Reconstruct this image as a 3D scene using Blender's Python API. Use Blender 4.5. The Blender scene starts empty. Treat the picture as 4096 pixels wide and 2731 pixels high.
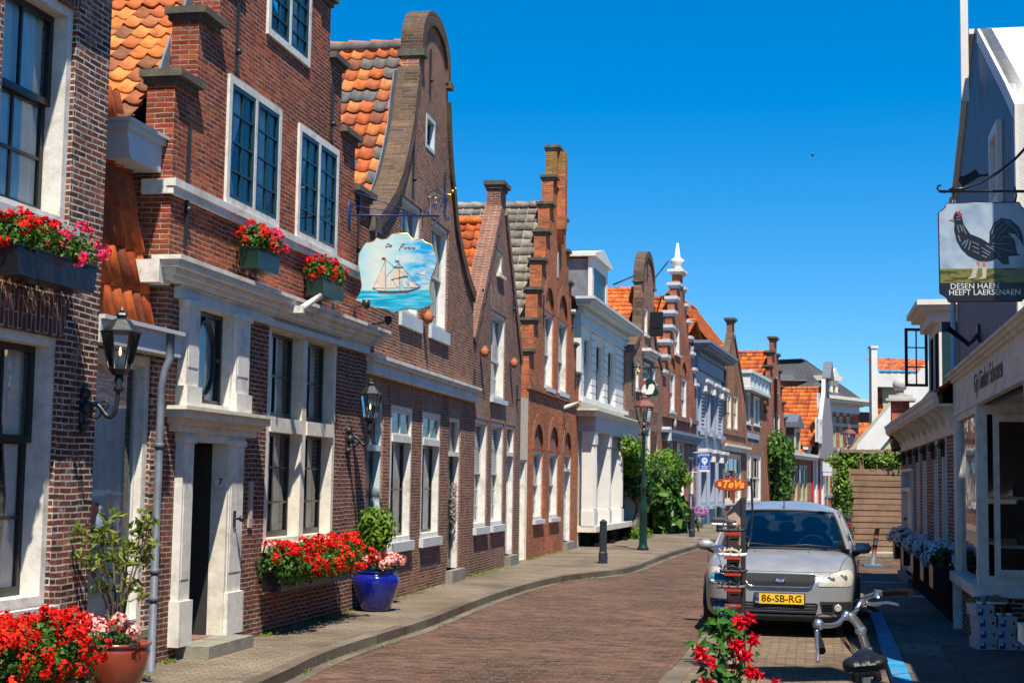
import bpy, bmesh, math, random
from mathutils import Vector, Matrix, geometry
from mathutils.bvhtree import BVHTree
R = math.radians
random.seed(7)
scene = bpy.context.scene
COL = scene.collection
# ------------------------------------------------------------------ camera
FPX, CX, CY = 5950.0, 2048.0, 1365.5          # focal length and centre, in pixels of the 4096 px photograph
CAMZ = 1.8
th = math.atan(559.5 / FPX); ph = 0.0157
_f0 = Vector((0, math.cos(th), math.sin(th))); _u0 = Vector((0, -math.sin(th), math.cos(th))); _r0 = Vector((1, 0, 0))
CR = _r0 * math.cos(ph) + _u0 * math.sin(ph)
CU = _u0 * math.cos(ph) - _r0 * math.sin(ph)
CP = Vector((0, 0, CAMZ))
cam = bpy.data.cameras.new('camera'); camo = bpy.data.objects.new('camera', cam); COL.objects.link(camo)
cam.lens = FPX / 4096 * 36; cam.sensor_width = 36; cam.clip_end = 2000; cam.clip_start = 0.1
m = Matrix((CR, CU, -_f0)).transposed().to_4x4(); m.translation = CP
camo.matrix_world = m
scene.camera = camo
# ------------------------------------------------------------------ world and sun
SUNV = Vector((-0.12, 0.54, -1.0)).normalized()   # direction the light travels
el = math.asin(-SUNV.z); az = math.atan2(-SUNV.x, -SUNV.y)   # azimuth of the sun, clockwise from +y
w = bpy.data.worlds.new('World'); scene.world = w; w.use_nodes = True
nt = w.node_tree; nt.nodes.clear()
sky = nt.nodes.new('ShaderNodeTexSky'); sky.sky_type = 'NISHITA'; sky.sun_disc = False
sky.sun_elevation = el; sky.sun_rotation = az; sky.altitude = 0; sky.air_density = 1.0; sky.dust_density = 0.0; sky.ozone_density = 4.0
hs = nt.nodes.new('ShaderNodeHueSaturation'); hs.inputs['Saturation'].default_value = 1.5; hs.inputs['Value'].default_value = 1.0
bg = nt.nodes.new('ShaderNodeBackground'); bg.inputs[1].default_value = 0.095
wo = nt.nodes.new('ShaderNodeOutputWorld')
tc = nt.nodes.new('ShaderNodeTexCoord'); vm = nt.nodes.new('ShaderNodeVectorMath'); vm.operation = 'MULTIPLY_ADD'
vm.inputs[1].default_value = (1, 1, .9); vm.inputs[2].default_value = (0, 0, .06)      # keeps the dusty yellow band under the horizon
nt.links.new(tc.outputs['Generated'], vm.inputs[0]); nt.links.new(vm.outputs[0], sky.inputs['Vector'])
nt.links.new(sky.outputs[0], hs.inputs['Color']); nt.links.new(hs.outputs[0], bg.inputs[0]); nt.links.new(bg.outputs[0], wo.inputs[0])
sl = bpy.data.lights.new('sun', 'SUN'); sl.energy = 5.0; sl.angle = R(0.5); sl.color = (1, 0.93, 0.82)
so = bpy.data.objects.new('sun', sl); COL.objects.link(so); so.rotation_euler = SUNV.to_track_quat('-Z', 'Y').to_euler(); so.location = (10, -20, 40)
scene.view_settings.view_transform = 'Standard'; scene.view_settings.look = 'None'
scene.view_settings.exposure = 0.75; scene.view_settings.gamma = 1.0
scene.cycles.max_bounces = 7; scene.cycles.transparent_max_bounces = 12; scene.cycles.sample_clamp_indirect = 4
scene.cycles.caustics_reflective = False; scene.cycles.caustics_refractive = False

# ------------------------------------------------------------------ pixel -> place helpers (photo pixels, 4096 wide)
def ray(u, v): return _f0 + CR * ((u - CX) / FPX) - CU * ((v - CY) / FPX)
def gnd(u, v, z=0.0):
    d = ray(u, v); t = (z - CAMZ) / d.z; return CP + d * t
def atd(u, v, y):
    d = ray(u, v); return CP + d * (y / d.y)
def base(u, y, z=0.1):                        # the point of height z at depth y seen in image column u
    v = 1945.0
    for _ in range(6):
        p = atd(u, v, y); v += (p.z - z) * FPX / y
    return atd(u, v, y)

# ------------------------------------------------------------------ materials
MATS = {}
def nmat(name):
    m = bpy.data.materials.new(name); m.use_nodes = True; nt = m.node_tree; nt.nodes.clear()
    o = nt.nodes.new('ShaderNodeOutputMaterial'); b = nt.nodes.new('ShaderNodeBsdfPrincipled')
    nt.links.new(b.outputs[0], o.inputs[0]); MATS[name] = m
    return m, nt, b
def nd(nt, t, ins=None, **kw):
    n = nt.nodes.new(t)
    for k, v in kw.items(): setattr(n, k, v)
    for k, v in (ins or {}).items():
        if isinstance(v, bpy.types.NodeSocket): nt.links.new(v, n.inputs[k])
        else: n.inputs[k].default_value = v
    return n
def c4(c): return (c[0], c[1], c[2], 1)
def ramp(nt, fac, cols, const=False):
    n = nt.nodes.new('ShaderNodeValToRGB'); nt.links.new(fac, n.inputs[0]); e = n.color_ramp.elements
    if const: n.color_ramp.interpolation = 'CONSTANT'
    k = len(cols)
    cols = [c if len(c) == 2 else (i / max(1, (k if const else k - 1)), c) for i, c in enumerate(cols)]
    while len(e) < k: e.new(1)
    for i, (p, c) in enumerate(cols): e[i].position = p; e[i].color = c4(c)
    return n.outputs[0]
def mix(nt, f, a, b, mode='MIX'):
    n = nt.nodes.new('ShaderNodeMix'); n.data_type = 'RGBA'; n.blend_type = mode
    for s, v in ((0, f), (6, a), (7, b)):
        if isinstance(v, bpy.types.NodeSocket): nt.links.new(v, n.inputs[s])
        elif s == 0: n.inputs[0].default_value = v
        else: n.inputs[s].default_value = c4(v)
    return n.outputs[2]
def mth(nt, op, a, b=0.0):
    n = nt.nodes.new('ShaderNodeMath'); n.operation = op
    for i, v in enumerate((a, b)):
        if isinstance(v, bpy.types.NodeSocket): nt.links.new(v, n.inputs[i])
        else: n.inputs[i].default_value = v
    return n.outputs[0]
def brick(name, cols, mortar, bw=0.19, rh=0.05, ms=0.0055, patch=None, pamt=0.55, bump=0.6, rough=0.9, white=0.0):
    m, nt, b = nmat(name)
    uv = nd(nt, 'ShaderNodeUVMap').outputs[0]
    ns = nd(nt, 'ShaderNodeTexNoise', {'Vector': uv, 'Scale': 2.2, 'Detail': 2.0})
    off = nd(nt, 'ShaderNodeVectorMath', {0: ns.outputs['Color'], 1: (0.5, 0.5, 0.5)}, operation='SUBTRACT')
    off2 = nd(nt, 'ShaderNodeVectorMath', {0: off.outputs[0], 'Scale': 0.035}, operation='SCALE')
    v2 = nd(nt, 'ShaderNodeVectorMath', {0: uv, 1: off2.outputs[0]}, operation='ADD').outputs[0]
    bt = nd(nt, 'ShaderNodeTexBrick', {'Vector': v2, 'Color1': c4((0, 0, 0)), 'Color2': c4((1, 1, 1)), 'Mortar': c4((.5, .5, .5)), 'Scale': 1.0,
            'Mortar Size': ms, 'Mortar Smooth': 0.25, 'Bias': 0.0, 'Brick Width': bw, 'Row Height': rh}, offset=0.5, squash=1.0)
    cols = [(min(.9, c[0] * 1.5), c[1] * 1.3, c[2] * 1.2) for c in cols]
    col = ramp(nt, bt.outputs[0], cols)
    n2 = nd(nt, 'ShaderNodeTexNoise', {'Vector': uv, 'Scale': 26.0, 'Detail': 3.0, 'Roughness': 0.7})
    col = mix(nt, 0.75, col, ramp(nt, n2.outputs[0], [(0.3, (.62, .6, .58)), (0.7, (1.35, 1.35, 1.35))]), 'MULTIPLY')
    n3 = nd(nt, 'ShaderNodeTexNoise', {'Vector': uv, 'Scale': 0.8, 'Detail': 5.0, 'Roughness': 0.6})
    pf = ramp(nt, n3.outputs[0], [(0.42, (0, 0, 0)), (0.66, (1, 1, 1))])
    if patch:
        f = mth(nt, 'MULTIPLY', pf, pamt); col = mix(nt, f, col, patch)
    n6 = nd(nt, 'ShaderNodeTexNoise', {'Vector': uv, 'Scale': 0.55, 'Detail': 4.0, 'Roughness': 0.65})
    col = mix(nt, 1.0, col, ramp(nt, n6.outputs[0], [(0.32, (.55, .52, .5)), (0.5, (1, 1, 1)), (0.68, (1.35, 1.4, 1.4))]), 'MULTIPLY')
    if white:
        n4 = nd(nt, 'ShaderNodeTexNoise', {'Vector': uv, 'Scale': 7.0, 'Detail': 6.0, 'Roughness': 0.75})
        f = mth(nt, 'MULTIPLY', ramp(nt, n4.outputs[0], [(0.54, (0, 0, 0)), (0.66, (1, 1, 1))]), white); col = mix(nt, f, col, (.46, .43, .42))
    n5 = nd(nt, 'ShaderNodeTexNoise', {'Vector': uv, 'Scale': 5.0, 'Detail': 3.0})
    mo = mix(nt, 1.0, mortar, ramp(nt, n5.outputs[0], [(0.3, (.5, .5, .5)), (0.7, (1.2, 1.2, 1.2))]), 'MULTIPLY')
    col = mix(nt, bt.outputs['Fac'], col, mo)
    nt.links.new(col, b.inputs['Base Color']); b.inputs['Roughness'].default_value = rough; b.inputs['Specular IOR Level'].default_value = 0.25
    h = mth(nt, 'ADD', mth(nt, 'SUBTRACT', 1.0, bt.outputs['Fac']), mth(nt, 'MULTIPLY', n2.outputs[0], 0.5))
    h = mth(nt, 'ADD', h, mth(nt, 'MULTIPLY', bt.outputs[0], 0.5))
    bp = nd(nt, 'ShaderNodeBump', {'Height': h, 'Strength': bump, 'Distance': 0.02})
    nt.links.new(bp.outputs[0], b.inputs['Normal'])
    return m
def plain(name, col, rough=0.6, metal=0.0, var=0.15, scale=6.0, bump=0.0, spec=0.4, dirt=None, damt=0.3, coat=0.0):
    m, nt, b = nmat(name)
    co = nd(nt, 'ShaderNodeTexCoord').outputs['Object']
    n = nd(nt, 'ShaderNodeTexNoise', {'Vector': co, 'Scale': scale, 'Detail': 5.0, 'Roughness': 0.6})
    c = mix(nt, 1.0, col, ramp(nt, n.outputs[0], [(0.3, (1 - var,) * 3), (0.7, (1 + var,) * 3)]), 'MULTIPLY')
    if dirt:
        n2 = nd(nt, 'ShaderNodeTexNoise', {'Vector': co, 'Scale': scale * 0.35, 'Detail': 7.0, 'Roughness': 0.7})
        f = mth(nt, 'MULTIPLY', ramp(nt, n2.outputs[0], [(0.5, (0, 0, 0)), (0.68, (1, 1, 1))]), damt); c = mix(nt, f, c, dirt)
    nt.links.new(c, b.inputs['Base Color'])
    b.inputs['Roughness'].default_value = rough; b.inputs['Metallic'].default_value = metal; b.inputs['Specular IOR Level'].default_value = spec
    if coat: b.inputs['Coat Weight'].default_value = coat; b.inputs['Coat Roughness'].default_value = 0.04
    if bump:
        n3 = nd(nt, 'ShaderNodeTexNoise', {'Vector': co, 'Scale': scale * 5, 'Detail': 4.0})
        nt.links.new(nd(nt, 'ShaderNodeBump', {'Height': n3.outputs[0], 'Strength': bump, 'Distance': 0.01}).outputs[0], b.inputs['Normal'])
    return m
def island(name, cols, rough=0.5, trans=0.0, spec=0.3, var=0.0):      # each leaf or petal takes one of the colours
    m, nt, b = nmat(name)
    g = nd(nt, 'ShaderNodeNewGeometry')
    c = ramp(nt, g.outputs['Random Per Island'], cols)
    nt.links.new(c, b.inputs['Base Color']); b.inputs['Roughness'].default_value = rough; b.inputs['Specular IOR Level'].default_value = spec
    if trans:
        t = nd(nt, 'ShaderNodeBsdfTranslucent', {'Color': c}); mx = nd(nt, 'ShaderNodeMixShader', {0: trans, 1: b.outputs[0], 2: t.outputs[0]})
        o = [n for n in nt.nodes if n.type == 'OUTPUT_MATERIAL'][0]; nt.links.new(mx.outputs[0], o.inputs[0])
    return m
def tiles(name, cols, lich=(.35, .3, .2), lamt=0.5, rough=0.8):
    m, nt, b = nmat(name)
    uv = nd(nt, 'ShaderNodeUVMap').outputs[0]
    fl = nd(nt, 'ShaderNodeVectorMath', {0: uv}, operation='FLOOR').outputs[0]
    wn = nd(nt, 'ShaderNodeTexWhiteNoise', {'Vector': fl}, noise_dimensions='2D')
    c = ramp(nt, wn.outputs['Value'], cols, True)
    co = nd(nt, 'ShaderNodeTexCoord').outputs['Object']
    n = nd(nt, 'ShaderNodeTexNoise', {'Vector': co, 'Scale': 9.0, 'Detail': 5.0, 'Roughness': 0.7})
    c = mix(nt, 1.0, c, ramp(nt, n.outputs[0], [(0.3, (.6, .6, .6)), (0.65, (1.25, 1.25, 1.25))]), 'MULTIPLY')
    n2 = nd(nt, 'ShaderNodeTexNoise', {'Vector': co, 'Scale': 5.0, 'Detail': 8.0, 'Roughness': 0.8})
    f = mth(nt, 'MULTIPLY', ramp(nt, n2.outputs[0], [(0.55, (0, 0, 0)), (0.7, (1, 1, 1))]), lamt); c = mix(nt, f, c, lich)
    nt.links.new(c, b.inputs['Base Color']); b.inputs['Roughness'].default_value = rough; b.inputs['Specular IOR Level'].default_value = 0.25
    nt.links.new(nd(nt, 'ShaderNodeBump', {'Height': n.outputs[0], 'Strength': 0.4, 'Distance': 0.01}).outputs[0], b.inputs['Normal'])
    return m
def glass(name, tint=(.9, .95, .95), blend=0.35, base=0.08):
    m = bpy.data.materials.new(name); m.use_nodes = True; nt = m.node_tree; nt.nodes.clear(); MATS[name] = m
    o = nt.nodes.new('ShaderNodeOutputMaterial')
    t = nd(nt, 'ShaderNodeBsdfTransparent', {'Color': c4(tint)})
    g = nd(nt, 'ShaderNodeBsdfGlossy', {'Color': c4((.95, .97, 1)), 'Roughness': 0.02})
    co = nd(nt, 'ShaderNodeTexCoord').outputs['Object']
    n = nd(nt, 'ShaderNodeTexNoise', {'Vector': co, 'Scale': 3.0, 'Detail': 1.0})
    bp = nd(nt, 'ShaderNodeBump', {'Height': n.outputs[0], 'Strength': 0.12, 'Distance': 0.02}); nt.links.new(bp.outputs[0], g.inputs['Normal'])
    lw = nd(nt, 'ShaderNodeLayerWeight', {'Blend': blend})
    f = mth(nt, 'ADD', mth(nt, 'MULTIPLY', lw.outputs['Fresnel'], 1.0), base)
    mx = nd(nt, 'ShaderNodeMixShader', {0: f, 1: t.outputs[0], 2: g.outputs[0]}); nt.links.new(mx.outputs[0], o.inputs[0])
    return m
def paving(name, cols, bw, rh, ms, mortar, rot=0.0, patch=None, pamt=.4, bump=.4, moss=0.0, white=0.0):
    m = brick(name, cols, mortar, bw, rh, ms, patch, pamt, bump, 0.85, white)
    nt = m.node_tree; b = [n for n in nt.nodes if n.type == 'BSDF_PRINCIPLED'][0]
    if moss:
        src = b.inputs['Base Color'].links[0].from_socket
        uv = nd(nt, 'ShaderNodeUVMap').outputs[0]
        n = nd(nt, 'ShaderNodeTexNoise', {'Vector': uv, 'Scale': 3.0, 'Detail': 8.0, 'Roughness': 0.75})
        f = mth(nt, 'MULTIPLY', ramp(nt, n.outputs[0], [(0.56, (0, 0, 0)), (0.66, (1, 1, 1))]), moss)
        nt.links.new(mix(nt, f, src, (.10, .12, .03)), b.inputs['Base Color'])
    return m
brick('brick_dark', [(.022, .012, .012), (.07, .024, .016), (.15, .045, .024), (.08, .03, .022), (.2, .08, .045)], (.5, .45, .38), white=.6, ms=.0075, patch=(.05, .03, .028))
brick('brick_red', [(.11, .022, .012), (.2, .036, .016), (.15, .03, .015), (.3, .075, .025), (.07, .022, .016)], (.42, .3, .21), patch=(.1, .03, .02), pamt=.45, ms=.0055, bump=.9, white=.18)
brick('brick_purple', [(.05, .02, .016), (.1, .032, .022), (.15, .045, .028), (.07, .03, .026)], (.45, .39, .31), patch=(.07, .03, .02), ms=.006, bump=.9, white=.2)
brick('brick_brown', [(.06, .028, .02), (.13, .05, .032), (.19, .075, .045), (.085, .038, .028), (.22, .1, .06)], (.46, .37, .27), patch=(.13, .07, .04), pamt=.4, bw=.18, rh=.047, ms=.005)
brick('brick_umber', [(.06, .026, .02), (.11, .045, .034), (.15, .065, .05), (.075, .04, .034)], (.46, .36, .27), patch=(.12, .05, .03), bw=.18, rh=.047, ms=.005)
brick('brick_orange', [(.24, .06, .016), (.33, .085, .022), (.18, .045, .018), (.38, .12, .03), (.12, .04, .02)], (.4, .3, .2), patch=(.2, .1, .06), pamt=.35, bw=.18, rh=.047, ms=.004)
brick('brick_step', [(.2, .06, .03), (.3, .1, .055), (.16, .055, .035), (.34, .14, .08)], (.26, .19, .14), patch=(.2, .075, .045), bw=.18, rh=.055, ms=.004)
brick('brick_tan', [(.17, .075, .04), (.24, .11, .06), (.13, .06, .035)], (.28, .2, .14), bw=.18, rh=.055, ms=.004)
brick('brick_lichen', [(.05, .034, .026), (.085, .055, .038), (.035, .026, .022), (.11, .075, .045)], (.16, .13, .1), bw=.2, rh=.055, patch=(.16, .1, .03), pamt=.3, white=.15)
brick('brick_yellow', [(.3, .17, .03), (.2, .12, .04), (.36, .22, .04)], (.14, .1, .05), bw=.2, rh=.055, patch=(.12, .08, .05), pamt=.5)
brick('soldier', [(.09, .05, .035), (.16, .09, .06), (.2, .115, .075), (.12, .065, .045)], (.4, .36, .3), bw=.24, rh=.058, ms=.006)
brick('soldier_dark', [(.05, .025, .02), (.09, .035, .03), (.07, .03, .024), (.13, .06, .045)], (.4, .37, .33), bw=.24, rh=.062, ms=.006, white=.25)
tiles('tiles_orange', [(.52, .16, .035), (.42, .11, .03), (.58, .21, .05), (.28, .09, .035), (.5, .17, .05), (.34, .12, .05), (.2, .08, .04)], lamt=.65, lich=(.2, .12, .05))
tiles('tiles_mixed', [(.5, .13, .03), (.42, .1, .03), (.11, .105, .1), (.6, .2, .06), (.13, .12, .11), (.36, .1, .04), (.4, .12, .05), (.46, .11, .03), (.5, .17, .05), (.24, .08, .04)], lamt=.5, lich=(.14, .09, .05))
tiles('tiles_bright', [(.5, .11, .02), (.42, .085, .018), (.56, .15, .03), (.28, .065, .02), (.48, .12, .03)], lamt=.45, lich=(.16, .07, .03))
tiles('tiles_grey', [(.2, .17, .13), (.26, .22, .17), (.16, .14, .11), (.3, .25, .19)], lamt=.3, lich=(.3, .26, .18))
tiles('tiles_slate', [(.06, .06, .065), (.08, .08, .085), (.05, .05, .055)], lamt=.2)
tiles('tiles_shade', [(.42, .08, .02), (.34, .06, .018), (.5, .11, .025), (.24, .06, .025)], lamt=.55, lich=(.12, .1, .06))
plain('white', (.66, .63, .56), .65, var=.12, dirt=(.28, .24, .18), damt=.6, scale=9, bump=.25)
plain('white_clean', (.64, .62, .57), .5, var=.06, dirt=(.45, .42, .36), damt=.3, scale=3)
plain('cream', (.65, .6, .49), .65, var=.1, dirt=(.32, .26, .19), damt=.55, scale=9, bump=.2)
plain('blue_white', (.46, .53, .54), .55, var=.1, dirt=(.66, .63, .54), damt=.7, bump=.15)
plain('grey_white', (.5, .52, .52), .5, var=.05)
plain('bowl', (.3, .29, .26), .2, metal=.6)
plain('putty', (.42, .36, .29), .6, var=.08)
plain('pinkish', (.48, .4, .38), .6, var=.1, dirt=(.6, .55, .5))
plain('blue_grey', (.15, .18, .25), .6, var=.06)
plain('pale_lilac', (.3, .33, .39), .6, var=.05)
plain('dark_green', (.012, .04, .05), .35, var=.15)
plain('forest', (.004, .028, .018), .35, var=.1)
plain('black_paint', (.012, .012, .014), .3, var=.1)
plain('iron', (.02, .021, .023), .4, var=.2, bump=.2)
plain('tar', (.012, .012, .013), .95, spec=.05)
plain('lilac_wood', (.26, .22, .23), .7)
plain('zinc', (.11, .125, .15), .6, metal=.1, var=.25, bump=.1, dirt=(.12, .12, .12), damt=.4)
plain('lead', (.15, .17, .19), .6, metal=.1, var=.3, bump=.3, scale=4)
plain('stone', (.2, .19, .16), .85, var=.3, bump=.5, scale=5, dirt=(.3, .26, .14), damt=.5)
plain('stone_dark', (.085, .075, .06), .9, var=.35, bump=.5, scale=8, dirt=(.22, .19, .1), damt=.6)
plain('stone_pale', (.42, .4, .36), .8, var=.15, bump=.4, scale=8)
plain('plaster', (.5, .42, .32), .85, var=.15, bump=.3)
plain('curtain', (.85, .82, .74), .9, var=.06)
plain('curtain_blue', (.55, .72, .76), .9, var=.1)
plain('seat_cloth', (.03, .03, .035), .9)
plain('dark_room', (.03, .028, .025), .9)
plain('ivory', (.4, .4, .25), .6, var=.04)
plain('red_paint', (.4, .02, .012), .4)
plain('gold', (.75, .45, .08), .3, metal=.9, var=.1)
plain('shelf_red', (.35, .03, .015), .5)
plain('hull_brown', (.16, .03, .015), .6)
plain('terracotta', (.36, .12, .045), .8, var=.25, bump=.3)
plain('bark', (.12, .085, .055), .9, var=.3, bump=.6, scale=12)
plain('soil', (.03, .022, .015), .95, var=.4)
glass('window_glass', base=.07, blend=.2, tint=(.97, .98, .98))
glass('lamp_glass', blend=.2, base=.05)
paving('road_brick', [(.03, .018, .016), (.062, .028, .022), (.095, .05, .037), (.042, .026, .022), (.1, .068, .05), (.055, .024, .021)], .2, .095, .008, (.15, .12, .075), patch=(.09, .048, .032), pamt=.4, bump=.8, white=.12, moss=.35)
paving('pavement_slab', [(.11, .1, .08), (.155, .14, .108), (.135, .12, .094), (.1, .09, .075), (.15, .145, .125)], .21, .06, .006, (.07, .06, .035), patch=(.2, .15, .085), pamt=.5, bump=.8, moss=.75)
paving('pavement_grey', [(.08, .08, .075), (.105, .1, .095), (.09, .09, .085)], .3, .3, .008, (.06, .055, .045), patch=(.17, .15, .12), pamt=.4, bump=.5, moss=.35)
paving('kerb_stone', [(.08, .07, .055), (.1, .09, .07), (.07, .06, .05)], 1.0, 2.0, .012, (.05, .045, .035), patch=(.13, .12, .1), pamt=.5, bump=.4)
plain('kerb_blue', (.01, .22, .42), .8, var=.35, dirt=(.16, .17, .17), damt=.9, bump=.4)
paving('bay_brick', [(.07, .055, .042), (.11, .085, .06), (.14, .11, .08), (.09, .07, .055)], .2, .095, .008, (.1, .085, .05), patch=(.12, .09, .06), pamt=.4, bump=.8, white=.1, moss=.5)
island('leaf', [(.03, .085, .008), (.05, .13, .012), (.085, .19, .02), (.02, .06, .008), (.12, .24, .03)], .45, .3)
island('leaf_lime', [(.08, .17, .012), (.12, .24, .02), (.2, .33, .03), (.045, .11, .01), (.26, .38, .04)], .4, .3)
island('leaf_dark', [(.012, .05, .01), (.02, .08, .012), (.04, .12, .02), (.008, .03, .006)], .35, .2)
island('leaf_glossy', [(.02, .08, .008), (.035, .12, .012), (.06, .17, .02), (.015, .05, .008)], .5, .2, .25)
island('leaf_olive', [(.06, .1, .012), (.12, .17, .02), (.24, .26, .03), (.04, .07, .01), (.32, .34, .05)], .4, .3)
island('petal_red', [(.62, .003, .002), (.75, .006, .003), (.42, .002, .003), (.8, .016, .004), (.7, .004, .004), (.25, .002, .003), (.55, .02, .012)], .6, .12, .15)
island('petal_scarlet', [(.8, .022, .004), (.72, .01, .003), (.85, .04, .006), (.6, .006, .003), (.35, .004, .002), (.7, .06, .02)], .6, .12, .15)
island('petal_magenta', [(.9, .02, .1), (.8, .01, .16), (.95, .06, .12), (.85, .01, .04)], .5, .25)
island('petal_pink', [(.9, .35, .3), (.95, .5, .45), (.85, .2, .18), (.95, .65, .58)], .5, .25)
island('petal_white', [(.75, .76, .8), (.6, .64, .72), (.8, .8, .8)], .6, .2)
island('petal_crimson', [(.6, .004, .015), (.8, .01, .03), (.45, .003, .01)], .4, .25)
island('petal_dry', [(.35, .28, .25), (.25, .2, .18), (.45, .38, .33)])
island('petal_lilac', [(.45, .12, .4), (.6, .25, .5), (.35, .08, .3)], .5, .25)

# ------------------------------------------------------------------ mesh builder
class MB:
    def __init__(s): s.v = []; s.f = []; s.uv = []; s.m = []; s.sm = []
    def vs(s, pts):
        n = len(s.v); s.v += [tuple(p) for p in pts]; return list(range(n, n + len(pts)))
    def face(s, pts, m=0, uv=None, sm=False):
        s.f.append(s.vs(pts)); s.uv.append(uv); s.m.append(m); s.sm.append(sm); return s
    def fi(s, idx, m=0, uv=None, sm=True):
        s.f.append(list(idx)); s.uv.append(uv); s.m.append(m); s.sm.append(sm)
    def box(s, x0, x1, y0, y1, z0, z1, m=0):
        if x0 > x1: x0, x1 = x1, x0
        if y0 > y1: y0, y1 = y1, y0
        if z0 > z1: z0, z1 = z1, z0
        P = [(x0, y0, z0), (x1, y0, z0), (x1, y1, z0), (x0, y1, z0), (x0, y0, z1), (x1, y0, z1), (x1, y1, z1), (x0, y1, z1)]
        for q in ((0, 3, 2, 1), (4, 5, 6, 7), (0, 1, 5, 4), (1, 2, 6, 5), (2, 3, 7, 6), (3, 0, 4, 7)): s.face([P[i] for i in q], m)
        return s
    def prism(s, poly, y0, y1, holes=(), m=0, side=None, axis='y'):
        # poly: (x, z) points; extruded along y; holes: list of (x,z) polygons
        area = sum(poly[i][0] * poly[(i + 1) % len(poly)][1] - poly[(i + 1) % len(poly)][0] * poly[i][1] for i in range(len(poly)))
        if area < 0: poly = poly[::-1]
        loops = [[Vector((p[0], p[1], 0)) for p in poly]]
        hs = []
        for h in holes:
            a = sum(h[i][0] * h[(i + 1) % len(h)][1] - h[(i + 1) % len(h)][0] * h[i][1] for i in range(len(h)))
            hs.append(h if a > 0 else h[::-1])
        loops += [[Vector((p[0], p[1], 0)) for p in h[::-1]] for h in hs]
        tri = geometry.tessellate_polygon(loops); flat = [p for l in loops for p in l]
        T = (lambda x, y, z: (x, y, z)) if axis == 'y' else ((lambda x, y, z: (y, x, z)) if axis == 'x' else (lambda x, y, z: (x, z, y)))
        for t in tri:
            a, b, c = [flat[i] for i in t]
            cr = (b.x - a.x) * (c.y - a.y) - (c.x - a.x) * (b.y - a.y)
            if abs(cr) < 1e-9: continue
            if cr < 0: b, c = c, b
            s.face([T(a.x, y0, a.y), T(b.x, y0, b.y), T(c.x, y0, c.y)], m); s.face([T(a.x, y1, a.y), T(c.x, y1, c.y), T(b.x, y1, b.y)], m)
        sd = m if side is None else side
        for L, flip in [(poly, 0)] + [(h, 1) for h in hs]:
            n = len(L)
            for i in range(n):
                p, q = L[i], L[(i + 1) % n]
                ln = math.hypot(q[0] - p[0], q[1] - p[1]); u0 = p[1] if abs(q[1] - p[1]) > abs(q[0] - p[0]) else p[0]; u1 = u0 + ln
                quad = [T(p[0], y0, p[1]), T(p[0], y1, p[1]), T(q[0], y1, q[1]), T(q[0], y0, q[1])]
                if abs(q[1] - p[1]) > abs(q[0] - p[0]): uv = [(y0, p[1]), (y1, p[1]), (y1, q[1]), (y0, q[1])]
                else: uv = [(y0, p[0]), (y1, p[0]), (y1, q[0]), (y0, q[0])]
                if flip: quad.reverse(); uv.reverse()
                s.face(quad, sd, uv)
        return s
    def tube(s, path, r, n=8, m=0, caps=True, closed=False):
        P = [Vector(p) for p in path]; k = len(P); rr = r if isinstance(r, (list, tuple)) else [r] * k
        rings = []; up = None
        for i, p in enumerate(P):
            if closed: t = (P[(i + 1) % k] - P[i - 1]).normalized()
            else: t = (P[min(i + 1, k - 1)] - P[max(i - 1, 0)]).normalized()
            if up is None:
                up = Vector((0, 0, 1)) if abs(t.z) < .9 else Vector((1, 0, 0))
            a = t.cross(up)
            if a.length < 1e-5: a = t.cross(Vector((0, 1, 0.1)))
            a.normalize(); b2 = a.cross(t).normalized(); up = b2
            rings.append(s.vs([p + (a * math.cos(2 * math.pi * j / n) + b2 * math.sin(2 * math.pi * j / n)) * rr[i] for j in range(n)]))
        for i in range(k - (0 if closed else 1)):
            A, B = rings[i], rings[(i + 1) % k]
            for j in range(n): s.fi((A[j], A[(j + 1) % n], B[(j + 1) % n], B[j]), m)
        if caps and not closed: s.fi(rings[0], m, sm=False); s.fi(rings[-1][::-1], m, sm=False)
        return s
    def lathe(s, prof, c=(0, 0, 0), n=24, m=0, sm=True, sx=1, sy=1, ph=0.0):
        rings = [s.vs([(c[0] + r * sx * math.cos(2 * math.pi * j / n + ph), c[1] + r * sy * math.sin(2 * math.pi * j / n + ph), c[2] + z) for j in range(n)]) for r, z in prof]
        for A, B in zip(rings, rings[1:]):
            for j in range(n): s.fi((A[j], A[(j + 1) % n], B[(j + 1) % n], B[j]), m, sm=sm)
        s.fi(rings[0][::-1], m, sm=False); s.fi(rings[-1], m, sm=False)
        return s
    def ball(s, c, r, sc=(1, 1, 1), n=14, k=8, m=0):
        rings = [s.vs([(c[0] + r * sc[0] * math.sin(a) * math.cos(2 * math.pi * j / n), c[1] + r * sc[1] * math.sin(a) * math.sin(2 * math.pi * j / n), c[2] + r * sc[2] * math.cos(a)) for j in range(n)])
                 for a in [0.02 + (math.pi - .04) * i / k for i in range(k + 1)]]
        for A, B in zip(rings, rings[1:]):
            for j in range(n): s.fi((A[j], B[j], B[(j + 1) % n], A[(j + 1) % n]), m)
        s.fi(rings[0], m); s.fi(rings[-1][::-1], m)
        return s
    def bar(s, p, q, w, h, up=(0, 0, 1), m=0):
        p, q = Vector(p), Vector(q); t = (q - p).normalized(); a = t.cross(Vector(up))
        if a.length < 1e-4: a = t.cross(Vector((0, 1, 0)))
        a.normalize(); b2 = a.cross(t); a = a * w / 2; b2 = b2 * h / 2
        A = [p - a - b2, p + a - b2, p + a + b2, p - a + b2]; B = [x + (q - p) for x in A]
        s.face(A[::-1], m); s.face(B, m)
        for i in range(4): s.face([A[i], A[(i + 1) % 4], B[(i + 1) % 4], B[i]][::1], m)
        return s
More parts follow.
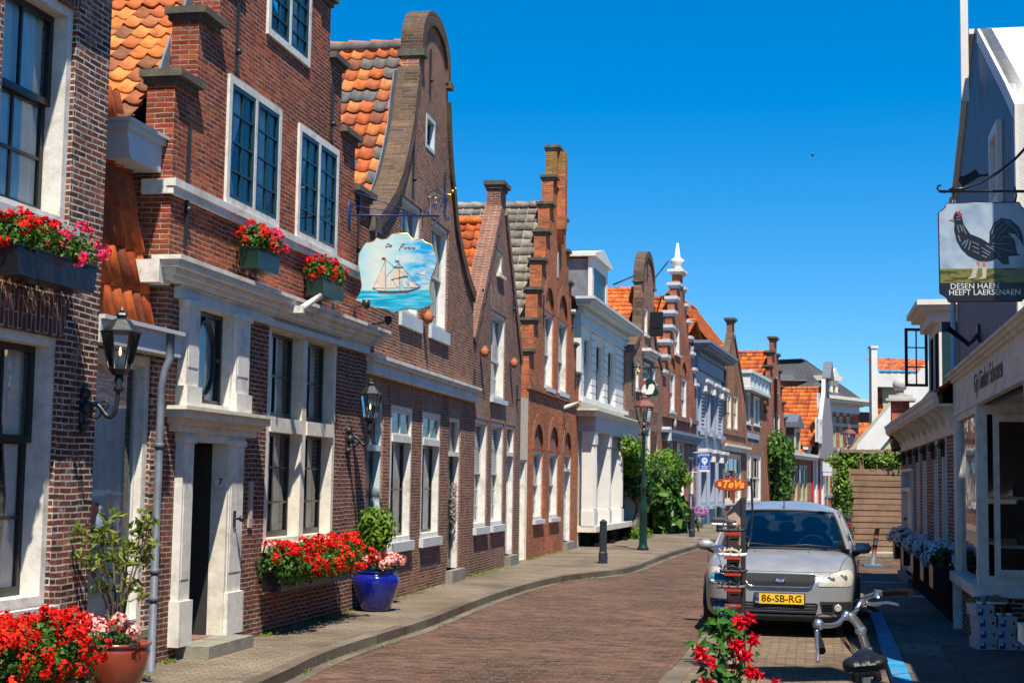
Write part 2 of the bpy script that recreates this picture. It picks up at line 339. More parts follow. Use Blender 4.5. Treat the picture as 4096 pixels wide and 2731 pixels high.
    def grid(s, rows, m=0, sm=True, uvs=None, flip=False):
        idx = [s.vs(r) for r in rows]
        for i in range(len(rows) - 1):
            for j in range(len(rows[0]) - 1):
                q = [idx[i][j], idx[i][j + 1], idx[i + 1][j + 1], idx[i + 1][j]]
                uv = None
                if uvs: uv = [uvs[i][j], uvs[i][j + 1], uvs[i + 1][j + 1], uvs[i + 1][j]]
                if flip: q.reverse(); uv = uv[::-1] if uv else None
                s.fi(q, m, uv, sm)
        return s
    def build(s, name, mats, parent=None, label=None, bevel=0.0, uvswap=False, weld=False, uvscale=1.0):
        me = bpy.data.meshes.new(name); me.from_pydata(s.v, [], s.f)
        if not isinstance(mats, (list, tuple)): mats = [mats]
        for x in mats: me.materials.append(MATS[x])
        me.polygons.foreach_set('material_index', s.m); me.polygons.foreach_set('use_smooth', s.sm)
        ul = me.uv_layers.new(name='UVMap').data
        for p in me.polygons:
            uv = s.uv[p.index]; n = p.normal
            for k, li in enumerate(p.loop_indices):
                if uv: a, b2 = uv[k]
                else:
                    c = me.vertices[me.loops[li].vertex_index].co
                    if abs(n.z) > .75: a, b2 = c.x, c.y
                    elif abs(n.x) > abs(n.y): a, b2 = c.y, c.z
                    else: a, b2 = c.x, c.z
                ul[li].uv = (b2 * uvscale, a * uvscale) if uvswap else (a * uvscale, b2 * uvscale)
        if weld:
            bm = bmesh.new(); bm.from_mesh(me); bmesh.ops.remove_doubles(bm, verts=bm.verts, dist=1e-5); bm.to_mesh(me); bm.free()
        me.update()
        o = bpy.data.objects.new(name, me); COL.objects.link(o)
        if parent: o.parent = parent
        if label: o['label'] = label
        if bevel:
            b = o.modifiers.new('bevel', 'BEVEL'); b.width = bevel; b.segments = 2; b.limit_method = 'ANGLE'; b.angle_limit = R(40)
        return o
def tag(o, label=None, cat=None, group=None, kind=None):
    if label: o['label'] = label
    if cat: o['category'] = cat
    if group: o['group'] = group
    if kind: o['kind'] = kind
    return o
def thing(name, label, cat, loc=(0, 0, 0), rz=0.0, group=None):
    o = bpy.data.objects.new(name, None); COL.objects.link(o); o.location = loc; o.rotation_euler = (0, 0, rz); o.empty_display_size = .2
    return tag(o, label, cat, group)
def dup(root, loc, rz=None, label=None, scale=None):
    def cp(o, par):
        c = o.copy(); COL.objects.link(c); c.parent = par
        for ch in o.children: cp(ch, c)
        return c
    r = cp(root, None); r.location = loc
    if rz is not None: r.rotation_euler = (0, 0, rz)
    if scale: r.scale = (scale,) * 3
    if label: r['label'] = label
    return r
_tc = {}
def text(txt, size, mat, parent, M, name='lettering', depth=0.002, shear=0.0, sx=1.0, align='CENTER', bold=0.0, spacing=1.0):
    # flat lettering turned into a mesh; M places its x/y plane
    c = bpy.data.curves.new('t', 'FONT'); c.body = txt; c.size = size; c.extrude = depth; c.shear = shear; c.align_x = align; c.align_y = 'CENTER'; c.offset = bold; c.space_character = spacing; c.resolution_u = 3
    o = bpy.data.objects.new('t', c); COL.objects.link(o)
    dg = bpy.context.evaluated_depsgraph_get(); me = bpy.data.meshes.new_from_object(o.evaluated_get(dg))
    bpy.data.objects.remove(o); bpy.data.curves.remove(c)
    me.materials.clear(); me.materials.append(MATS[mat])
    me.transform(M @ Matrix.Diagonal((sx, 1, 1, 1))); me.name = name
    r = bpy.data.objects.new(name, me); COL.objects.link(r)
    if parent: r.parent = parent
    return r
def frameM(o, x, y):                                     # matrix whose x/y axes are given, at o
    x = Vector(x).normalized(); z = x.cross(Vector(y)).normalized(); y = z.cross(x)
    M = Matrix((x, y, z)).transposed().to_4x4(); M.translation = Vector(o); return M
def leaf(mb, p, n, L, W, m=0, fold=0.25):
    n = Vector(n).normalized(); t = n.cross(Vector((random.gauss(0, 1), random.gauss(0, 1), random.gauss(0, 1)))).normalized(); b = n.cross(t)
    p = Vector(p); tip = p + t * L - n * L * .25; mid = p + t * L * .45
    i = mb.vs([p, mid + b * W / 2 + n * W * fold, tip, mid - b * W / 2 + n * W * fold, mid])
    mb.fi((i[0], i[4], i[2], i[1]), m, sm=False); mb.fi((i[0], i[3], i[2], i[4]), m, sm=False)
def rnd3():
    while 1:
        v = Vector((random.uniform(-1, 1), random.uniform(-1, 1), random.uniform(-1, 1)))
        if .05 < v.length < 1: return v
def foliage(mb, c, rad, n, L, W=None, m=0, shell=.55, up=.4, clumps=0, noise=.25):
    c = Vector(c); W = W or L * .5; cl = [(rnd3().normalized(), random.uniform(.5, 1.25)) for _ in range(clumps)] if clumps else None
    for _ in range(n):
        d = rnd3().normalized(); r = shell + (1 - shell) * random.random() ** .5
        if cl:
            k = max(cl, key=lambda q: q[0].dot(d)); r *= .7 + .35 * k[1] * max(0, k[0].dot(d)) ** 2
        r *= 1 + random.uniform(-noise, noise) * .6
        p = c + Vector((d.x * rad[0], d.y * rad[1], d.z * rad[2])) * r
        nn = (d + rnd3() * .8 + Vector((0, 0, up))).normalized()
        leaf(mb, p, nn, L * random.uniform(.6, 1.2), W * random.uniform(.6, 1.2), m)
def blossom(mb, c, r, n=14, ps=.022, m=0, out=None):
    c = Vector(c)
    for _ in range(n):
        d = rnd3().normalized()
        if out is not None and d.dot(out) < -.2: d = -d
        leaf(mb, c + d * r * random.uniform(.75, 1.0), d, ps * random.uniform(.8, 1.2), ps * random.uniform(.9, 1.3), m, fold=.1)
# ------------------------------------------------------------------ houses
class House:
    def __init__(s, name, label, cat, a, b, group=None, D=9.0):
        # a, b: (image column, depth) of the two feet of the facade; left row: near end first, right row: far end first
        s.p0 = base(*a); s.p1 = base(*b); d = (s.p1 - s.p0); d.z = 0; s.W = d.length; s.ex = d.normalized()
        s.ey = Vector((-s.ex.y, s.ex.x, 0)); s.rz = math.atan2(s.ex.y, s.ex.x); s.D = D; s.holes = []
        s.p0 = Vector((s.p0.x, s.p0.y, 0)); s.root = thing(name, label, cat, s.p0, s.rz, group)
    def sz(s, u, v, y=0.0):
        d = ray(u, v); t = (y - (CP - s.p0).dot(s.ey)) / d.dot(s.ey); p = CP + d * t
        return (p - s.p0).dot(s.ex), p.z
    def world(s, x, y, z): return s.p0 + s.ex * x + s.ey * y + Vector((0, 0, z))
    def hole(s, x0, x1, z0, z1): s.holes.append([(x0, z0), (x1, z0), (x1, z1), (x0, z1)])
    def wall(s, outline, mat, T=0.28, name='wall', y0=0.0, own=True, label=None):
        hs = []
        for h in s.holes:
            cx = sum(p[0] for p in h) / len(h); cz = sum(p[1] for p in h) / len(h)
            if inside(cx, cz, outline): hs.append(h)
        mb = MB(); mb.prism(outline, y0, y0 + T, hs); return mb.build(name, mat, s.root, label)
    def sides(s, ze, mat, T=0.25, y0=0.28, left=True, right=True, back=True, ze2=None):
        mb = MB(); z2 = ze2 or ze
        if left: mb.box(0.0, T, y0, s.D, 0, ze)
        if right: mb.box(s.W - T, s.W, y0, s.D, 0, z2)
        if back: mb.box(T, s.W - T, s.D - T, s.D, 0, min(ze, z2))
        return mb.build('side_wall', mat, s.root)
def inside(x, z, poly):
    c = False; n = len(poly)
    for i in range(n):
        (x1, z1), (x2, z2) = poly[i], poly[(i + 1) % n]
        if (z1 > z) != (z2 > z) and x < (x2 - x1) * (z - z1) / (z2 - z1) + x1: c = not c
    return c
def ring(mb, x0, x1, z0, z1, w, y0, y1, wb=None, m=0):
    wb = wb or w
    mb.box(x0, x0 + w, y0, y1, z0, z1, m); mb.box(x1 - w, x1, y0, y1, z0, z1, m)
    mb.box(x0 + w, x1 - w, y0, y1, z1 - w, z1, m); mb.box(x0 + w, x1 - w, y0, y1, z0, z0 + wb, m)
def cloth(x0, x1, z0, z1, y, waves=5, amp=.025, m=0, mb=None, pinch=0.0):
    mb = mb or MB(); n = max(8, int(waves * 5)); rows = []
    for k in range(7):
        z = z0 + (z1 - z0) * k / 6; f = 1 - pinch * math.sin(math.pi * min(1, k / 6 * 1.6)) if pinch else 1
        rows.append([(x0 + (x1 - x0) * f * i / n, y + amp * math.sin(i / n * waves * 6.283 + k * .2), z) for i in range(n + 1)])
    mb.grid(rows, m); return mb
def win(H, tl=None, br=None, rect=None, cols=2, rt=1, rb=2, rail=0.5, fcol='white', scol='black_paint', fw=.055, sw=.045, mw=.02,
        y0=.03, fd=.13, sill='grey_white', sillh=.07, silp=.07, cas=0, curt='ends', ccol='curtain', name='window', label=None, cw=.2, trans=None, tcol=2, trow=1, rails=None, shh=None):
    if rect: x0, x1, z0, z1 = rect
    else:
        x0, z1 = H.sz(*tl); x1, z0 = H.sz(*br)
    H.hole(x0, x1, z0, z1)
    mb = MB(); ring(mb, x0 + .001, x1 - .001, z0 + .001, z1 - .001, fw, y0, y0 + fd)
    zt = z1
    if trans:                                            # a fixed light over a transom
        zt = z0 + (z1 - z0) * trans; mb.box(x0 + fw, x1 - fw, y0 - .02, y0 + fd - .002, zt - .05, zt + .05)
    ncas = cas or 1
    if cas == 2: xm = (x0 + x1) / 2; mb.box(xm - fw * .4, xm + fw * .4, y0, y0 + fd - .002, z0 + fw, (zt - .05 if trans else z1 - fw))
    fr = mb.build(name, fcol, H.root, label)
    ys = y0 + fd - .055
    X0, X1, Z0, Z1 = x0 + fw, x1 - fw, z0 + fw, (zt - .05 if trans else z1 - fw)
    pn = MB(); sb = MB()
    if cas:
        ww = (X1 - X0 - (fw * .8 if cas == 2 else 0)) / cas
        for k in range(cas):
            a = X0 + k * (ww + fw * .8); b = a + ww; sb1 = MB(); ring(sb1, a, b, Z0, Z1, sw, y0 + .005, y0 + .05)
            for i in range(1, cols): x = a + (b - a) * i / cols; sb1.box(x - mw / 2, x + mw / 2, y0 + .012, y0 + .04, Z0 + sw, Z1 - sw)
            for i in range(1, rb): z = Z0 + (Z1 - Z0) * i / rb; sb1.box(a + sw, b - sw, y0 + .01, y0 + .042, z - mw / 2, z + mw / 2)
            sb1.build('casement', scol, fr)
        pn.face([(X0, y0 + .03, Z0), (X1, y0 + .03, Z0), (X1, y0 + .03, Z1), (X0, y0 + .03, Z1)])
    else:
        zr = Z0 + (Z1 - Z0) * rail
        if rt:
            ring(sb, X0, X1, Z0, zr + .02, sw, ys + .022, ys + .055, sw * 1.3); ring(sb, X0, X1, zr - .02, Z1, sw, ys - .02, ys + .018)
            for i in range(1, cols):
                x = X0 + (X1 - X0) * i / cols; sb.box(x - mw / 2, x + mw / 2, ys + .028, ys + .05, Z0 + sw, zr - .02); sb.box(x - mw / 2, x + mw / 2, ys - .014, ys + .01, zr + .02, Z1 - sw)
            for i in range(1, rb): z = Z0 + (zr - Z0) * i / rb; sb.box(X0 + sw, X1 - sw, ys + .026, ys + .052, z - mw / 2, z + mw / 2)
            for i in range(1, rt): z = zr + (Z1 - zr) * i / rt; sb.box(X0 + sw, X1 - sw, ys - .016, ys + .012, z - mw / 2, z + mw / 2)
            pn.face([(X0, ys + .04, Z0), (X1, ys + .04, Z0), (X1, ys + .04, zr), (X0, ys + .04, zr)]); pn.face([(X0, ys, zr), (X1, ys, zr), (X1, ys, Z1), (X0, ys, Z1)])
        else:
            ring(sb, X0, X1, Z0, Z1, sw, ys, ys + .045)
            for i in range(1, cols): x = X0 + (X1 - X0) * i / cols; sb.box(x - mw / 2, x + mw / 2, ys + .008, ys + .036, Z0 + sw, Z1 - sw)
            for i in range(1, rb): z = Z0 + (Z1 - Z0) * i / rb; sb.box(X0 + sw, X1 - sw, ys + .006, ys + .038, z - mw / 2, z + mw / 2)
            pn.face([(X0, ys + .02, Z0), (X1, ys + .02, Z0), (X1, ys + .02, Z1), (X0, ys + .02, Z1)])
        sb.build('sash', scol, fr)
    if trans:
        tb = MB(); a, b, c, d = X0, X1, zt + .05, z1 - fw; ring(tb, a, b, c, d, .03, y0 + .02, y0 + .06)
        for i in range(1, tcol): x = a + (b - a) * i / tcol; tb.box(x - .018, x + .018, y0 + .022, y0 + .058, c + .03, d - .03)
        for i in range(1, trow * 2): x = 0; z = c + (d - c) * i / (trow * 2); tb.box(a + .03, b - .03, y0 + .035, y0 + .045, z - .006, z + .006)
        tb.build('fanlight', 'white_clean' if fcol == 'white' else fcol, fr)
        pn.face([(a, y0 + .04, c), (b, y0 + .04, c), (b, y0 + .04, d), (a, y0 + .04, d)])
    pn.build('pane', 'window_glass', fr)
    if sill:
        sm = MB(); sm.box(x0 - .05, x1 + .05, -silp, y0 + .02, z0 - sillh, z0 - .001); sm.build('sill', sill, fr)
    if curt:
        yc = y0 + fd + .02; cm = MB(); w_ = X1 - X0
        if curt == 'full': cloth(X0, X1, Z0, Z1, yc, max(3, int(w_ * 9)), mb=cm)
        elif curt == 'ends': cloth(X0, X0 + w_ * cw, Z0, Z1, yc, 2, mb=cm); cloth(X1 - w_ * cw * 1.4, X1, Z0, Z1, yc, 3, mb=cm)
        elif curt == 'tied':
            for sgn in (0, 1):
                rows = []
                for k in range(11):
                    t = k / 10; z = Z0 + (Z1 - Z0) * t; wd = w_ * (.2 + .26 * abs(t - .35) / .65)
                    rows.append([((X0 + wd * i / 12) if not sgn else (X1 - wd * i / 12), yc + .02 * math.sin(i * 1.9), z) for i in range(13)])
                cm.grid(rows)
        elif curt == 'right': cloth(X1 - w_ * .5, X1, Z0, Z1, yc, 3, mb=cm)
        if cm.f: cm.build('curtain', ccol, fr)
    return fr, (x0, x1, z0, z1)
def cornice(H, x0, x1, ztop, prof, mat='white', name='cornice', ends=True, label=None):
    # prof: (projection, height) from the top down
    mb = MB(); z = ztop
    for pj, h in prof:
        e = pj if ends else 0
        mb.box(x0 - e, x1 + e, -pj, .03, z - h, z); z -= h
    return mb.build(name, mat, H.root, label)
def anchor(H, u, v0, v1):
    x, z1 = H.sz(u, v0); _, z0 = H.sz(u, v1); mb = MB(); mb.box(x - .015, x + .015, -.035, -.003, z0, z1); mb.ball((x, -.04, z0 + (z1 - z0) * .3), .035)
    return mb.build('wall_anchor', 'iron', H.root)
def tile_sheet(mb, P, A, U, tw=.24, tl=.3, rough=.006, fine=True, th=.022, flat=False):
    tw *= .78; tl *= .82
    P, A, U = Vector(P), Vector(A), Vector(U); N = A.cross(U).normalized()
    if N.z < 0: N = -N
    nc = max(2, round(A.length / tw)); nr = max(2, round(U.length / tl)); a = A / nc; u = U / nr
    prof = [(0, .05), (.1, .045), (.24, .012), (.45, -.004), (.7, -.006), (.88, .02)] if fine else [(0, .045), (.3, .0), (.75, .004)]
    if flat: prof = [(0, .03), (.12, .028), (.16, .004), (.9, .004)]
    prof = [(a, b * .85) for a, b in prof]
    jit = [[random.gauss(0, rough) for _ in range(nc + 1)] for _ in range(nr + 1)]
    xs = [(c + fx, h, c) for c in range(nc) for fx, h in prof] + [(nc, .042, nc - 1)]
    for r in range(nr):
        lo = []; hi = []
        for x, h, c in xs:
            j = jit[r][c]
            sag = .012 * math.sin(x * .35 + r * .2)
            lo.append(P + a * x + u * (r - .04 + j * 1.2) + N * (h + th + j + sag)); hi.append(P + a * x + u * (r + 1.0) + N * (h * .9 + j * .5 + sag))
        base_ = [p - N * (th * .9) for p in lo]
        B = mb.vs(base_); L = mb.vs(lo); Hh = mb.vs(hi)
        for k in range(len(xs) - 1):
            c = xs[k][2]; q = (c + .5, r + .5)
            mb.fi((L[k], L[k + 1], Hh[k + 1], Hh[k]), 0, [q] * 4, True); mb.fi((B[k], B[k + 1], L[k + 1], L[k]), 0, [q] * 4, False)
def roof(H, xm, zr, e0, e1, mat, y0=.28, y1=None, tw=.24, tl=.3, fine=True, left=True, right=True, flat=False, ridge=True, hip=0.0):
    # gable roof whose ridge runs back from the street; e0/e1 = (x, z) of the eaves
    y1 = y1 or H.D; mb = MB()
    if left: tile_sheet(mb, (e0[0], y1, e0[1]), (0, y0 - y1, 0), (xm - e0[0], 0, zr - e0[1]), tw, tl, fine=fine, flat=flat)
    if right: tile_sheet(mb, (e1[0], y0, e1[1]), (0, y1 - y0, 0), (xm - e1[0], 0, zr - e1[1]), tw, tl, fine=fine, flat=flat)
    o = mb.build('roof', mat, H.root)
    ub = MB(); ub.prism([(e0[0], e0[1] - .03), (e1[0], e1[1] - .03), (xm, zr - .04)], y1 - .05, y1); ub.build('back_gable', 'tar', H.root)
    if ridge:
        rb = MB(); y = y0
        while y < y1: rb.tube([(xm, y, zr + .01), (xm, min(y + .4, y1), zr + .03)], [.1, .115], 10); y += .38
        rb.build('ridge_tiles', mat, o)
    return o
def street_roof(H, ze, zr, yr, mat, x0=None, x1=None, ye=0.0, tw=.24, tl=.3, fine=False, back=True):
    # roof whose eave runs along the street
    x0 = 0 if x0 is None else x0; x1 = H.W if x1 is None else x1; mb = MB()
    tile_sheet(mb, (x0, ye, ze), (x1 - x0, 0, 0), (0, yr - ye, zr - ze), tw, tl, fine=fine)
    if back: tile_sheet(mb, (x1, 2 * yr - ye, ze), (x0 - x1, 0, 0), (0, ye - yr, zr - ze), tw, tl, fine=fine)
    o = mb.build('roof', mat, H.root); rb = MB(); x = x0
    while x < x1: rb.tube([(x, yr, zr + .01), (min(x + .4, x1), yr, zr + .03)], [.1, .115], 8); x += .38
    rb.build('ridge_tiles', mat, o)
    for x in (x0, x1 - .06): e = MB(); e.prism([(ye + .05, ze - .02), (2 * yr - ye - .05, ze - .02), (yr, zr - .03)], x, x + .06, axis='x'); e.build('end_gable', 'tar', H.root)
    return o
def steps_outline(L, Rt):
    # L: (x, z) of each step's outer edge and top from the lowest inwards, Rt the same from the right
    pts = [(L[0][0], 0)]
    for i, (x, z) in enumerate(L):
        pts.append((x, z))
        if i + 1 < len(L): pts.append((L[i + 1][0], z))
    for i, (x, z) in enumerate(reversed(Rt)):
        if pts[-1][1] != z: pts.append((x if i else x, pts[-1][1]))
        k = len(Rt) - 1 - i
        if abs(pts[-1][0] - x) > 1e-6 or abs(pts[-1][1] - z) > 1e-6: pts.append((x, z))
        if k > 0: pts.append((x, Rt[k - 1][1]))
    pts.append((Rt[0][0], 0)); return pts
def cap(H, x0, x1, z, mat='stone_dark', T=.28, h=.1, pj=.06, name='coping_stone', two=True):
    mb = MB(); mb.box(x0 - pj, x1 + pj, -pj - .03, T + pj, z + h * .45, z + h)
    if two: mb.box(x0 - pj * .5, x1 + pj * .5, -pj * .5, T + pj * .5, z - .0, z + h * .45)
    return mb.build(name, mat, H.root)
def sold(H, x0, x1, z0, z1, mat='soldier', taper=0.0, y=-.004, name='brick_arch'):
    mb = MB(); mb.prism([(x0 + taper, z0), (x1 - taper, z0), (x1, z1), (x0, z1)], y, .02); return mb.build(name, mat, H.root, uvswap=True)
def arch(H, x0, x1, z0, rise, w=.22, mat='soldier', y=-.006, fill=None, n=14, name='brick_arch'):
    # segmental or round arch of standing bricks over an opening, with an optional infill panel
    cx = (x0 + x1) / 2; hw = (x1 - x0) / 2; r = (hw * hw + rise * rise) / (2 * rise); cz = z0 + rise - r; a0 = math.asin(min(1, hw / r))
    if rise > hw * .98: a0 = math.pi / 2
    mb = MB()
    for i in range(n):
        a = -a0 + 2 * a0 * i / n; b = -a0 + 2 * a0 * (i + 1) / n
        P = [(cx + r * math.sin(t), cz + r * math.cos(t)) for t in (a, b)] + [(cx + (r + w) * math.sin(t), cz + (r + w) * math.cos(t)) for t in (b, a)]
        uv = [(a * r, 0), (b * r, 0), (b * r, w), (a * r, w)]
        mb.face([(P[0][0], y, P[0][1]), (P[1][0], y, P[1][1]), (P[2][0], y, P[2][1]), (P[3][0], y, P[3][1])], 0, [(q[1], q[0]) for q in uv])
        mb.face([(P[0][0], y, P[0][1]), (P[0][0], .1, P[0][1]), (P[1][0], .1, P[1][1]), (P[1][0], y, P[1][1])]); mb.face([(P[3][0], y, P[3][1]), (P[2][0], y, P[2][1]), (P[2][0], .02, P[2][1]), (P[3][0], .02, P[3][1])])
    o = mb.build(name, mat, H.root)
    if fill:
        f = MB(); pts = [(cx + r * math.sin(-a0 + 2 * a0 * i / n), cz + r * math.cos(-a0 + 2 * a0 * i / n)) for i in range(n + 1)]
        H.holes.append([(x, z) for x, z in pts][::-1]); f.prism(pts, .06, .2); f.build('arch_infill', fill, H.root)
    return o
def door(H, tl, br, trans=.8, col='dark_green', fcol='white', y0=.02, fd=.16, step=True, label=None, glazed=False, fan=True, rect=None):
    if rect: x0, x1, z0, z1 = rect
    else:
        x0, z1 = H.sz(*tl); x1, z0 = H.sz(*br)
    H.hole(x0, x1, z0, z1); fw = .06; zt = z0 + (z1 - z0) * trans
    mb = MB(); mb.box(x0 + .001, x0 + fw, y0, y0 + fd, z0, z1 - .001); mb.box(x1 - fw, x1 - .001, y0, y0 + fd, z0, z1 - .001); mb.box(x0 + fw, x1 - fw, y0, y0 + fd, z1 - fw, z1 - .001)
    if fan: mb.box(x0 + fw, x1 - fw, y0 - .015, y0 + fd, zt - .04, zt + .04)
    fr = mb.build('door_frame', fcol, H.root)
    top = zt - .04 if fan else z1 - fw; d = MB(); yd = y0 + fd - .06
    ring(d, x0 + fw, x1 - fw, z0 + .01, top, .1, yd, yd + .045, .16); d.box(x0 + fw + .1, x1 - fw - .1, yd + .012, yd + .035, z0 + .17, top - .1)
    d.box(x0 + fw + .1, x1 - fw - .1, yd + .002, yd + .04, z0 + .9, z0 + 1.02)
    dd = d.build('door', col, fr, label)
    k = MB(); k.ball((x0 + fw + .08, yd - .04, z0 + 1.0), .03); k.build('handle', 'iron', dd)
    if fan:
        p = MB(); p.face([(x0 + fw, y0 + .08, zt + .04), (x1 - fw, y0 + .08, zt + .04), (x1 - fw, y0 + .08, z1 - fw), (x0 + fw, y0 + .08, z1 - fw)]); p.build('pane', 'window_glass', fr)
        q = MB(); q.box((x0 + x1) / 2 - .012, (x0 + x1) / 2 + .012, y0 + .06, y0 + .1, zt + .04, z1 - fw); q.build('muntin', 'white_clean', fr)
    if step:
        s_ = MB(); s_.box(x0 - .06, x1 + .06, -.12, .28, .0, z0); s_.build('step', 'stone', H.root, bevel=.012)
    return fr
ROW = 'gabled houses along the left side of the street'
def smooth(pts, n=3):
    for _ in range(n):
        q = [pts[0]]
        for a, b in zip(pts, pts[1:]): q += [a * .75 + b * .25, a * .25 + b * .75]
        pts = q + [pts[-1]]
    return pts
# ================================================================== LEFT ROW, near to far
# ---- house 1: dark purple brick, at the left edge of the photo
y335 = gnd(335, 2745, .1).y
pa = gnd(-400, 2941, .1)
H = H1 = House('brick_house', 'dark purple brick house with tall black sash windows at the left edge', 'house', (-400, pa.y), (335, y335), ROW, D=8)
W1 = H.W
kw = dict(fw=.075, sw=.055, mw=.026, fd=.2, y0=.04, scol='black_paint')
x1 = H.sz(313, 43)[0]; x0 = H.sz(18, 150)[0] - .02
zt1 = H.sz(313, 43)[1]; zb1 = H.sz(258, 905)[1]
win(H, rect=(x0, x1, zb1, zt1), cols=2, rt=1, rb=2, rail=.56, curt='full', ccol='curtain_blue', **kw)
x2 = (H.sz(246, 1359)[0] + H.sz(189, 2434)[0]) / 2; zt2 = H.sz(246, 1352)[1]; zb2 = H.sz(189, 2420)[1]
win(H, rect=(x0 - .02, x2, zb2, zt2), cols=2, rt=1, rb=2, rail=.62, curt='tied', ccol='curtain', **kw)
win(H, rect=(x0 - 2.1, x0 - .75, zb2, zt2), cols=2, rt=1, rb=2, rail=.62, curt='tied', **kw)
win(H, rect=(x0 - 2.1, x0 - .75, zb1, zt1), cols=2, rt=1, rb=2, rail=.56, curt='full', ccol='curtain_blue', **kw)
za = H.sz(270, 1200)[1]
sold(H, x0 - .1, x2 + .14, zt2 + .01, za, 'soldier_dark', .12)
sold(H, x0 - .1, x1 + .14, zt1 + .01, zt1 + .5, 'soldier_dark', .12)
ZT1 = zt1 + 1.25
H.wall([(-.5, 0), (W1, 0), (W1, ZT1), (-.5, ZT1)], 'brick_dark')
H.sides(ZT1, 'brick_dark'); cornice(H, -.4, W1, ZT1 + .05, [(.34, .1), (.28, .1), (.2, .1)], 'white')
street_roof(H, ZT1 + .05, ZT1 + 3.2, 3.2, 'tiles_orange')
# ---- narrow link between house 1 and house 2
A0 = H1.world(W1, .14, 0); A1 = gnd(613, 2655, .1)
def ud(p):                                             # image column and depth of a ground point
    d = p - CP; k = d.dot(_f0); return CX + FPX * d.dot(CR) / k, p.y
H = HA = House('annex', 'narrow link between two brick houses, one tall curtained window under steep orange tiles', 'annex', ud(A0), (613, A1.y + .03), None, D=3)
H.p0 += H.ey * .0
gz1 = H.sz(500, 1310)[1]; gz0 = H.sz(500, 1400)[1]
xr = H.sz(592, 2000)[0]; wz0 = H.sz(565, 2512)[1]; wz1 = gz0 - .02
fr, rc = win(H, rect=(.06, xr, wz0, wz1), cols=1, rt=0, rb=1, scol='white_clean', fw=.09, sw=.03, fd=.12, curt=None, sill='stone')
cm = cloth(.15, xr - .1, wz0 + .1, wz1 - .1, .42, 9); xw = xr - .12
rows = []
for k in range(15):
    t = k / 14; z = wz0 + (wz1 - wz0) * t; a = .12 + .1 * t; wd = (xw - a) * (.62 + .3 * (t - .42) / .58 if t > .42 else .62 + .25 * (.42 - t) / .42)
    rows.append([(xw - wd * i / 24, .19 + .012 * math.sin(i * 1.3), z) for i in range(25)])
cm.grid(rows); cm.build('curtain', 'curtain_blue', fr)
tb = MB(); xt = xw - .55; zt_ = wz0 + (wz1 - wz0) * .42; tb.lathe([(.02, .1), (.05, .06), (.04, .03), (.07, -.02), (.085, -.1), (.07, -.16)], (xt, .15, zt_), 10); tb.build('tassel', 'blue_grey', fr)
H.wall([(0, 0), (H.W, 0), (H.W, gz1), (0, gz1)], 'brick_dark')
mb = MB(); mb.box(.0, H.W - .0, -.16, .05, gz0, gz1); mb.box(.0, H.W - .0, -.2, .05, gz1, gz1 + .035); mb.build('gutter', 'grey_white', H.root)
yb_ = .05; xe = H.sz(598, 1320, yb_)[0]; lo_, hi_ = 0.0, 2.0
for _ in range(40):
    ym = (lo_ + hi_) / 2
    if H.sz(478, 470, ym)[0] < xe: lo_ = ym
    else: hi_ = ym
zt_ = H.sz(478, 470, lo_)[1]; dz_ = (zt_ - gz1) * 1.12; dy_ = (lo_ - yb_) * 1.12
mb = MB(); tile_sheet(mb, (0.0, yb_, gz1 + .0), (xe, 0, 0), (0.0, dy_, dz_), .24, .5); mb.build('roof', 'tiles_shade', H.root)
mb = MB(); rows = [(xe - .02, yb_ + dy_ * k / 8, gz1 + dz_ * k / 8) for k in range(9)]
for k in range(8):
    p, q = rows[k], rows[k + 1]; mb.face([(p[0], p[1] + .03 + .02 * (k % 2), p[2]), (H.W + .06, p[1] + .14, p[2]), (H.W + .06, q[1] + .12, q[2]), (q[0], q[1] + .0, q[2])])
mb.build('flashing', 'lead', H.root)
pp = H.sz(632, 1500, -.22)
mb = MB(); xp = H.W - .48
mb.tube([(xp + .04, -.26, gz1 - .02), (xp + .04, -.26, gz0 - .05), (xp, -.24, gz0 - .14), (xp - .02, -.22, gz0 - .3), (xp - .02, -.22, .1)], [.038, .038, .034, .034, .034], 12)
for z in (gz0 - .85, gz0 - 1.95, .7): mb.lathe([(.042, 0), (.042, .05)], (xp - .02, -.22, z), 12)
mb.build('downpipe', 'zinc', H.root)
# ---- house 2: red stepped gable with the open door
H = H2 = House('stepped_gable_house', 'red brick stepped gable house with dark blue casements and an open door', 'house', (613, gnd(613, 2655, .1).y), (1440, gnd(1440, 2432, .1).y), ROW, D=9.5)
Wd = H.W
kw = dict(cas=2, cols=2, rb=4, fw=.08, sw=.045, mw=.02, y0=-.03, fd=.12, scol='dark_green', curt='tied', silp=.05, sillh=.05, sill=None)
def pr(H, tl, tr, bl, br):
    a, b, c, d = H.sz(*tl), H.sz(*tr), H.sz(*bl), H.sz(*br)
    return ((a[0] + c[0]) / 2, (b[0] + d[0]) / 2, (c[1] + d[1]) / 2, (a[1] + b[1]) / 2)
rA = pr(H, (906, 287), (1123, 442), (899, 812), (1105, 905)); rB = pr(H, (1189, 491), (1351, 606), (1180, 957), (1338, 1032))
rC = pr(H, (1072, -190), (1240, -50), (1065, 138), (1234, 275))
zA0 = (rA[2] + rB[2]) / 2; zA1 = (rA[3] + rB[3]) / 2
win(H, rect=(rA[0], rA[1], zA0, zA1), **kw); win(H, rect=(rB[0], rB[1], zA0, zA1), **kw); win(H, rect=rC, **kw)
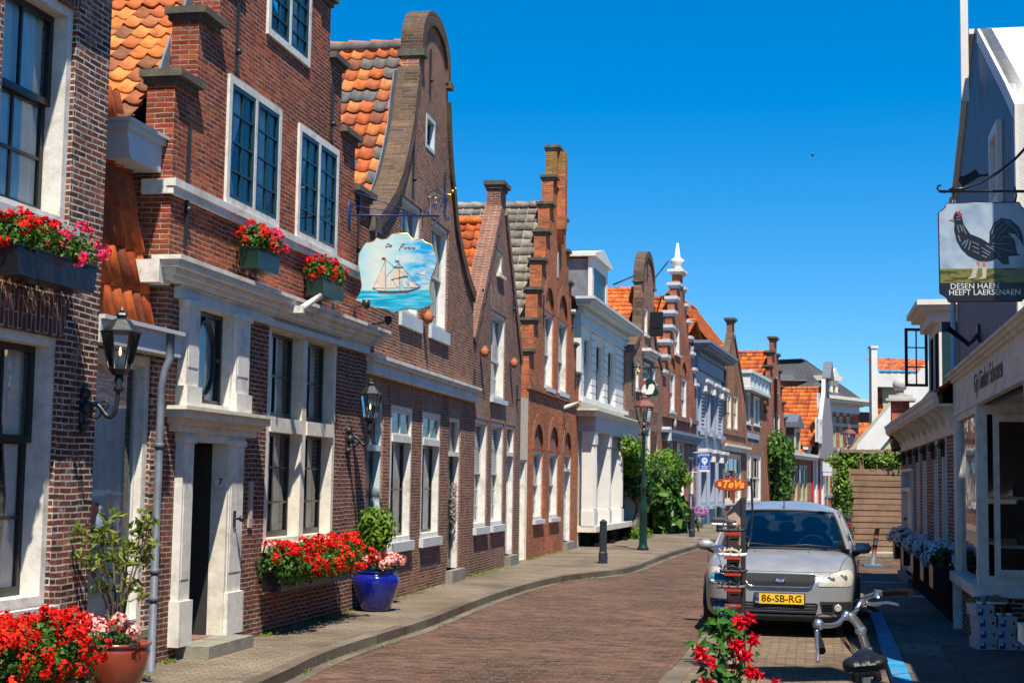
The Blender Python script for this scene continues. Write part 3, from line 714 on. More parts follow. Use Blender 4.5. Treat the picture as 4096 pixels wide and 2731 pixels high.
# openings of the ground floor
zc_top = (H.sz(703, 1046)[1] + H.sz(1444, 1310)[1]) / 2
lx0 = H.sz(798, 1400, -.09)[0]; lx1 = H.sz(947, 1400, -.09)[0]; lz1 = H.sz(850, 1230)[1]; lz0 = H.sz(850, 1640)[1]
H.hole(lx0, lx1, lz0, lz1)
dx0 = H.sz(769, 2100, -.09)[0]; dx1 = H.sz(918, 2100, -.09)[0]; dz1 = H.sz(800, 1752)[1]; dz0 = .22
H.hole(dx0, dx1, dz0, dz1)
rW = pr(H, (1074, 1265), (1346, 1376), (1056, 2185), (1330, 2142)); wx0, wx1, wz0, wz1 = rW
H.hole(*rW)
sx_l = H.sz(712, 316); st2 = H.sz(790, 52); st3 = H.sz(877, 50)
L = [(0, H.sz(712, 340)[1]), (H.sz(790, 250)[0], H.sz(790, 75)[1])]; 
Rr = [(Wd, H.sz(1470, 812)[1]), (H.sz(1418, 700)[0], H.sz(1405, 575)[1]), (H.sz(1366, 400)[0], H.sz(1366, 290)[1]), (H.sz(1322, 120)[0], H.sz(1322, 30)[1])]
dxs = L[1][0]; dzs = L[1][1] - L[0][1]
L += [(L[1][0] + dxs * (k + 1), L[1][1] + dzs * (k + 1)) for k in range(2)]
Rr += [(Rr[-1][0] - (Rr[-2][0] - Rr[-1][0]), L[-1][1])]
xm = (L[-1][0] + Rr[-1][0]) / 2
zsplit = zc_top - .02
out = steps_outline(L, Rr)
up = [(x, max(z, zsplit)) for x, z in out]
H.wall(up, 'brick_red', name='upper_wall'); H.wall([(0, 0), (Wd, 0), (Wd, zsplit), (0, zsplit)], 'brick_purple', name='lower_wall')
H.sides(L[0][1] - .7, 'brick_red', right=True, ze2=Rr[0][1] - .2)
for i, (x, z) in enumerate(L[:-1]): cap(H, x, L[i + 1][0] - .05, z, h=.13)
for i, (x, z) in enumerate(Rr[:-1]): cap(H, Rr[i + 1][0] + .05, x, z, h=.13)
cap(H, L[-1][0], Rr[-1][0], L[-1][1], h=.13)
zs = (H.sz(712, 735)[1] + H.sz(1400, 1067)[1]) / 2
mb = MB(); mb.box(-.06, Wd, -.07, .02, zs - .05, zs + .02); mb.box(-.05, Wd, -.045, .02, zs - .12, zs - .051)
mb.box(-.05, -.002, .021, .28, zs - .12, zs + .02); mb.build('string_course', 'white', H.root, bevel=.01)
cornice(H, -.04, Wd + .02, zc_top, [(.26, .04), (.23, .06), (.17, .06), (.13, .05)], 'white')
mb = MB(); mb.box(.15, Wd - .02, -.06, .02, zc_top - .34, zc_top - .21); mb.box(.15, Wd - .02, -.09, .02, zc_top - .235, zc_top - .2095); mb.build('architrave', 'blue_white', H.root)
xlb = H.sz(500, 1070, .35)
mb = MB(); mb.box(-.3, -.05, -.05, .3, zc_top - .25, zc_top - .04); mb.build('corbel', 'white', H.root, bevel=.02)
# upper door light with pilasters and the oval window
za_ = zc_top - .34
def pilaster(x0, x1, z0, z1, y=.09, plinth=False, dx=.03):
    mb = MB(); mb.box(x0, x1, -y, .02, z0 + (.42 if plinth else .2), z1 - .06)
    mb.box(x0 + .035, x1 - .035, -y - .006, -y, z0 + (.62 if plinth else .38), z1 - .2)
    mb.box(x0 - .02, x1 + .02, -y - .02, .02, z1 - .06, z1 - .001)
    mb.box(x0 - dx, x1 + dx, -y - dx, .02, z0 + .001, z0 + (.42 if plinth else .2))
    return mb.build('pilaster', 'white', H.root, bevel=.006)
px = [H.sz(748, 1400, -.09)[0], 0, 0, H.sz(1000, 1400, -.09)[0]]
zdc = (H.sz(725, 1622)[1] + H.sz(1058, 1676)[1]) / 2
pilaster(px[0], lx0, zdc + .001, za_); pilaster(lx1, px[3], zdc + .001, za_)
mb = MB(); ring(mb, lx0 + .001, lx1 - .001, lz0, lz1, .05, -.05, .12); 
fr = mb.build('window', 'white', H.root)
cxx = (lx0 + lx1) / 2; czz = (lz0 + lz1) / 2; s_ = MB(); ring(s_, lx0 + .05, lx1 - .05, lz0 + .05, lz1 - .05, .05, .05, .1)
ow, oh = (lx1 - lx0) * .27, (lz1 - lz0) * .36
s_.tube([(cxx + ow * math.cos(a), .07, czz + oh * math.sin(a)) for a in [i * math.pi / 16 for i in range(32)]], .025, 8, closed=True)
s_.box(cxx - .018, cxx + .018, .05, .09, czz + oh, lz1 - .09); s_.box(cxx - .018, cxx + .018, .05, .09, lz0 + .09, czz - oh)
s_.box(lx0 + .09, cxx - ow, .05, .09, czz - .018, czz + .018); s_.box(cxx + ow, lx1 - .09, .05, .09, czz - .018, czz + .018); s_.build('sash', 'black_paint', fr)
p_ = MB(); p_.face([(lx0, .08, lz0), (lx1, .08, lz0), (lx1, .08, lz1), (lx0, .08, lz1)]); p_.build('pane', 'window_glass', fr)
c_ = cloth(lx0 + .05, lx1 - .05, lz0 + .05, lz1 - .05, .14, 6); c_.build('curtain', 'curtain_blue', fr)
# door
x0c, x1c = H.sz(735, 1620, -.1)[0], H.sz(1020, 1680, -.1)[0]
cornice(H, x0c, x1c, zdc, [(.24, .035), (.2, .07), (.13, .06), (.09, .07)], 'cream', name='door_cornice')
mb = MB(); mb.box(px[0], px[3], -.07, .02, dz1 - .001, zdc - .235); mb.build('lintel', 'cream', H.root)
pilaster(H.sz(731, 2000, -.09)[0], dx0, dz0, dz1, .08, True); pilaster(dx1, H.sz(975, 2000, -.09)[0] , dz0, dz1, .08, True)
mb = MB(); mb.box(dx0 + .001, dx0 + .03, -.07, .1, dz0, dz1 - .001); mb.box(dx1 - .05, dx1 - .001, -.07, .1, dz0, dz1 - .001); mb.box(dx0 + .03, dx1 - .05, -.07, .1, dz1 - .04, dz1 - .001)
dfr = mb.build('door_frame', 'cream', H.root, 'deep cream door reveal of the open door')
mb = MB(); mb.box(dx0 + .04, dx0 + .085, .12, .95, dz0 + .01, dz1 - .05); mb.build('door', 'black_paint', dfr, 'black door standing open into the dark hall')
mb = MB(); mb.box(dx0 - .1, dx1 + .4, 1.9, 1.95, .1, 2.8); mb.box(dx0 - .35, dx0 - .3, .35, 1.9, .1, 2.8); mb.box(dx1 + .3, dx1 + .35, .45, 1.9, .1, 2.8); mb.box(dx0 - .3, dx1 + .3, .35, 1.9, 2.8, 2.84); mb.box(dx1 - .045, dx1 - .002, .101, .32, dz0, dz1); mb.box(dx0 + .002, dx0 + .03, .101, .32, dz0, dz1); mb.build('hall', 'dark_room', H.root)  # near-black hall walls and jamb liners put the dark interior into the colour
mb = MB(); mb.box(H.sz(700, 2600)[0], H.sz(1000, 2560, -.3)[0], -.34, .3, 0.1, dz0 - .001); mb.build('doorstep', 'stone', H.root, bevel=.035)
hx, hz = H.sz(897, 1926)
q = H.world(dx1 - .052, .21, hz)
mb = MB(); yy = .0
pl = [(yy - .06 + .0, hz - .045), (yy + .06, hz - .045), (yy + .07, hz - .03), (yy + .07, hz + .03), (yy + .06, hz + .045), (yy - .06, hz + .045), (yy - .07, hz + .03), (yy - .07, hz - .03)]
mb.prism(pl, dx1 - .058, dx1 - .051, axis='x'); pl_ = mb.build('number_plate', 'white_clean', dfr)
pl2 = MB(); 
text('7', .085, 'black_paint', dfr, frameM((dx1 - .06, yy, hz), (0, -1, 0), (0, 0, 1)), bold=.002)
mb = MB(); mb.tube([(dx1 + .12, -.09, 1.38), (dx1 + .12, -.15, 1.38)], .012); mb.ball((dx1 + .12, -.17, 1.38), .032); mb.box(dx1 + .095, dx1 + .145, -.1, -.085, 1.3, 1.46); mb.build('bell_pull', 'iron', H.root)
mx, mz = H.sz(998, 2018); mb = MB(); mb.box(mx - .05, mx + .05, -.02, .01, mz - .24, mz + .24); mb.box(mx - .015, mx + .015, -.024, -.0201, mz - .15, mz + .15); mb.build('letter_slot', 'putty', H.root)
# cross window
tz = (H.sz(1068, 1690)[1] + H.sz(1332, 1722)[1]) / 2; xmw = H.sz(1210, 1700)[0]; xmw = (wx0 + wx1) / 2 + .03
mb = MB(); ring(mb, wx0 + .001, wx1 - .001, wz0 + .001, wz1 - .001, .09, .0, .2, .06); mb.box(xmw - .075, xmw + .075, .0, .198, wz0 + .06, wz1 - .09)
for a, b in ((wx0 + .09, xmw - .075), (xmw + .075, wx1 - .09)): mb.box(a, b, -.02, .198, tz - .09, tz + .07)
mb.box(wx0 - .02, wx1 + .02, -.06, .0, wz1 + .001, wz1 + .17); mb.box(wx0 - .03, wx1 + .03, -.09, .0, wz0 - .08, wz0)
fr = mb.build('window', 'cream', H.root, 'tall cream cross window of four lights beside the door')
for a, b in ((wx0 + .09, xmw - .075), (xmw + .075, wx1 - .09)):
    for c, d, r in ((wz0 + .06, tz - .09, 3), (tz + .07, wz1 - .09, 2)):
        sb = MB(); ring(sb, a, b, c, d, .04, .14, .19, .07); x = (a + b) / 2; sb.box(x - .014, x + .014, .145, .18, c + .07, d - .04)
        for i in range(1, r): z = c + (d - c) * i / r; sb.box(a + .04, b - .04, .147, .178, z - .012, z + .012)
        sb.build('sash', 'black_paint', fr)
        p_ = MB(); p_.face([(a, .165, c), (b, .165, c), (b, .165, d), (a, .165, d)]); p_.build('pane', 'window_glass', fr)
        c_ = cloth(b - (b - a) * .52, b, c, d, .26, 3); c_.build('curtain', 'curtain', fr)
# ties, stay, gutter box
for u, a, b in ((948, 12, 300), (752, 505, 990), (1326, 338, 570), (1432, 770, 1100)): anchor(H, u, a, b)
gx, gz = H.sz(1100, 1235); mb = MB(); mb.box(gx - .04, gx + .04, -.34, -.0, gz - .05, gz + .03); mb.tube([(gx, -.3, gz), (gx + .12, -.5, gz + .16)], .035, 10); mb.build('flag_socket', 'white', H.root)
bx0, bz1 = H.sz(478, 460, .1); bx1, bz0 = H.sz(645, 692, .1); bz1 = (bz1 + H.sz(660, 455, .1)[1]) / 2
mb = MB(); mb.prism([(bx0 + .16, bz1 - .2), (bx1, bz1 - .2), (bx1 - .01, bz0), (bx0 + .24, bz0)][::-1], .1, 1.1); mb.box(bx0 + .1, bx1 + .06, .04, 1.1, bz1 - .14, bz1 - .11); mb.box(bx0 + .13, bx1 + .03, .07, 1.1, bz1 - .2, bz1 - .1401); mb.build('gutter_box', 'grey_white', H.root)
roof(H, xm, L[-1][1] - .2, (-.25, bz1 + .02), (Wd + .0, Rr[0][1] - .35), 'tiles_orange', tw=.25, tl=.33)
for i in range(3):
    a = L[i + 1]; mb = MB(); mb.prism([(a[0] - .28, L[i][1] + .1), (a[0] - .0, L[i][1] + .1), (a[0] - .0, L[i][1] + .62)], .285, .31); mb.build('flashing', 'lead', H.root)
# ---- house 3: brown bell gable
H = H3 = House('bell_gable_house', 'brown brick house with tall round-topped bell gable beside the ship sign', 'house', (1440, gnd(1440, 2432, .1).y), (1875, gnd(1875, 2303, .1).y), ROW, D=10)
Wd = H.W
Lp = [(1460, 893), (1498, 889), (1544, 827), (1572, 780), (1601, 704), (1626, 602), (1647, 490), (1657, 388), (1672, 275), (1680, 204)]
Lt = [(1683, 133), (1695, 82), (1713, 56), (1723, 50), (1744, 77), (1764, 122), (1780, 189), (1789, 255), (1792, 327)]
Rp = [(1792, 408), (1797, 561), (1805, 689), (1813, 765), (1824, 894), (1845, 1006), (1870, 1108), (1893, 1180)]
L = [H.sz(*p) for p in Lp]; T_ = [H.sz(*p) for p in Lt]; Rg = [H.sz(*p) for p in Rp]
L[0] = (0, L[1][1]); Rg[-1] = (Wd, Rg[-1][1])
T_.sort(key=lambda p: p[0])
xa, xb = L[-1][0], T_[-1][0]; xm = (xa + xb) / 2; zb = L[-1][1]; zt = T_[4][1]
top = [(xm - (xb - xa) / 2 * math.cos(a), zb + (zt - zb) * math.sin(a) ** .8) for a in [i * math.pi / 14 for i in range(15)]]
zmono = lambda pts: pts
# right flank mirrors the left
Lf = [(x, z) for x, z in L[1:-1]]; 
Rf = [(2 * xm - x, z) for x, z in reversed(Lf)]; mirror_ok = True
Rf = [p for p in Rg]
flank = [(0, 0), (0, L[0][1])] + L[1:-1] + top + Rf + [(Wd, 0)]
zc3 = (H.sz(1467, 1407)[1] + H.sz(1885, 1554)[1]) / 2
kw = dict(fcol='white', scol='grey_white', fw=.07, sw=.045, mw=.02, fd=.15, y0=.03)
for q in (pr(H, (1608, 777), (1687, 840), (1600, 1268), (1677, 1338)), pr(H, (1727, 879), (1796, 935), (1718, 1275), (1786, 1390))):
    a = H.sz(1650, 810)[1]
    win(H, rect=(q[0], q[1], H.sz(1640, 1275)[1] + .04, a), cols=2, rt=1, rb=1, curt='ends', sill='blue_white', silp=.05, sillh=.2, **kw)
    sold(H, q[0] - .1, q[1] + .1, a + .005, a + .45)
win(H, (1705, 452), (1737, 622), cols=2, rt=0, rb=3, fcol='blue_white', scol='dark_green', fw=.06, sw=.04, curt=None, sill=None, y0=-.01)
hz1 = (H.sz(1561, 1614)[1] + H.sz(1762, 1661)[1]) / 2; sz0 = (H.sz(1561, 2190)[1] + H.sz(1752, 2163)[1]) / 2
kt = dict(trans=.76, rt=0, rb=2, cols=2, curt='full', scol='black_paint', fcol='white', fw=.07, fd=.16, y0=.0, tcol=2)
b0 = (H.sz(1464, 1900)[0], H.sz(1529, 1900)[0]); b1 = (H.sz(1558, 1900)[0], H.sz(1644, 1900)[0]); b2 = (H.sz(1684, 1900)[0], H.sz(1757, 1900)[0]); b3 = (H.sz(1793, 1900)[0], H.sz(1840, 1900)[0])
win(H, rect=(b1[0], b1[1], sz0 + .08, hz1), sill='grey_white', sillh=.14, **kt); win(H, rect=(b2[0], b2[1], sz0 + .08, hz1), sill='grey_white', sillh=.14, **kt)
door(H, None, None, rect=(b0[0], b0[1], .2, hz1), trans=.76, col='dark_green', fcol='blue_white'); door(H, None, None, rect=(b3[0], b3[1], .3, hz1), trans=.76, col='black_paint')
for a, b in (b0, b1, b2, b3): sold(H, a - .12, b + .12, hz1 + .005, hz1 + .42)
for a, b in (b1, b2): sold(H, a - .02, b + .02, sz0 - .42, sz0 - .07, 'soldier_dark')
H.wall(flank, 'brick_brown'); H.sides(Rg[-1][1] - .1, 'brick_brown')
mb = MB()                                               # raised rim and capping along the curve
path = [(0, L[0][1])] + L[1:-1]; 
def rim(H, pts, w=.14, T=.28, pj=.05, mat='brick_lichen', name='gable_rim'):
    mb = MB(); n = len(pts); off = []
    for i in range(n):
        p = Vector(pts[max(i - 1, 0)] + (0,)); q = Vector(pts[min(i + 1, n - 1)] + (0,)); t = (q - p).normalized(); nn = Vector((t.y, -t.x, 0)); off.append((pts[i][0] + nn.x * w, pts[i][1] + nn.y * w, pts[i][0] - nn.x * pj, pts[i][1] - nn.y * pj))
    ln = 0
    for i in range(n - 1):
        a, b = off[i], off[i + 1]; d = math.hypot(b[2] - a[2], b[3] - a[3]); y0, y1 = -pj, T + .02
        mb.face([(a[0], y0, a[1]), (b[0], y0, b[1]), (b[2], y0, b[3]), (a[2], y0, a[3])], 0, [(ln, 0), (ln + d, 0), (ln + d, w), (ln, w)][::1])
        mb.face([(a[2], y0, a[3]), (b[2], y0, b[3]), (b[2], y1, b[3]), (a[2], y1, a[3])], 0, [(0, ln), (0, ln + d), (T, ln + d), (T, ln)])
        mb.face([(a[0], y0, a[1]), (a[0], .01, a[1]), (b[0], .01, b[1]), (b[0], y0, b[1])]); mb.face([(a[2], y1, a[3]), (b[2], y1, b[3]), (b[0], y1, b[1]), (a[0], y1, a[1])])
        ln += d
    for e in (off[0], off[-1]): mb.face([(e[0], -pj, e[1]), (e[2], -pj, e[3]), (e[2], T + .02, e[3]), (e[0], T + .02, e[1])])
    return mb.build(name, mat, H.root)
rim(H, path); rim(H, top, w=.18); rim(H, Rf)
for x_0, x_1, z_0, z_1 in ((top[0][0] - .08, top[0][0] + .16, zb - .09, zb + .02), (top[-1][0] - .16, top[-1][0] + .08, zb - .09, zb + .02), (-.02, L[1][0] + .05, L[0][1] - .16, L[0][1] + .04)):
    mb = MB(); mb.box(x_0, x_1, -.09, .34, z_0, z_1); mb.build('coping_stone', 'stone_dark', H.root)
cornice(H, .12, Wd - .02, zc3, [(.16, .05), (.13, .05), (.08, .13), (.11, .035)], 'white')
zr3 = H.sz(1600, 245, .6)[1] + .2
roof(H, xm, zr3, (-.1, L[0][1] - 1.2), (Wd + .05, Rg[-1][1] - .3), 'tiles_mixed', tw=.27, tl=.34)
mb = MB(); mb.prism([(p[0] - .28, p[1] - .1) for p in path[2:]] + [(p[0], p[1]) for p in reversed(path[2:])], .3, .315); mb.build('flashing', 'lead', H.root)
for u, a, b in ((1652, 560, 790), (1720, 200, 380), (1777, 690, 850)): anchor(H, u, a, b)
# ---- house 4: narrow spout gable
H = H4 = House('spout_gable_house', 'narrow dark brick house with plain sloping gable and square chimney-like top', 'house', (1875, gnd(1875, 2303, .1).y), (2074, gnd(2074, 2247, .1).y), ROW, D=9)
Wd = H.W
zl = H.sz(1905, 1361)[1]; tp = H.sz(2008, 760)[1]; xL = H.sz(2003, 820)[0]; xR = H.sz(2021, 850)[0]; xm = (xL + xR) / 2
if xR - xL < .55: xL, xR = xm - .3, xm + .3
zk = H.sz(2003, 830)[1]
zr_ = zl
H.wall([(0, 0), (0, zl), (xL, zk), (xL, tp), (xR, tp), (xR, zk), (Wd, zr_), (Wd, 0)], 'brick_umber', own=True) if 0 else None
kw = dict(fcol='white', scol='grey_white', fw=.07, sw=.045, mw=.02, fd=.17, y0=.02)
win(H, (1990, 997), (2010, 1108), cols=1, rt=0, rb=2, sill='white', curt=None, **kw)
q = pr(H, (1969, 1238), (2019, 1271), (1960, 1588), (2026, 1607)); win(H, rect=(q[0], H.sz(2020, 1450)[0], q[2], q[3]), cols=2, rt=1, rb=2, rail=.45, sill='grey_white', sillh=.09, curt='ends', **kw); sold(H, q[0] - .1, q[1] + .1, q[3] + .01, q[3] + .5, 'soldier')
hz = (H.sz(1899, 1668)[1] + H.sz(2060, 1711)[1]) / 2; s0 = (H.sz(1893, 2105)[1] + H.sz(2016, 2098)[1]) / 2
for a, b in ((H.sz(1897, 1900)[0], H.sz(1948, 1900)[0]), (H.sz(1965, 1900)[0], H.sz(2013, 1900)[0])):
    win(H, rect=(a, b, s0, hz), cols=2, rt=2, rb=3, rail=.5, sill='grey_white', sillh=.13, curt='ends', **kw); sold(H, a - .1, b + .1, hz + .01, hz + .4, 'soldier')
a, b = H.sz(2026, 1900)[0], H.sz(2056, 1900)[0]
door(H, None, None, rect=(a, b, .3, hz), trans=.78, col='grey_white'); sold(H, a - .1, min(b + .1, Wd - .02), hz + .01, hz + .4, 'soldier')
out = [(0, 0), (0, zl), (xL, zk), (xL, tp), (xR, tp), (xR, zk), (Wd, zl), (Wd, 0)]
H.wall(out, 'brick_umber'); H.sides(zl - .1, 'brick_umber')
rim(H, [(0, zl), (xL, zk)], mat='brick_umber', pj=.04); rim(H, [(xR, zk), (Wd, zl)], mat='brick_umber', pj=.04); cap(H, xL, xR, tp, 'stone_dark', h=.16)
roof(H, xm, zk - .25, (-.1, zl - .3), (Wd + .1, zl - .3), 'tiles_bright', tw=.27, tl=.34)
for u, a, b in ((1929, 1155, 1240), (1985, 905, 960), (2052, 1180, 1260), (1895, 1480, 1580), (2084, 1540, 1620)): anchor(H, min(u, 2066), a, b)
# ---- passage door between house 4 and house 5
P4 = H4.world(H4.W, .12, 0)
H = House('passage_wall', 'narrow plastered wall with a white side door squeezed between two gabled houses', 'wall', ud(P4), (2104, gnd(2104, 2239, .1).y), None, D=1.2)
zz = H.sz(2090, 1590)[1]; dz = H.sz(2088, 1838)[1]
door(H, None, None, rect=(.05, H.W - .03, .12, dz), fan=False, col='white', step=False)
H.wall([(0, 0), (H.W, 0), (H.W, zz), (0, zz)], 'plaster', .2)
# ---- house 5: orange brick, many steps and a pinnacle
H = H5 = House('stepped_gable_house', 'orange brick stepped gable house with a tall lichen-covered pinnacle, next to the white shop', 'house', (2104, gnd(2104, 2239, .1).y), (2308, gnd(2308, 2186, .1).y), ROW, D=9)
Wd = H.W
c_ = [(2127, 1286), (2144, 1169), (2165, 1051), (2185, 939), (2202, 832), (2220, 726)]
L = [H.sz(*p) for p in c_]; r_ = [(2305, 1405), (2296, 1295), (2284, 1165), (2272, 1040), (2262, 900), (2258, 770)]
z0s, zts = L[0][1], L[-1][1]; 
ztop = H.sz(2258, 640)[1]; n = 7; xm = Wd / 2 - .05; hwt = .28
L = [(0 if k == 0 else (xm - hwt) * k / (n), z0s - (z0s * 0) + (zts - z0s) * (k - 1) / 5) for k in range(n)]
Rr = [(Wd if k == 0 else Wd - (Wd - xm - hwt) * k / n, L[k][1]) for k in range(n)]
L.append((xm - hwt, ztop)); Rr.append((xm + hwt, ztop))
kw = dict(fcol='white', scol='grey_white', fw=.07, sw=.045, mw=.02, fd=.16, y0=.03)
def xs(u0, u1, v=1900): return H.sz(u0, v)[0], H.sz(u1, v)[0]
hz = (H.sz(2182, 1245)[1] + H.sz(2273, 1296)[1]) / 2; s0 = (H.sz(2176, 1543)[1] + H.sz(2265, 1580)[1]) / 2
for a, b in (xs(2179, 2214, 1400), xs(2234, 2269, 1400)):
    win(H, rect=(a, b, s0, hz), cols=2, rt=2, rb=2, rail=.45, sill='grey_white', sillh=.1, curt='ends', **kw); arch(H, a, b, hz + .02, (b - a) / 2 * .97, .24, 'brick_orange', fill='brick_orange')
hz = (H.sz(2135, 1792)[1] + H.sz(2285, 1825)[1]) / 2; s0 = (H.sz(2132, 2072)[1] + H.sz(2235, 2072)[1]) / 2
for a, b in (xs(2134, 2172), xs(2198, 2233)):
    win(H, rect=(a, b, s0, hz), cols=2, rt=2, rb=2, rail=.5, sill='grey_white', sillh=.1, curt='ends', **kw); arch(H, a, b, hz + .02, (b - a) / 2 * .97, .24, 'brick_orange', fill='brick_umber')
a, b = xs(2256, 2284); door(H, None, None, rect=(a, b, .3, hz), fan=True, trans=.82, col='grey_white'); arch(H, a, b, hz + .02, (b - a) / 2 * .97, .24, 'brick_orange', fill='brick_umber')
zst = (H.sz(2119, 1543)[1] + H.sz(2317, 1612)[1]) / 2
out = steps_outline(L, Rr)
H.wall(out, 'brick_orange'); H.sides(L[0][1] - .4, 'brick_orange')
mb = MB(); mb.box(-.03, Wd + .03, -.06, .02, zst - .08, zst + .06); mb.build('string_course', 'brick_tan', H.root)
for i, (x, z) in enumerate(L[:-1]): cap(H, x, L[i + 1][0] - .04, z, h=.12, pj=.05)
for i, (x, z) in enumerate(Rr[:-1]): cap(H, Rr[i + 1][0] + .04, x, z, h=.12, pj=.05)
cap(H, xm - hwt, xm + hwt, ztop, h=.12, pj=.05)
zp = H.sz(2255, 945)[1]
mb = MB(); mb.box(xm - .17, xm + .17, -.2, -.0, zp + .75 * (ztop - zp), ztop - .01); mb.build('lichen_top', 'brick_yellow', H.root); mb = MB(); mb.box(xm - .17, xm + .17, -.2, -.0, zp, zp + .75 * (ztop - zp)); mb.prism([(xm - .17, zp), (xm + .17, zp), (xm + .02, zp - .35), (xm - .02, zp - .35)], -.17, -.001); mb.build('pinnacle', 'brick_orange', H.root)
mb = MB(); mb.box(xm - hwt - .004, xm + hwt + .004, -.004, .286, ztop - 1.4, ztop - .005); mb.build('lichen_top', 'brick_yellow', H.root)
roof(H, xm, L[-2][1] - .5, (-.1, L[0][1] - .9), (Wd + .1, L[0][1] - .8), 'tiles_grey', tw=.3, tl=.36, flat=True)
nx, nz = H.sz(2232, 1055); mb = MB(); mb.prism([(nx - .12, nz - .35), (nx + .12, nz - .35), (nx + .12, nz + .1), (nx, nz + .3), (nx - .12, nz + .1)], -.01, .01); mb.build('niche', 'stone_pale', H.root)
for u, a, b in ((2173, 1180, 1300), (2287, 1260, 1330), (2308, 1480, 1560)): anchor(H, min(u, 2300), a, b)
mb = MB(); ax, az = H.sz(2254, 1630); mb.tube([(ax, 0, az), (ax, -.4, az + .12)], .05, 10); mb.build('flag_socket', 'white', H.root)
# ---- house 6: white shopfront with cornice and dormer
H = H6 = House('shop_house', 'white painted house with heavy cornice, dormer and columned shopfront', 'house', (2308, gnd(2308, 2186, .1).y), (2495, gnd(2495, 2146, .1).y), ROW, D=9)
Wd = H.W
zc = (H.sz(2341, 1215)[1] + H.sz(2500, 1309)[1]) / 2
s0 = (H.sz(2337, 1595)[1] + H.sz(2430, 1622)[1]) / 2; hz = (H.sz(2336, 1345)[1] + H.sz(2430, 1385)[1]) / 2
kw = dict(fcol='white_clean', scol='dark_green', fw=.08, sw=.05, mw=.03, fd=.16, y0=.03)
bays = [xs(2334, 2360, 1500), xs(2382, 2410, 1500), xs(2429, 2456, 1500)]
for a, b in bays: win(H, rect=(a, b, s0, hz), cols=1, rt=1, rb=1, rail=.58, sill=None, curt='right', **kw)
zsc = (H.sz(2314, 1672)[1] + H.sz(2490, 1700)[1]) / 2; zsill = s0
zf = H.sz(2340, 1720)[1]; zg = (H.sz(2340, 1738)[1] + H.sz(2480, 1750)[1]) / 2; zp0 = H.sz(2330, 2100)[1]
H.hole(.45, Wd - .35, .1, zg)
H.wall([(0, 0), (Wd, 0), (Wd, zc - .3), (0, zc - .3)], 'white_clean'); H.sides(zc - .3, 'white_clean')
cornice(H, .0, Wd, zc, [(.5, .07), (.44, .06), (.36, .08), (.1, .14), (.14, .05), (.05, .28), (.08, .05)], 'blue_white')
n = 9
for a, b in ((0.02, bays[0][0] - .1), (bays[0][1] + .1, bays[1][0] - .1), (bays[1][1] + .1, bays[2][0] - .1), (bays[2][1] + .1, Wd - .02)):
    mb = MB()
    for k in range(n):
        z = s0 + (zc - .75 - s0) * k / n; mb.box(a, b, -.035, .0, z + .015, z + (zc - .75 - s0) / n - .015)
    mb.build('block_pier', 'white_clean', H.root)
mb = MB(); mb.box(-.02, Wd + .02, -.12, .0, zsill - .12, zsill - .001); mb.box(0, Wd, -.07, .0, zsill - .22, zsill - .121)
for k in range(4): x = .5 + k * (Wd - 1) / 3; mb.prism([(x - .55, zsc + .28), (x + .55, zsc + .28), (x + .42, zsc + .46), (x - .42, zsc + .46)], -.06, .0)
mb.build('panel_band', 'white_clean', H.root)
cornice(H, .1, Wd - .1, zsc + .18, [(.6, .05), (.54, .07), (.48, .06)], 'cream', name='shop_cornice')
mb = MB(); mb.box(.12, Wd - .12, -.45, -.002, zg, zsc - .001); mb.build('fascia', 'pinkish', H.root)
cs = [xs(2308, 2334, 1950), xs(2362, 2380, 1950), xs(2409, 2430, 1950), xs(2455, 2482, 1950)]
cs = [(.05, .5), (Wd * .31, Wd * .31 + .32), (Wd * .58, Wd * .58 + .36), (Wd - .55, Wd - .1)]
for a, b in cs:
    mb = MB(); mb.box(a, b, -.42, -.1, zp0 + .4, zg - .35); mb.box(a - .04, b + .04, -.46, -.1, zp0, zp0 + .4); mb.box(a - .03, b + .03, -.45, -.1, zg - .35, zg - .001)
    for k in range(3): x = a + (b - a) * (k + .7) / 3.4; mb.box(x - .02, x + .04, -.44, -.42, zp0 + .45, zg - .4)
    mb.build('column', 'white_clean', H.root)
mb = MB(); mb.box(.02, Wd - .05, -.5, .0, zp0 - .16, zp0 - .001); mb.build('shop_sill', 'cream', H.root)
mb = MB(); mb.box(.3, Wd - .3, -.3, -.02, .1, zp0 - .161); mb.build('plinth', 'tar', H.root)
for k in range(4): x = .3 + k * (Wd - .75) / 3; mb = MB(); mb.box(x, x + .4, -.52, -.3, .1, .2); mb.lathe([(.12, .2), (.06, .5), (.1, zp0 - .162)], (x + .2, -.4, 0), 8); mb.build('plinth_foot', 'tar', H.root)
mb = MB()
for a, b, t in ((cs[0][1], cs[1][0], .52), (cs[1][1], cs[2][0], 0), (cs[2][1], cs[3][0], .52)):
    if t: mb.box(a, b, .03, .06, zp0 + (zg - zp0) * .6, zg - .05)
mb.build('roller_blind', 'putty', H.root)
mb = MB()
for a, b in ((cs[0][1], cs[1][0]), (cs[1][1], cs[2][0]), (cs[2][1], cs[3][0])): mb.face([(a, .0, zp0), (b, .0, zp0), (b, .0, zg), (a, .0, zg)]); 
mb.build('shop_window', 'window_glass', H.root)
mb = MB(); mb.box(.2, Wd - .3, 1.4, 1.45, .1, zg); mb.build('back_wall', 'dark_room', H.root)
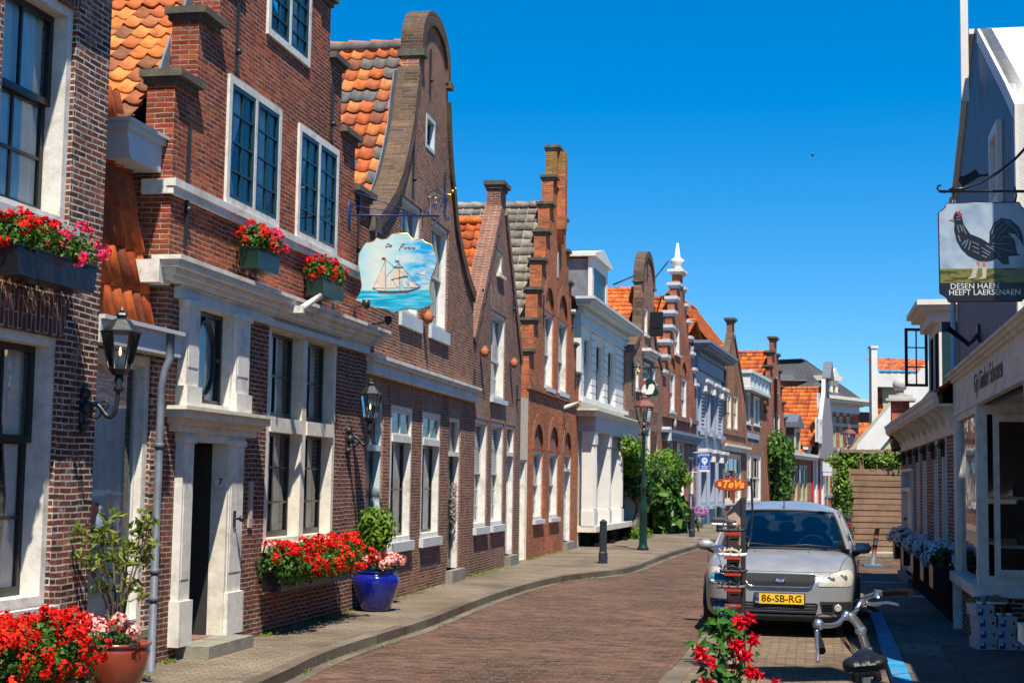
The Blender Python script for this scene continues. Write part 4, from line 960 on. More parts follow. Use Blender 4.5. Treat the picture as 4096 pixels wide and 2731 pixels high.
# dormer
dz0 = zc - .1; dx0, dx1 = H.sz(2359, 1150, .5)[0], H.sz(2420, 1200, .5)[0]; dzt = H.sz(2400, 1035, .5)[1]
mb = MB(); mb.box(dx0, dx1, .55, 4.2, dz0, dzt - .25); D_ = mb.build('dormer', 'lead', H.root)
mb = MB(); ring(mb, dx0 - .03, dx1 + .03, dz0, dzt - .2, .28, .42, .549, .12); mb.prism([(dx0 - .2, dzt - .199), (dx1 + .2, dzt - .199), (dx1 + .2, dzt - .1), ((dx0 + dx1) / 2, dzt + .2), (dx0 - .2, dzt - .1)], .3, 4.2); mb.build('dormer_front', 'white_clean', D_)
mb = MB(); mb.box(dx0 + .25, dx1 - .25, .46, .5, dz0 + .12, dzt - .48); mb.build('dormer_window', 'dark_green', D_)
street_roof(H, zc - .02, zc + 2.2, 3.6, 'tiles_orange', ye=.15)
mb = MB()
for a in (.0, Wd - .3): mb.box(a, a + .3, -.05, .001, s0, zc - .7)
mb.build('corner_pilaster', 'white_clean', H.root)
# ================================================================== LEFT ROW, farther houses
def Z1(x, y): return 2440 + x / 1.867, 1400 + y / 1.867
def Z2(x, y): return 2700 + x / 1.913, 1180 + y / 1.913
def ZG(x, y): return 2400 + x / 2.24, 950 + y / 2.24
def ZR(x, y): return 3200 + x / 1.65, 1350 + y / 1.65
def P(H, Z, *pts): return [H.sz(*Z(*p)) for p in pts]
def simple(H, Z, tl, br, **k):
    a = H.sz(*Z(*tl)); b = H.sz(*Z(*br)); d = dict(rect=(a[0], b[0], b[1], a[1]), cols=2, rt=1, rb=1, fcol='white_clean', scol='grey_white', fw=.09, sw=.06, mw=.03, fd=.14, y0=.02, sill='grey_white', curt='ends'); d.update(k)
    return win(H, **d)
# ---- house 7: dark bell gable behind the lamp post
H = H7 = House('bell_gable_house', 'dark brown bell gable house with an open black shutter behind the lamp post', 'house', (2495, 47.3), (2645, 54.5), ROW, D=9)
Wd = H.W
L = P(H, ZG, (310, 965), (350, 870), (366, 790), (372, 700), (375, 540), (377, 380)); R_ = P(H, ZG, (484, 440), (486, 640), (491, 850), (515, 1050))
zb = L[-1][1]; xa, xb = L[-1][0], R_[0][0]; xm = (xa + xb) / 2; zt = H.sz(*ZG(430, 135))[1]
zsh = H.sz(*ZG(260, 1005))[1]
top = [(xm - (xb - xa) / 2 * math.cos(a), zb + (zt - zb) * math.sin(a)) for a in [i * math.pi / 12 for i in range(13)]]
fl = [(0, zsh), (.25, zsh + .02)] + L[:-1]
Rf = [(2 * xm - x, z) for x, z in reversed(L[:-1])]
Rf = [p for p in Rf if p[0] < Wd - .3] + [(Wd - .2, zsh + .02), (Wd, zsh)]
simple(H, ZG, (400, 615), (428, 880), cols=1, sill='white_clean', curt=None)
simple(H, ZG, (322, 1095), (350, 1370), cols=1); simple(H, ZG, (395, 1110), (452, 1290), cols=2); simple(H, ZG, (466, 1165), (498, 1310), cols=1)
simple(H, Z1, (140, 565), (200, 800), cols=2, rt=2, rb=2, curt=None); simple(H, Z1, (262, 560), (300, 1330), rt=2, rb=3); simple(H, Z1, (305, 600), (352, 1240), rt=2, rb=3)
for a in ((140, 200), (262, 300), (305, 352)):
    p, q = H.sz(*Z1(a[0], 555)), H.sz(*Z1(a[1], 565)); sold(H, p[0] - .1, q[0] + .1, p[1] + .05, p[1] + .5, 'soldier_dark')
H.wall([(0, 0)] + fl + top + Rf + [(Wd, 0)], 'brick_brown'); H.sides(zsh - .1, 'brick_brown')
rim(H, fl, w=.16); rim(H, top, w=.2); rim(H, Rf, w=.16)
cap(H, top[0][0], top[0][0] + .1, zb - .1); cap(H, top[-1][0] - .1, top[-1][0], zb - .1)
a = H.sz(*ZG(388, 1100)); b = H.sz(*ZG(465, 1110)); cornice(H, a[0], b[0], a[1] + .4, [(.3, .1), (.2, .1), (.1, .12)], 'white')
zr = H.sz(*ZG(300, 425))[1]; roof(H, xm, zr + .2, (-.3, zsh - .4), (Wd + .3, zsh - .4), 'tiles_bright', tw=.3, tl=.4, fine=False)
sx, sz1 = H.sz(*ZG(447, 650), -.3); sx2, sz0 = H.sz(*ZG(447, 850), -.3); mb = MB(); sx0 = H.sz(*ZG(432, 750))[0]
mb.box(sx0, sx0 + .05, -.52, -.06, sz0, sz1 + .1); sh = mb.build('shutter', 'black_paint', H.root, 'black shutter standing open')
mb = MB(); mb.box(sx0 - .02, sx0 - .001, -.42, -.16, sz0 + .3, sz1 - .3); mb.build('shutter_panel', 'black_paint', sh)
for u, v0, v1 in ((420, 230, 390), (288, 1120, 1400)): anchor(H, ZG(u, v0)[0], ZG(u, v0)[1], ZG(u, v1)[1])
p = H.world(xm, .2, zr + .9)
def tolocal(H, p): d = p - H.p0; return (d.dot(H.ex), d.dot(H.ey), p.z)
for A_, B_ in (((2454, 1138, 57), (2541, 1102, 52.2)), ((2612, 1122, 53.2), (2674, 1044, 58.2))): st = MB(); st.tube([tolocal(H, atd(*A_)), tolocal(H, atd(*B_))], .03, 6); st.build('stay_rod', 'iron', H.root)
# ---- house 8: stepped gable with white step stones
H = H8 = House('stepped_gable_house', 'brick stepped gable house with white step stones and a white obelisk finial', 'house', (2645, 54.5), (2783, 62), ROW, D=9)
Wd = H.W
n = 8; ys = [1235, 1090, 945, 820, 685, 550, 405]; ztop = H.sz(*ZG(655, 285))[1]; z_lo = H.sz(*ZG(560, 1235))[1]
xm = H.sz(*ZG(655, 285))[0]; xm = Wd / 2 + .0; hw = .42
zs_ = [z_lo + (ztop - z_lo) * k / 7 for k in range(8)]
L = [(xm * 0 + (xm - hw) * k / 7, zs_[k]) for k in range(8)]; Rr = [(Wd - (Wd - xm - hw) * k / 7, zs_[k]) for k in range(8)]
simple(H, ZG, (668, 790), (715, 1060), cols=1)
simple(H, ZG, (628, 1195), (672, 1568), cols=2, rt=2, rb=2); simple(H, ZG, (732, 1250), (776, 1640), cols=2, rt=2, rb=2)
a = H.sz(*ZG(628, 1190)); b = H.sz(*ZG(672, 1190)); arch(H, a[0], b[0], a[1] + .03, (b[0] - a[0]) / 2 * .97, .3, 'brick_orange', fill='brick_orange')
a2 = H.sz(*ZG(732, 1240)); b2 = H.sz(*ZG(776, 1240)); arch(H, a2[0], b2[0], a2[1] + .03, (b2[0] - a2[0]) / 2 * .97, .3, 'brick_orange', fill='brick_orange')
simple(H, Z1, (430, 655), (470, 990), rt=1, rb=2); simple(H, Z1, (505, 665), (555, 1100), rt=2, rb=3)
a, b = H.sz(*Z1(588, 680)), H.sz(*Z1(625, 1310)); door(H, None, None, rect=(a[0], min(b[0], Wd - .25), .2, a[1]), col='dark_green')
H.wall(steps_outline(L, Rr), 'brick_step'); H.sides(z_lo - .4, 'brick_step')
for i in range(7): cap(H, L[i][0], L[i + 1][0] - .05, L[i][1], 'grey_white', pj=.1, h=.22); cap(H, Rr[i + 1][0] + .05, Rr[i][0], Rr[i][1], 'grey_white', pj=.1, h=.22)
cap(H, xm - hw, xm + hw, ztop, 'white_clean', pj=.16, h=.2)
mb = MB(); zf = ztop + .2; mb.lathe([(.26, 0), (.16, .08), (.2, .18), (.26, .3), (.28, .42), (.18, .48), (.12, .52), (.05, 1.08), (.03, 1.1)], (xm, .14, zf), 10); mb.build('finial', 'white_clean', H.root)
zst = H.sz(*Z1(385, 475))[1]; mb = MB(); mb.box(-.05, Wd + .05, -.1, .02, zst - .1, zst + .08); mb.build('string_course', 'brick_umber', H.root)
zc = H.sz(*Z1(380, 590))[1]; cornice(H, .1, Wd - .1, zc, [(.3, .1), (.24, .12), (.16, .14)], 'blue_grey')
mb = MB(); mb.box(-.02, .35, -.3, .02, zc - .4, zc + .1); mb.build('corbel', 'white_clean', H.root)
for x in (470, 587):
    a = H.sz(*Z1(x, 545)); mb = MB(); mb.ball((a[0], -.06, a[1]), .13, (.8, .6, 1.6), 8, 6); mb.build('carved_mask', 'stone_pale', H.root)
roof(H, xm, zs_[5] + .3, (-.1, z_lo - .8), (Wd + .1, z_lo - .8), 'tiles_bright', tw=.3, tl=.4, fine=False)
# ---- house 9: blue grey with hooded windows
H = H9 = House('cornice_house', 'blue grey painted house with bracketed white window hoods and louvred shutters', 'house', (2783, 62), (2886, 70), ROW, D=8)
Wd = H.W; zc = (H.sz(*Z2(170, 425))[1] + H.sz(*Z2(360, 520))[1]) / 2 + .1
bw = Wd / 3; z1a = H.sz(*Z2(200, 690))[1]; z1b = H.sz(*Z2(200, 1045))[1]; z0a = H.sz(*Z2(200, 1215))[1]; z0b = .9
for k in range(3):
    a = bw * k + bw * .22; b = bw * (k + 1) - bw * .16
    for (zt, zb, sh) in ((z1a, z1b, k != 1), (z0a, z0b, False)):
        fr, r = win(H, rect=(a, b, zb, zt), cols=1, rt=1, rb=1, rail=.6, fcol='pale_lilac', scol='pale_lilac', fw=.16, sw=.07, fd=.25, y0=-.12, sill='pale_lilac', silp=.25, sillh=.15, curt=None)
        if sh:
            s_ = MB(); zz = zb + .2
            while zz < zt - .25: s_.box(a + .2, b - .2, -.06, -.0, zz, zz + .08); zz += .16
            s_.build('louvred_shutter', 'white_clean', fr)
        hd = MB(); hd.box(a - .05, b + .05, -.42, .0, zt + .08, zt + .22); hd.box(a + .02, a + .2, -.36, .0, zt - .3, zt + .08); hd.box(b - .2, b - .02, -.36, .0, zt - .3, zt + .08); hd.build('window_hood', 'white_clean', fr, bevel=.03)
H.wall([(0, 0), (Wd, 0), (Wd, zc), (0, zc)], 'pale_lilac'); H.sides(zc, 'blue_grey')
cornice(H, 0, Wd, zc + .2, [(.7, .12), (.62, .12), (.5, .1), (.12, .16), (.18, .08), (.08, .5), (.12, .07)], 'blue_grey')
mb = MB(); mb.box(0, Wd, -.09, .0, .0, .8); mb.build('plinth', 'blue_grey', H.root)
zm = (z1b + z0a) / 2; mb = MB(); mb.box(0, Wd, -.02, .0, zm - .25, z1b - .2); mb.build('panel_band', 'blue_grey', H.root)
roof(H, Wd / 2, zc + 1.5, (0, zc), (Wd, zc), 'tiles_bright', y0=.6, tw=.3, tl=.4, fine=False)
# ---- house 10
H = H10 = House('spout_gable_house', 'brown brick gable house with cream windows behind the red oval sign', 'house', (2886, 70), (2980, 77), ROW, D=16)
Wd = H.W; zt = H.sz(*Z2(430, 200))[1]; ze = H.sz(*Z2(360, 720))[1]; xm = Wd * .46; zk = H.sz(*Z2(440, 300))[1]
for a in ((396, 432, 750, 1030), (447, 482, 765, 1035)): simple(H, Z2, (a[0], a[2]), (a[1], a[3]), fcol='cream', scol='cream', sill=None)
zs = H.sz(*Z2(360, 1035))[1]; zc = H.sz(*Z2(365, 1150))[1]
a = H.sz(*Z2(382, 1205)); b = H.sz(*Z2(508, 1560)); win(H, rect=(a[0], b[0], .9, a[1]), cols=3, rt=1, rb=1, rail=.6, fcol='cream', scol='cream', fw=.14, sw=.1, mw=.12, fd=.15, curt=None, sill='grey_white')
mb = MB(); c = (a[0] + b[0]) / 2; mb.box(c - .1, c + .14, -.05, .12, .15, 2.5); mb.build('door', 'hull_brown', H.root)
H.wall([(0, 0), (0, ze), (xm - .35, zk), (xm - .35, zt), (xm + .35, zt), (xm + .35, zk), (Wd, ze), (Wd, 0)], 'brick_tan'); H.sides(ze - .2, 'brick_tan')
cap(H, xm - .35, xm + .35, zt, pj=.12, h=.2); rim(H, [(0, ze), (xm - .35, zk)], w=.2); rim(H, [(xm + .35, zk), (Wd, ze)], w=.2)
mb = MB(); mb.box(0, Wd, -.08, .0, zs - .12, zs + .05); mb.build('string_course', 'brick_umber', H.root); cornice(H, 0, Wd, zc + .1, [(.3, .12), (.2, .2)], 'cream')
zr = H.sz(*Z2(200, 262), 3)[1]; roof(H, xm, zk - .6, (-.3, ze - .8), (Wd, ze - .8), 'tiles_bright', tw=.3, tl=.4, fine=False)
# ---- house 11
H = H11 = House('parapet_house', 'low brick house with white panelled parapet under a bright orange roof', 'house', (2980, 77), (3056, 84), ROW, D=14)
Wd = H.W; zc = H.sz(*Z2(530, 700))[1]; zp = H.sz(*Z2(520, 590))[1]
for a in ((547, 580, 735, 990), (603, 650, 765, 1005)): simple(H, Z2, (a[0], a[2]), (a[1], a[3]), cols=2, rt=0, rb=1, scol='white_clean', curt=None)
for a in ((550, 585, 1210, 1560), (595, 660, 1215, 1560)): 
    p, q = H.sz(*Z2(a[0], a[2])), H.sz(*Z2(a[1], a[3])); win(H, rect=(p[0], q[0], .9, p[1]), cols=2 if a[0] < 590 else 3, rt=1, rb=1, fcol='white_clean', scol='white_clean', fw=.12, sw=.08, mw=.09, curt=None, sill='stone')
H.wall([(0, 0), (Wd, 0), (Wd, zc), (0, zc)], 'brick_brown'); H.sides(zc, 'brick_brown')
mb = MB(); mb.box(-.2, Wd + .1, -.3, .2, zc, zp); P_ = mb.build('parapet', 'white_clean', H.root)
mb = MB(); mb.box(-.3, Wd + .2, -.42, .2, zp, zp + .18); mb.box(-.25, Wd + .15, -.36, .2, zc - .15, zc)
for k in range(5): x = Wd * (k + .5) / 5; mb.box(x - .1, x + .1, -.34, -.3, zc, zp)
mb.build('parapet_trim', 'blue_white', P_)
p, q = H.sz(*Z2(555, 1050)), H.sz(*Z2(640, 1110)); mb = MB(); mb.box(p[0], q[0], -.05, .0, q[1], p[1]); mb.build('stone_tablet', 'pale_lilac', H.root)
zr = H.sz(*Z2(600, 440), 4)[1]; street_roof(H, zc + .6, zr + .4, 4.0, 'tiles_bright', ye=.5, x0=-.3, x1=Wd + .5)
# ---- house 12
H = H12 = House('stepped_gable_house', 'tall narrow red brick stepped gable house beyond the orange roof, ivy at its corner', 'house', (3056, 84), (3143, 93), ROW, D=9)
Wd = H.W; ys = [905, 785, 665, 555, 445]; ztop = H.sz(*Z2(755, 340))[1]; zl = H.sz(*Z2(690, 905))[1]; n = 6
xm = Wd * .5; hw = .6; zz = [zl + (ztop - zl) * k / 5 for k in range(6)]
L = [((xm - hw) * k / 5, zz[k]) for k in range(6)]; Rr = [(Wd - (Wd - xm - hw) * k / 5, zz[k]) for k in range(6)]
simple(H, Z2, (768, 605), (784, 745), cols=1, curt=None)
for a in ((752, 770, 895, 1125), (783, 803, 910, 1135)): simple(H, Z2, (a[0], a[2]), (a[1], a[3]), cols=1, curt=None)
simple(H, Z2, (735, 1260), (750, 1500), cols=1, curt=None)
H.wall(steps_outline(L, Rr), 'brick_step'); H.sides(zl - .4, 'brick_step')
for i in range(5): cap(H, L[i][0], L[i + 1][0] - .05, L[i][1], 'stone_dark', pj=.12, h=.2); cap(H, Rr[i + 1][0] + .05, Rr[i][0], Rr[i][1], 'stone_dark', pj=.12, h=.2)
cap(H, xm - hw, xm + hw, ztop, 'stone_dark', pj=.12, h=.2)
roof(H, xm, zz[-2] + .2, (-.1, zl - .8), (Wd + .1, zl - .8), 'tiles_bright', tw=.35, tl=.45, fine=False)
# ---- house 13: low house with a dark dormer
H = H13 = House('low_house', 'low brick house with ivory windows and a dark green dormer beside the ivy', 'house', (3143, 93), (3246, 103), ROW, D=5)
Wd = H.W; zc = H.sz(*Z2(900, 1215))[1]; zr = H.sz(*Z2(850, 1000), 2)[1]
for a in ((912, 940, 1300), (952, 985, 1300), (988, 1015, 1300)):
    p = H.sz(*Z2(a[0], a[2])); q = H.sz(*Z2(a[1], a[2])); win(H, rect=(p[0], q[0], .7, p[1]), cols=1, rt=1, rb=1, fcol='ivory', scol='ivory', fw=.16, sw=.12, curt=None, sill=None)
H.wall([(0, 0), (Wd, 0), (Wd, zc), (0, zc)], 'brick_tan'); H.sides(zc, 'brick_tan'); cornice(H, 0, Wd + .2, zc + .1, [(.5, .2), (.4, .2)], 'cream')
street_roof(H, zc, zc + 2.2, 2.5, 'tiles_bright', ye=.0)
a, b = H.sz(*Z2(945, 1010)), H.sz(*Z2(985, 1200)); mb = MB(); mb.box(a[0], b[0], .3, 4, zc, a[1]); D_ = mb.build('dormer', 'dark_green', H.root)
mb = MB(); mb.box(a[0] - .25, b[0] + .25, .0, 4, a[1], a[1] + .35); mb.prism([(a[0] - .2, a[1] + .35), (b[0] + .2, a[1] + .35), ((a[0] + b[0]) / 2, a[1] + .9)], .05, 4); mb.build('dormer_roof', 'zinc', D_)
mb = MB(); ring(mb, a[0] + .05, b[0] - .05, zc + .1, a[1] - .05, .22, .2, .299); mb.build('dormer_frame', 'ivory', D_)
# ---- house 14: wooden gable over a striped shopfront
H = H14 = House('wooden_gable_house', 'pale wooden gable house with white edging, big orange roof and red white striped posts', 'house', (3246, 103), (3302, 108), ROW, D=17)
Wd = H.W; ov = -.6
def q(x, y): return H.sz(*Z2(x, y), ov)
zt = q(1090, 620)[1]; zb = q(1090, 1240)[1]; xa, xb = 0.1, Wd - .1; xm = Wd * .5
zk = q(1050, 1000)[1]
gp = [(xa, zb), (xa, zk - .6), (xa + .35, zk + .5), (xm - .9, zk + 2.6), (xm - .8, zt), (xm + .8, zt), (xm + .9, zk + 2.6), (xb - .35, zk + .5), (xb, zk - .6), (xb, zb)]
mb = MB(); mb.prism(gp, ov, ov + .15); mb.build('wooden_gable', 'lilac_wood', H.root)
mb = MB()
for s_, (x, z) in ((1, gp[1]), (-1, gp[8])): pass
lp = gp[1:5]
for i in range(3): mb.bar((lp[i][0], ov - .02, lp[i][1]), (lp[i + 1][0], ov - .02, lp[i + 1][1]), .7, .22, (0, 0, 1)) if 0 else mb.prism([(lp[i][0] - .12, lp[i][1]), (lp[i][0] + .16, lp[i][1]), (lp[i + 1][0] + .16, lp[i + 1][1]), (lp[i + 1][0] - .12, lp[i + 1][1])], ov - .06, ov + .2)
mb.build('gable_edging', 'white_clean', H.root)
mb = MB(); mb.prism([(xm - .8, zt), (xm + .8, zt), (xm + .8, zt + .1), (xm, zt + 1.3), (xm - .8, zt + .1)], ov - .4, ov + .2); mb.build('gable_hood', 'zinc', H.root)
mb = MB()
for a in ((1085, 1100, 745, 868), (1072, 1092, 935, 1125), (1100, 1118, 945, 1135)):
    p, r = q(a[0], a[2]), q(a[1], a[3]); mb = MB(); ring(mb, p[0], r[0], r[1], p[1], .22, ov - .08, ov - .001); w_ = mb.build('window', 'white_clean', H.root)
    mb = MB(); mb.box(p[0] + .2, r[0] - .2, ov - .03, ov - .002, r[1] + .2, p[1] - .2); mb.build('pane', 'dark_green', w_)
H.wall([(0, 0), (Wd, 0), (Wd, zb), (0, zb)], 'cream', y0=.1)
for k in range(4):
    x = Wd * (k + .5) / 4; mb = MB(); mb.box(x - .2, x + .2, -.02, .099, .2, zb); mb.build('striped_post', 'red_paint' if k % 2 == 0 else 'white_clean', H.root)
H.sides(zk - 1, 'white_clean', y0=.4)
roof(H, xm, zt - .6, (-1.2, zk - 1.3), (Wd, zk - 1.3), 'tiles_bright', y0=ov + .15, tw=.35, tl=.5, fine=False)
mb = MB(); mb.box(-1.2, .05, .0, .35, zk - 1.55, zk - 1.3); mb.box(-.5, .05, .06, .3, zb - .2, zk - 1.55); mb.build('eave_end', 'white_clean', H.root)
# ---- corner building closing the street
H = H15 = House('corner_building', 'red brick building with arched windows, white frieze and dormer at the street end', 'building', (3284, 116), (3436, 121), None, D=12)
Wd = H.W
def q(x, y): return H.sz(*ZR(x, y))
zc = (q(140, 400)[1] + q(365, 440)[1]) / 2; zf = (q(140, 480)[1] + q(365, 505)[1]) / 2
for a, b in ((165, 190), (215, 240), (261, 285), (308, 331)):
    p, r = q(a, 520), q(b, 722); win(H, rect=(p[0], r[0], r[1], p[1]), cols=2, rt=1, rb=1, rail=.6, fcol='ivory', scol='ivory', fw=.18, sw=.12, mw=.06, curt=None, sill='stone', sillh=.25)
    arch(H, p[0], r[0], p[1] + .02, .35, .35, 'stone_pale')
for a, b in ((168, 200), (214, 246), (290, 330)):
    p, r = q(a, 830), q(b, 1035); win(H, rect=(p[0], r[0], r[1], p[1]), cols=1, rt=0, rb=1, fcol='ivory', scol='ivory', fw=.18, sw=.12, curt=None, sill='stone', sillh=.25); arch(H, p[0], r[0], p[1] + .02, .9, .35, 'stone_pale', fill='cream')
H.wall([(0, 0), (Wd, 0), (Wd, zc), (0, zc)], 'brick_step'); H.sides(zc, 'brick_step')
cornice(H, 0, Wd, zc + .3, [(1.1, .25), (.9, .25), (.3, .1)], 'cream'); mb = MB(); mb.box(0, Wd, -.1, .0, zf, zc - .25); mb.build('frieze', 'blue_white', H.root)
for z in (q(200, 735)[1], q(200, 570)[1], q(200, 1040)[1]): mb = MB(); mb.box(0, Wd, -.05, .0, z - .12, z + .12); mb.build('stone_band', 'stone_pale', H.root)
mb = MB(); zr = zc + .3; h = 3.2
A_ = [(-.3, -.3), (Wd + .3, -.3), (Wd + .3, 12), (-.3, 12)]; B_ = [(3, 3), (Wd - 4, 3), (Wd - 4, 9), (3, 9)]
for i in range(4):
    j = (i + 1) % 4; mb.face([(A_[i][0], A_[i][1], zr), (A_[j][0], A_[j][1], zr), (B_[j][0], B_[j][1], zr + h), (B_[i][0], B_[i][1], zr + h)])
mb.face([(x, y, zr + h) for x, y in B_]); mb.build('roof', 'tiles_slate', H.root)
p, r = q(213, 290), q(255, 400); mb = MB(); mb.box(p[0], r[0], .3, 5, r[1] - .3, p[1]); D_ = mb.build('dormer', 'lead', H.root)
mb = MB(); ring(mb, p[0] - .1, r[0] + .1, r[1] - .3, p[1] + .1, .4, .1, .299); mb.box(p[0] - .5, r[0] + .5, -.1, 5, p[1] + .1, p[1] + .5); mb.prism([(p[0], p[1] + .5), (r[0], p[1] + .5), ((p[0] + r[0]) / 2, p[1] + 1.1)], -.05, .6); mb.build('dormer_front', 'cream', D_)
# ---- roofs and barn beyond the fence
def flatbody(name, label, cat, poly, depth, back, mat, Z=ZR, roofm=None):
    pts = [atd(*Z(*p), depth) for p in poly]; cx = sum(p.x for p in pts) / len(pts); zmin = 0
    t = thing(name, label, cat, (cx, depth, 0)); mb = MB(); mb.prism([(p.x - cx, p.z) for p in pts], 0, back); o = mb.build('wall', mat, t)
    return t, [(p.x - cx, p.z) for p in pts]
t, pp = flatbody('barn', 'cream boarded barn with broad white gable boards behind the wooden fence', 'barn', [(372, 735), (372, 1000), (820, 1000), (820, 250), (745, 290)], 47, 1.0, 'ivory')
a, b = pp[0], pp[4]; d = Vector((b[0] - a[0], 0, b[1] - a[1])).normalized(); nn = Vector((-d.z, 0, d.x)) 
mb = MB(); e = (b[0] + d.x * 1.2, b[1] + d.z * 1.2); mb.prism([(a[0], a[1] + .1), (e[0], e[1] + .1), (e[0] + .48, e[1] - .28), (a[0] + .48, a[1] - .28 + .0), (a[0] - .1, a[1] - .28)], -.12, -.001); mb.build('gable_board', 'white_clean', t)
zb = atd(*ZR(500, 740), 47).z; mb = MB(); mb.box(pp[0][0], pp[3][0], -.1, -.001, zb - .45, zb - .1); mb.build('base_board', 'white_clean', t)
mb = MB(); tile_sheet(mb, (a[0] + .1, 1.0, a[1] - .12), (0, -.8, 0), (e[0] - a[0], 0, e[1] - a[1]), .3, .4, fine=False); mb.build('roof', 'tiles_bright', t)
c0, c1 = atd(*ZR(476, 58), 48.5), atd(*ZR(518, 560), 48.5); t2 = thing('chimney_stack', 'tall square white chimney stack rising beside the cream barn', 'chimney', ((c0.x + c1.x) / 2, 48.6, 0)); w2 = abs(c1.x - c0.x) / 2
mb = MB(); mb.box(-w2, w2, 0, .35, 0, c0.z - .05); mb.build('shaft', 'white_clean', t2); mb = MB(); mb.box(-w2 - .03, w2 + .03, -.03, .38, c0.z - .05, c0.z + .03); mb.build('cap', 'white_clean', t2)
t, pp = flatbody('barn', 'upper cream barn wing with white fascia under an orange tile roof, behind the chimney', 'barn', [(545, 1000), (900, 1000), (900, 225), (545, 225)], 52, .6, 'ivory')
zf = pp[3][1]; mb = MB(); mb.box(pp[3][0] - .3, pp[2][0], -.3, -.001, zf - .55, zf); mb.build('fascia', 'white_clean', t)
zr = atd(*ZR(600, 143), 54).z; mb = MB(); tile_sheet(mb, (pp[3][0] - .2, -.35, zf + .02), (pp[2][0] - pp[3][0] + .2, 0, 0), (0, 2.4, zr - zf), .3, .4); mb.build('roof', 'tiles_bright', t)
mb = MB(); zz = atd(*ZR(530, 520), 52).z; tile_sheet(mb, (pp[3][0] - .2, -.1, zz), (.2, 0, 0), (0, .6, zf - zz), .2, .4); mb.build('side_roof', 'tiles_bright', t)
t, pp = flatbody('far_house', 'distant brick house with a red tiled roof between the corner building and the chimney', 'house', [(375, 1000), (620, 1000), (620, 705), (375, 705)], 132, 3, 'brick_step')
mb = MB(); zt = atd(*ZR(420, 560), 134).z; tile_sheet(mb, (pp[3][0] - .2, -.2, pp[3][1]), (pp[2][0] - pp[3][0], 0, 0), (0, 2.6, zt - pp[3][1]), .35, .45, fine=False); mb.build('roof', 'tiles_bright', t)
t, pp = flatbody('far_house', 'farthest red roof with a small black chimney left of the white chimney stack', 'house', [(372, 1000), (640, 1000), (640, 560), (372, 560)], 142, 3, 'brick_step')
mb = MB(); zt = atd(*ZR(420, 485), 144).z; tile_sheet(mb, (pp[3][0] - .2, -.2, pp[3][1]), (pp[2][0] - pp[3][0], 0, 0), (0, 3, zt - pp[3][1]), .35, .45, fine=False); mb.build('roof', 'tiles_bright', t)
p0 = atd(*ZR(412, 495), 142.5); mb = MB(); cx = t.location.x; mb.box(p0.x - cx - 1.2, p0.x - cx + .8, -.4, .8, p0.z - 2.2, p0.z); mb.build('chimney', 'tar', t)
t, pp = flatbody('far_house', 'grey slate roofed house whose hipped roof rises behind the stepped gable', 'house', [(760, 1300), (1080, 1300), (1080, 655), (760, 655)], 118, 10, 'brick_step', Z=Z2)
a = atd(*Z2(805, 500), 122); b = atd(*Z2(1050, 655), 118); cx = t.location.x
mb = MB(); x0, x1, z0 = pp[3][0] - 3, pp[2][0] + 1, pp[3][1]; mb.face([(x0, -.3, z0), (x1, -.3, z0), (a.x - cx + 2, 4, a.z), (a.x - cx - 4, 4, a.z)]); mb.face([(x1, -.3, z0), (x1, 10, z0), (a.x - cx + 2, 6, a.z), (a.x - cx + 2, 4, a.z)]); mb.build('roof', 'tiles_slate', t)
# ---- wooden fence and gate posts
FY = 39.0
a, b = atd(3404, 2150, FY), atd(3640, 2150, FY); ft = thing('wooden_fence', 'weathered horizontal board fence facing down the street, ivy above it', 'fence', (a.x, FY, 0)); fw_ = b.x - a.x + .8; fh = atd(3450, 1874, FY).z
plain_f = plain('fence_wood', (.2, .12, .07), .75, var=.3, scale=2.5, dirt=(.34, .2, .11), damt=.7, bump=.2)
nb = 14
mb = MB(); mb.box(0, fw_, .032, .04, .1, fh - .03); mb.build('backing', 'hull_brown', ft)
for k in range(nb):
    z = .12 + (fh - .12) * k / nb; mb = MB(); mb.box(0, fw_, -.015 * (k % 2), .03, z + .012, z + (fh - .12) / nb - .006); mb.build('board', 'fence_wood', ft)
mb = MB(); mb.box(-.07, -.002, -.02, .1, 0, fh + .02); mb.build('post', 'fence_wood', ft)
for x in (.25, 1.65):
    mb = MB(); mb.box(x, x + .1, .04, .14, 0, fh + .42); mb.build('post', 'fence_wood', ft)
mb = MB(); mb.box(-.25, fw_, .03, .15, fh + .42, fh + .5); mb.build('top_rail', 'fence_wood', ft)
mb = MB(); mb.box(-.2, fw_, -.35, -.05, 0, .14); mb.build('footing', 'stone_pale', ft)
mb = MB(); foliage(mb, (-.2, .1, 1.15), (.27, .3, 1.2), 2000, .13, m=0, shell=.25); foliage(mb, (-.22, .0, 1.8), (.25, .3, .6), 600, .13, m=1, shell=.3); foliage(mb, (.1, .3, fh + .2), (.7, .3, .28), 1000, .14, m=1, shell=.2); foliage(mb, (1.4, .2, fh + .25), (1.4, .35, .3), 1700, .14, m=1, shell=.2); foliage(mb, (-.42, .1, .5), (.12, .2, .4), 100, .1, m=0)
iv = thing('ivy', 'bright green climbing plant over the end and top of the wooden fence', 'climbing plant', (a.x, FY, .0)); mb.build('leaves', ['leaf', 'leaf_lime'], iv)
mb = MB(); mb.tube([(-.45, .3, 0), (-.4, .3, 1.2), (-.2, .3, 2.3), (1.2, .3, 2.5)], [.05, .04, .03, .015], 6); mb.build('stem', 'bark', iv)
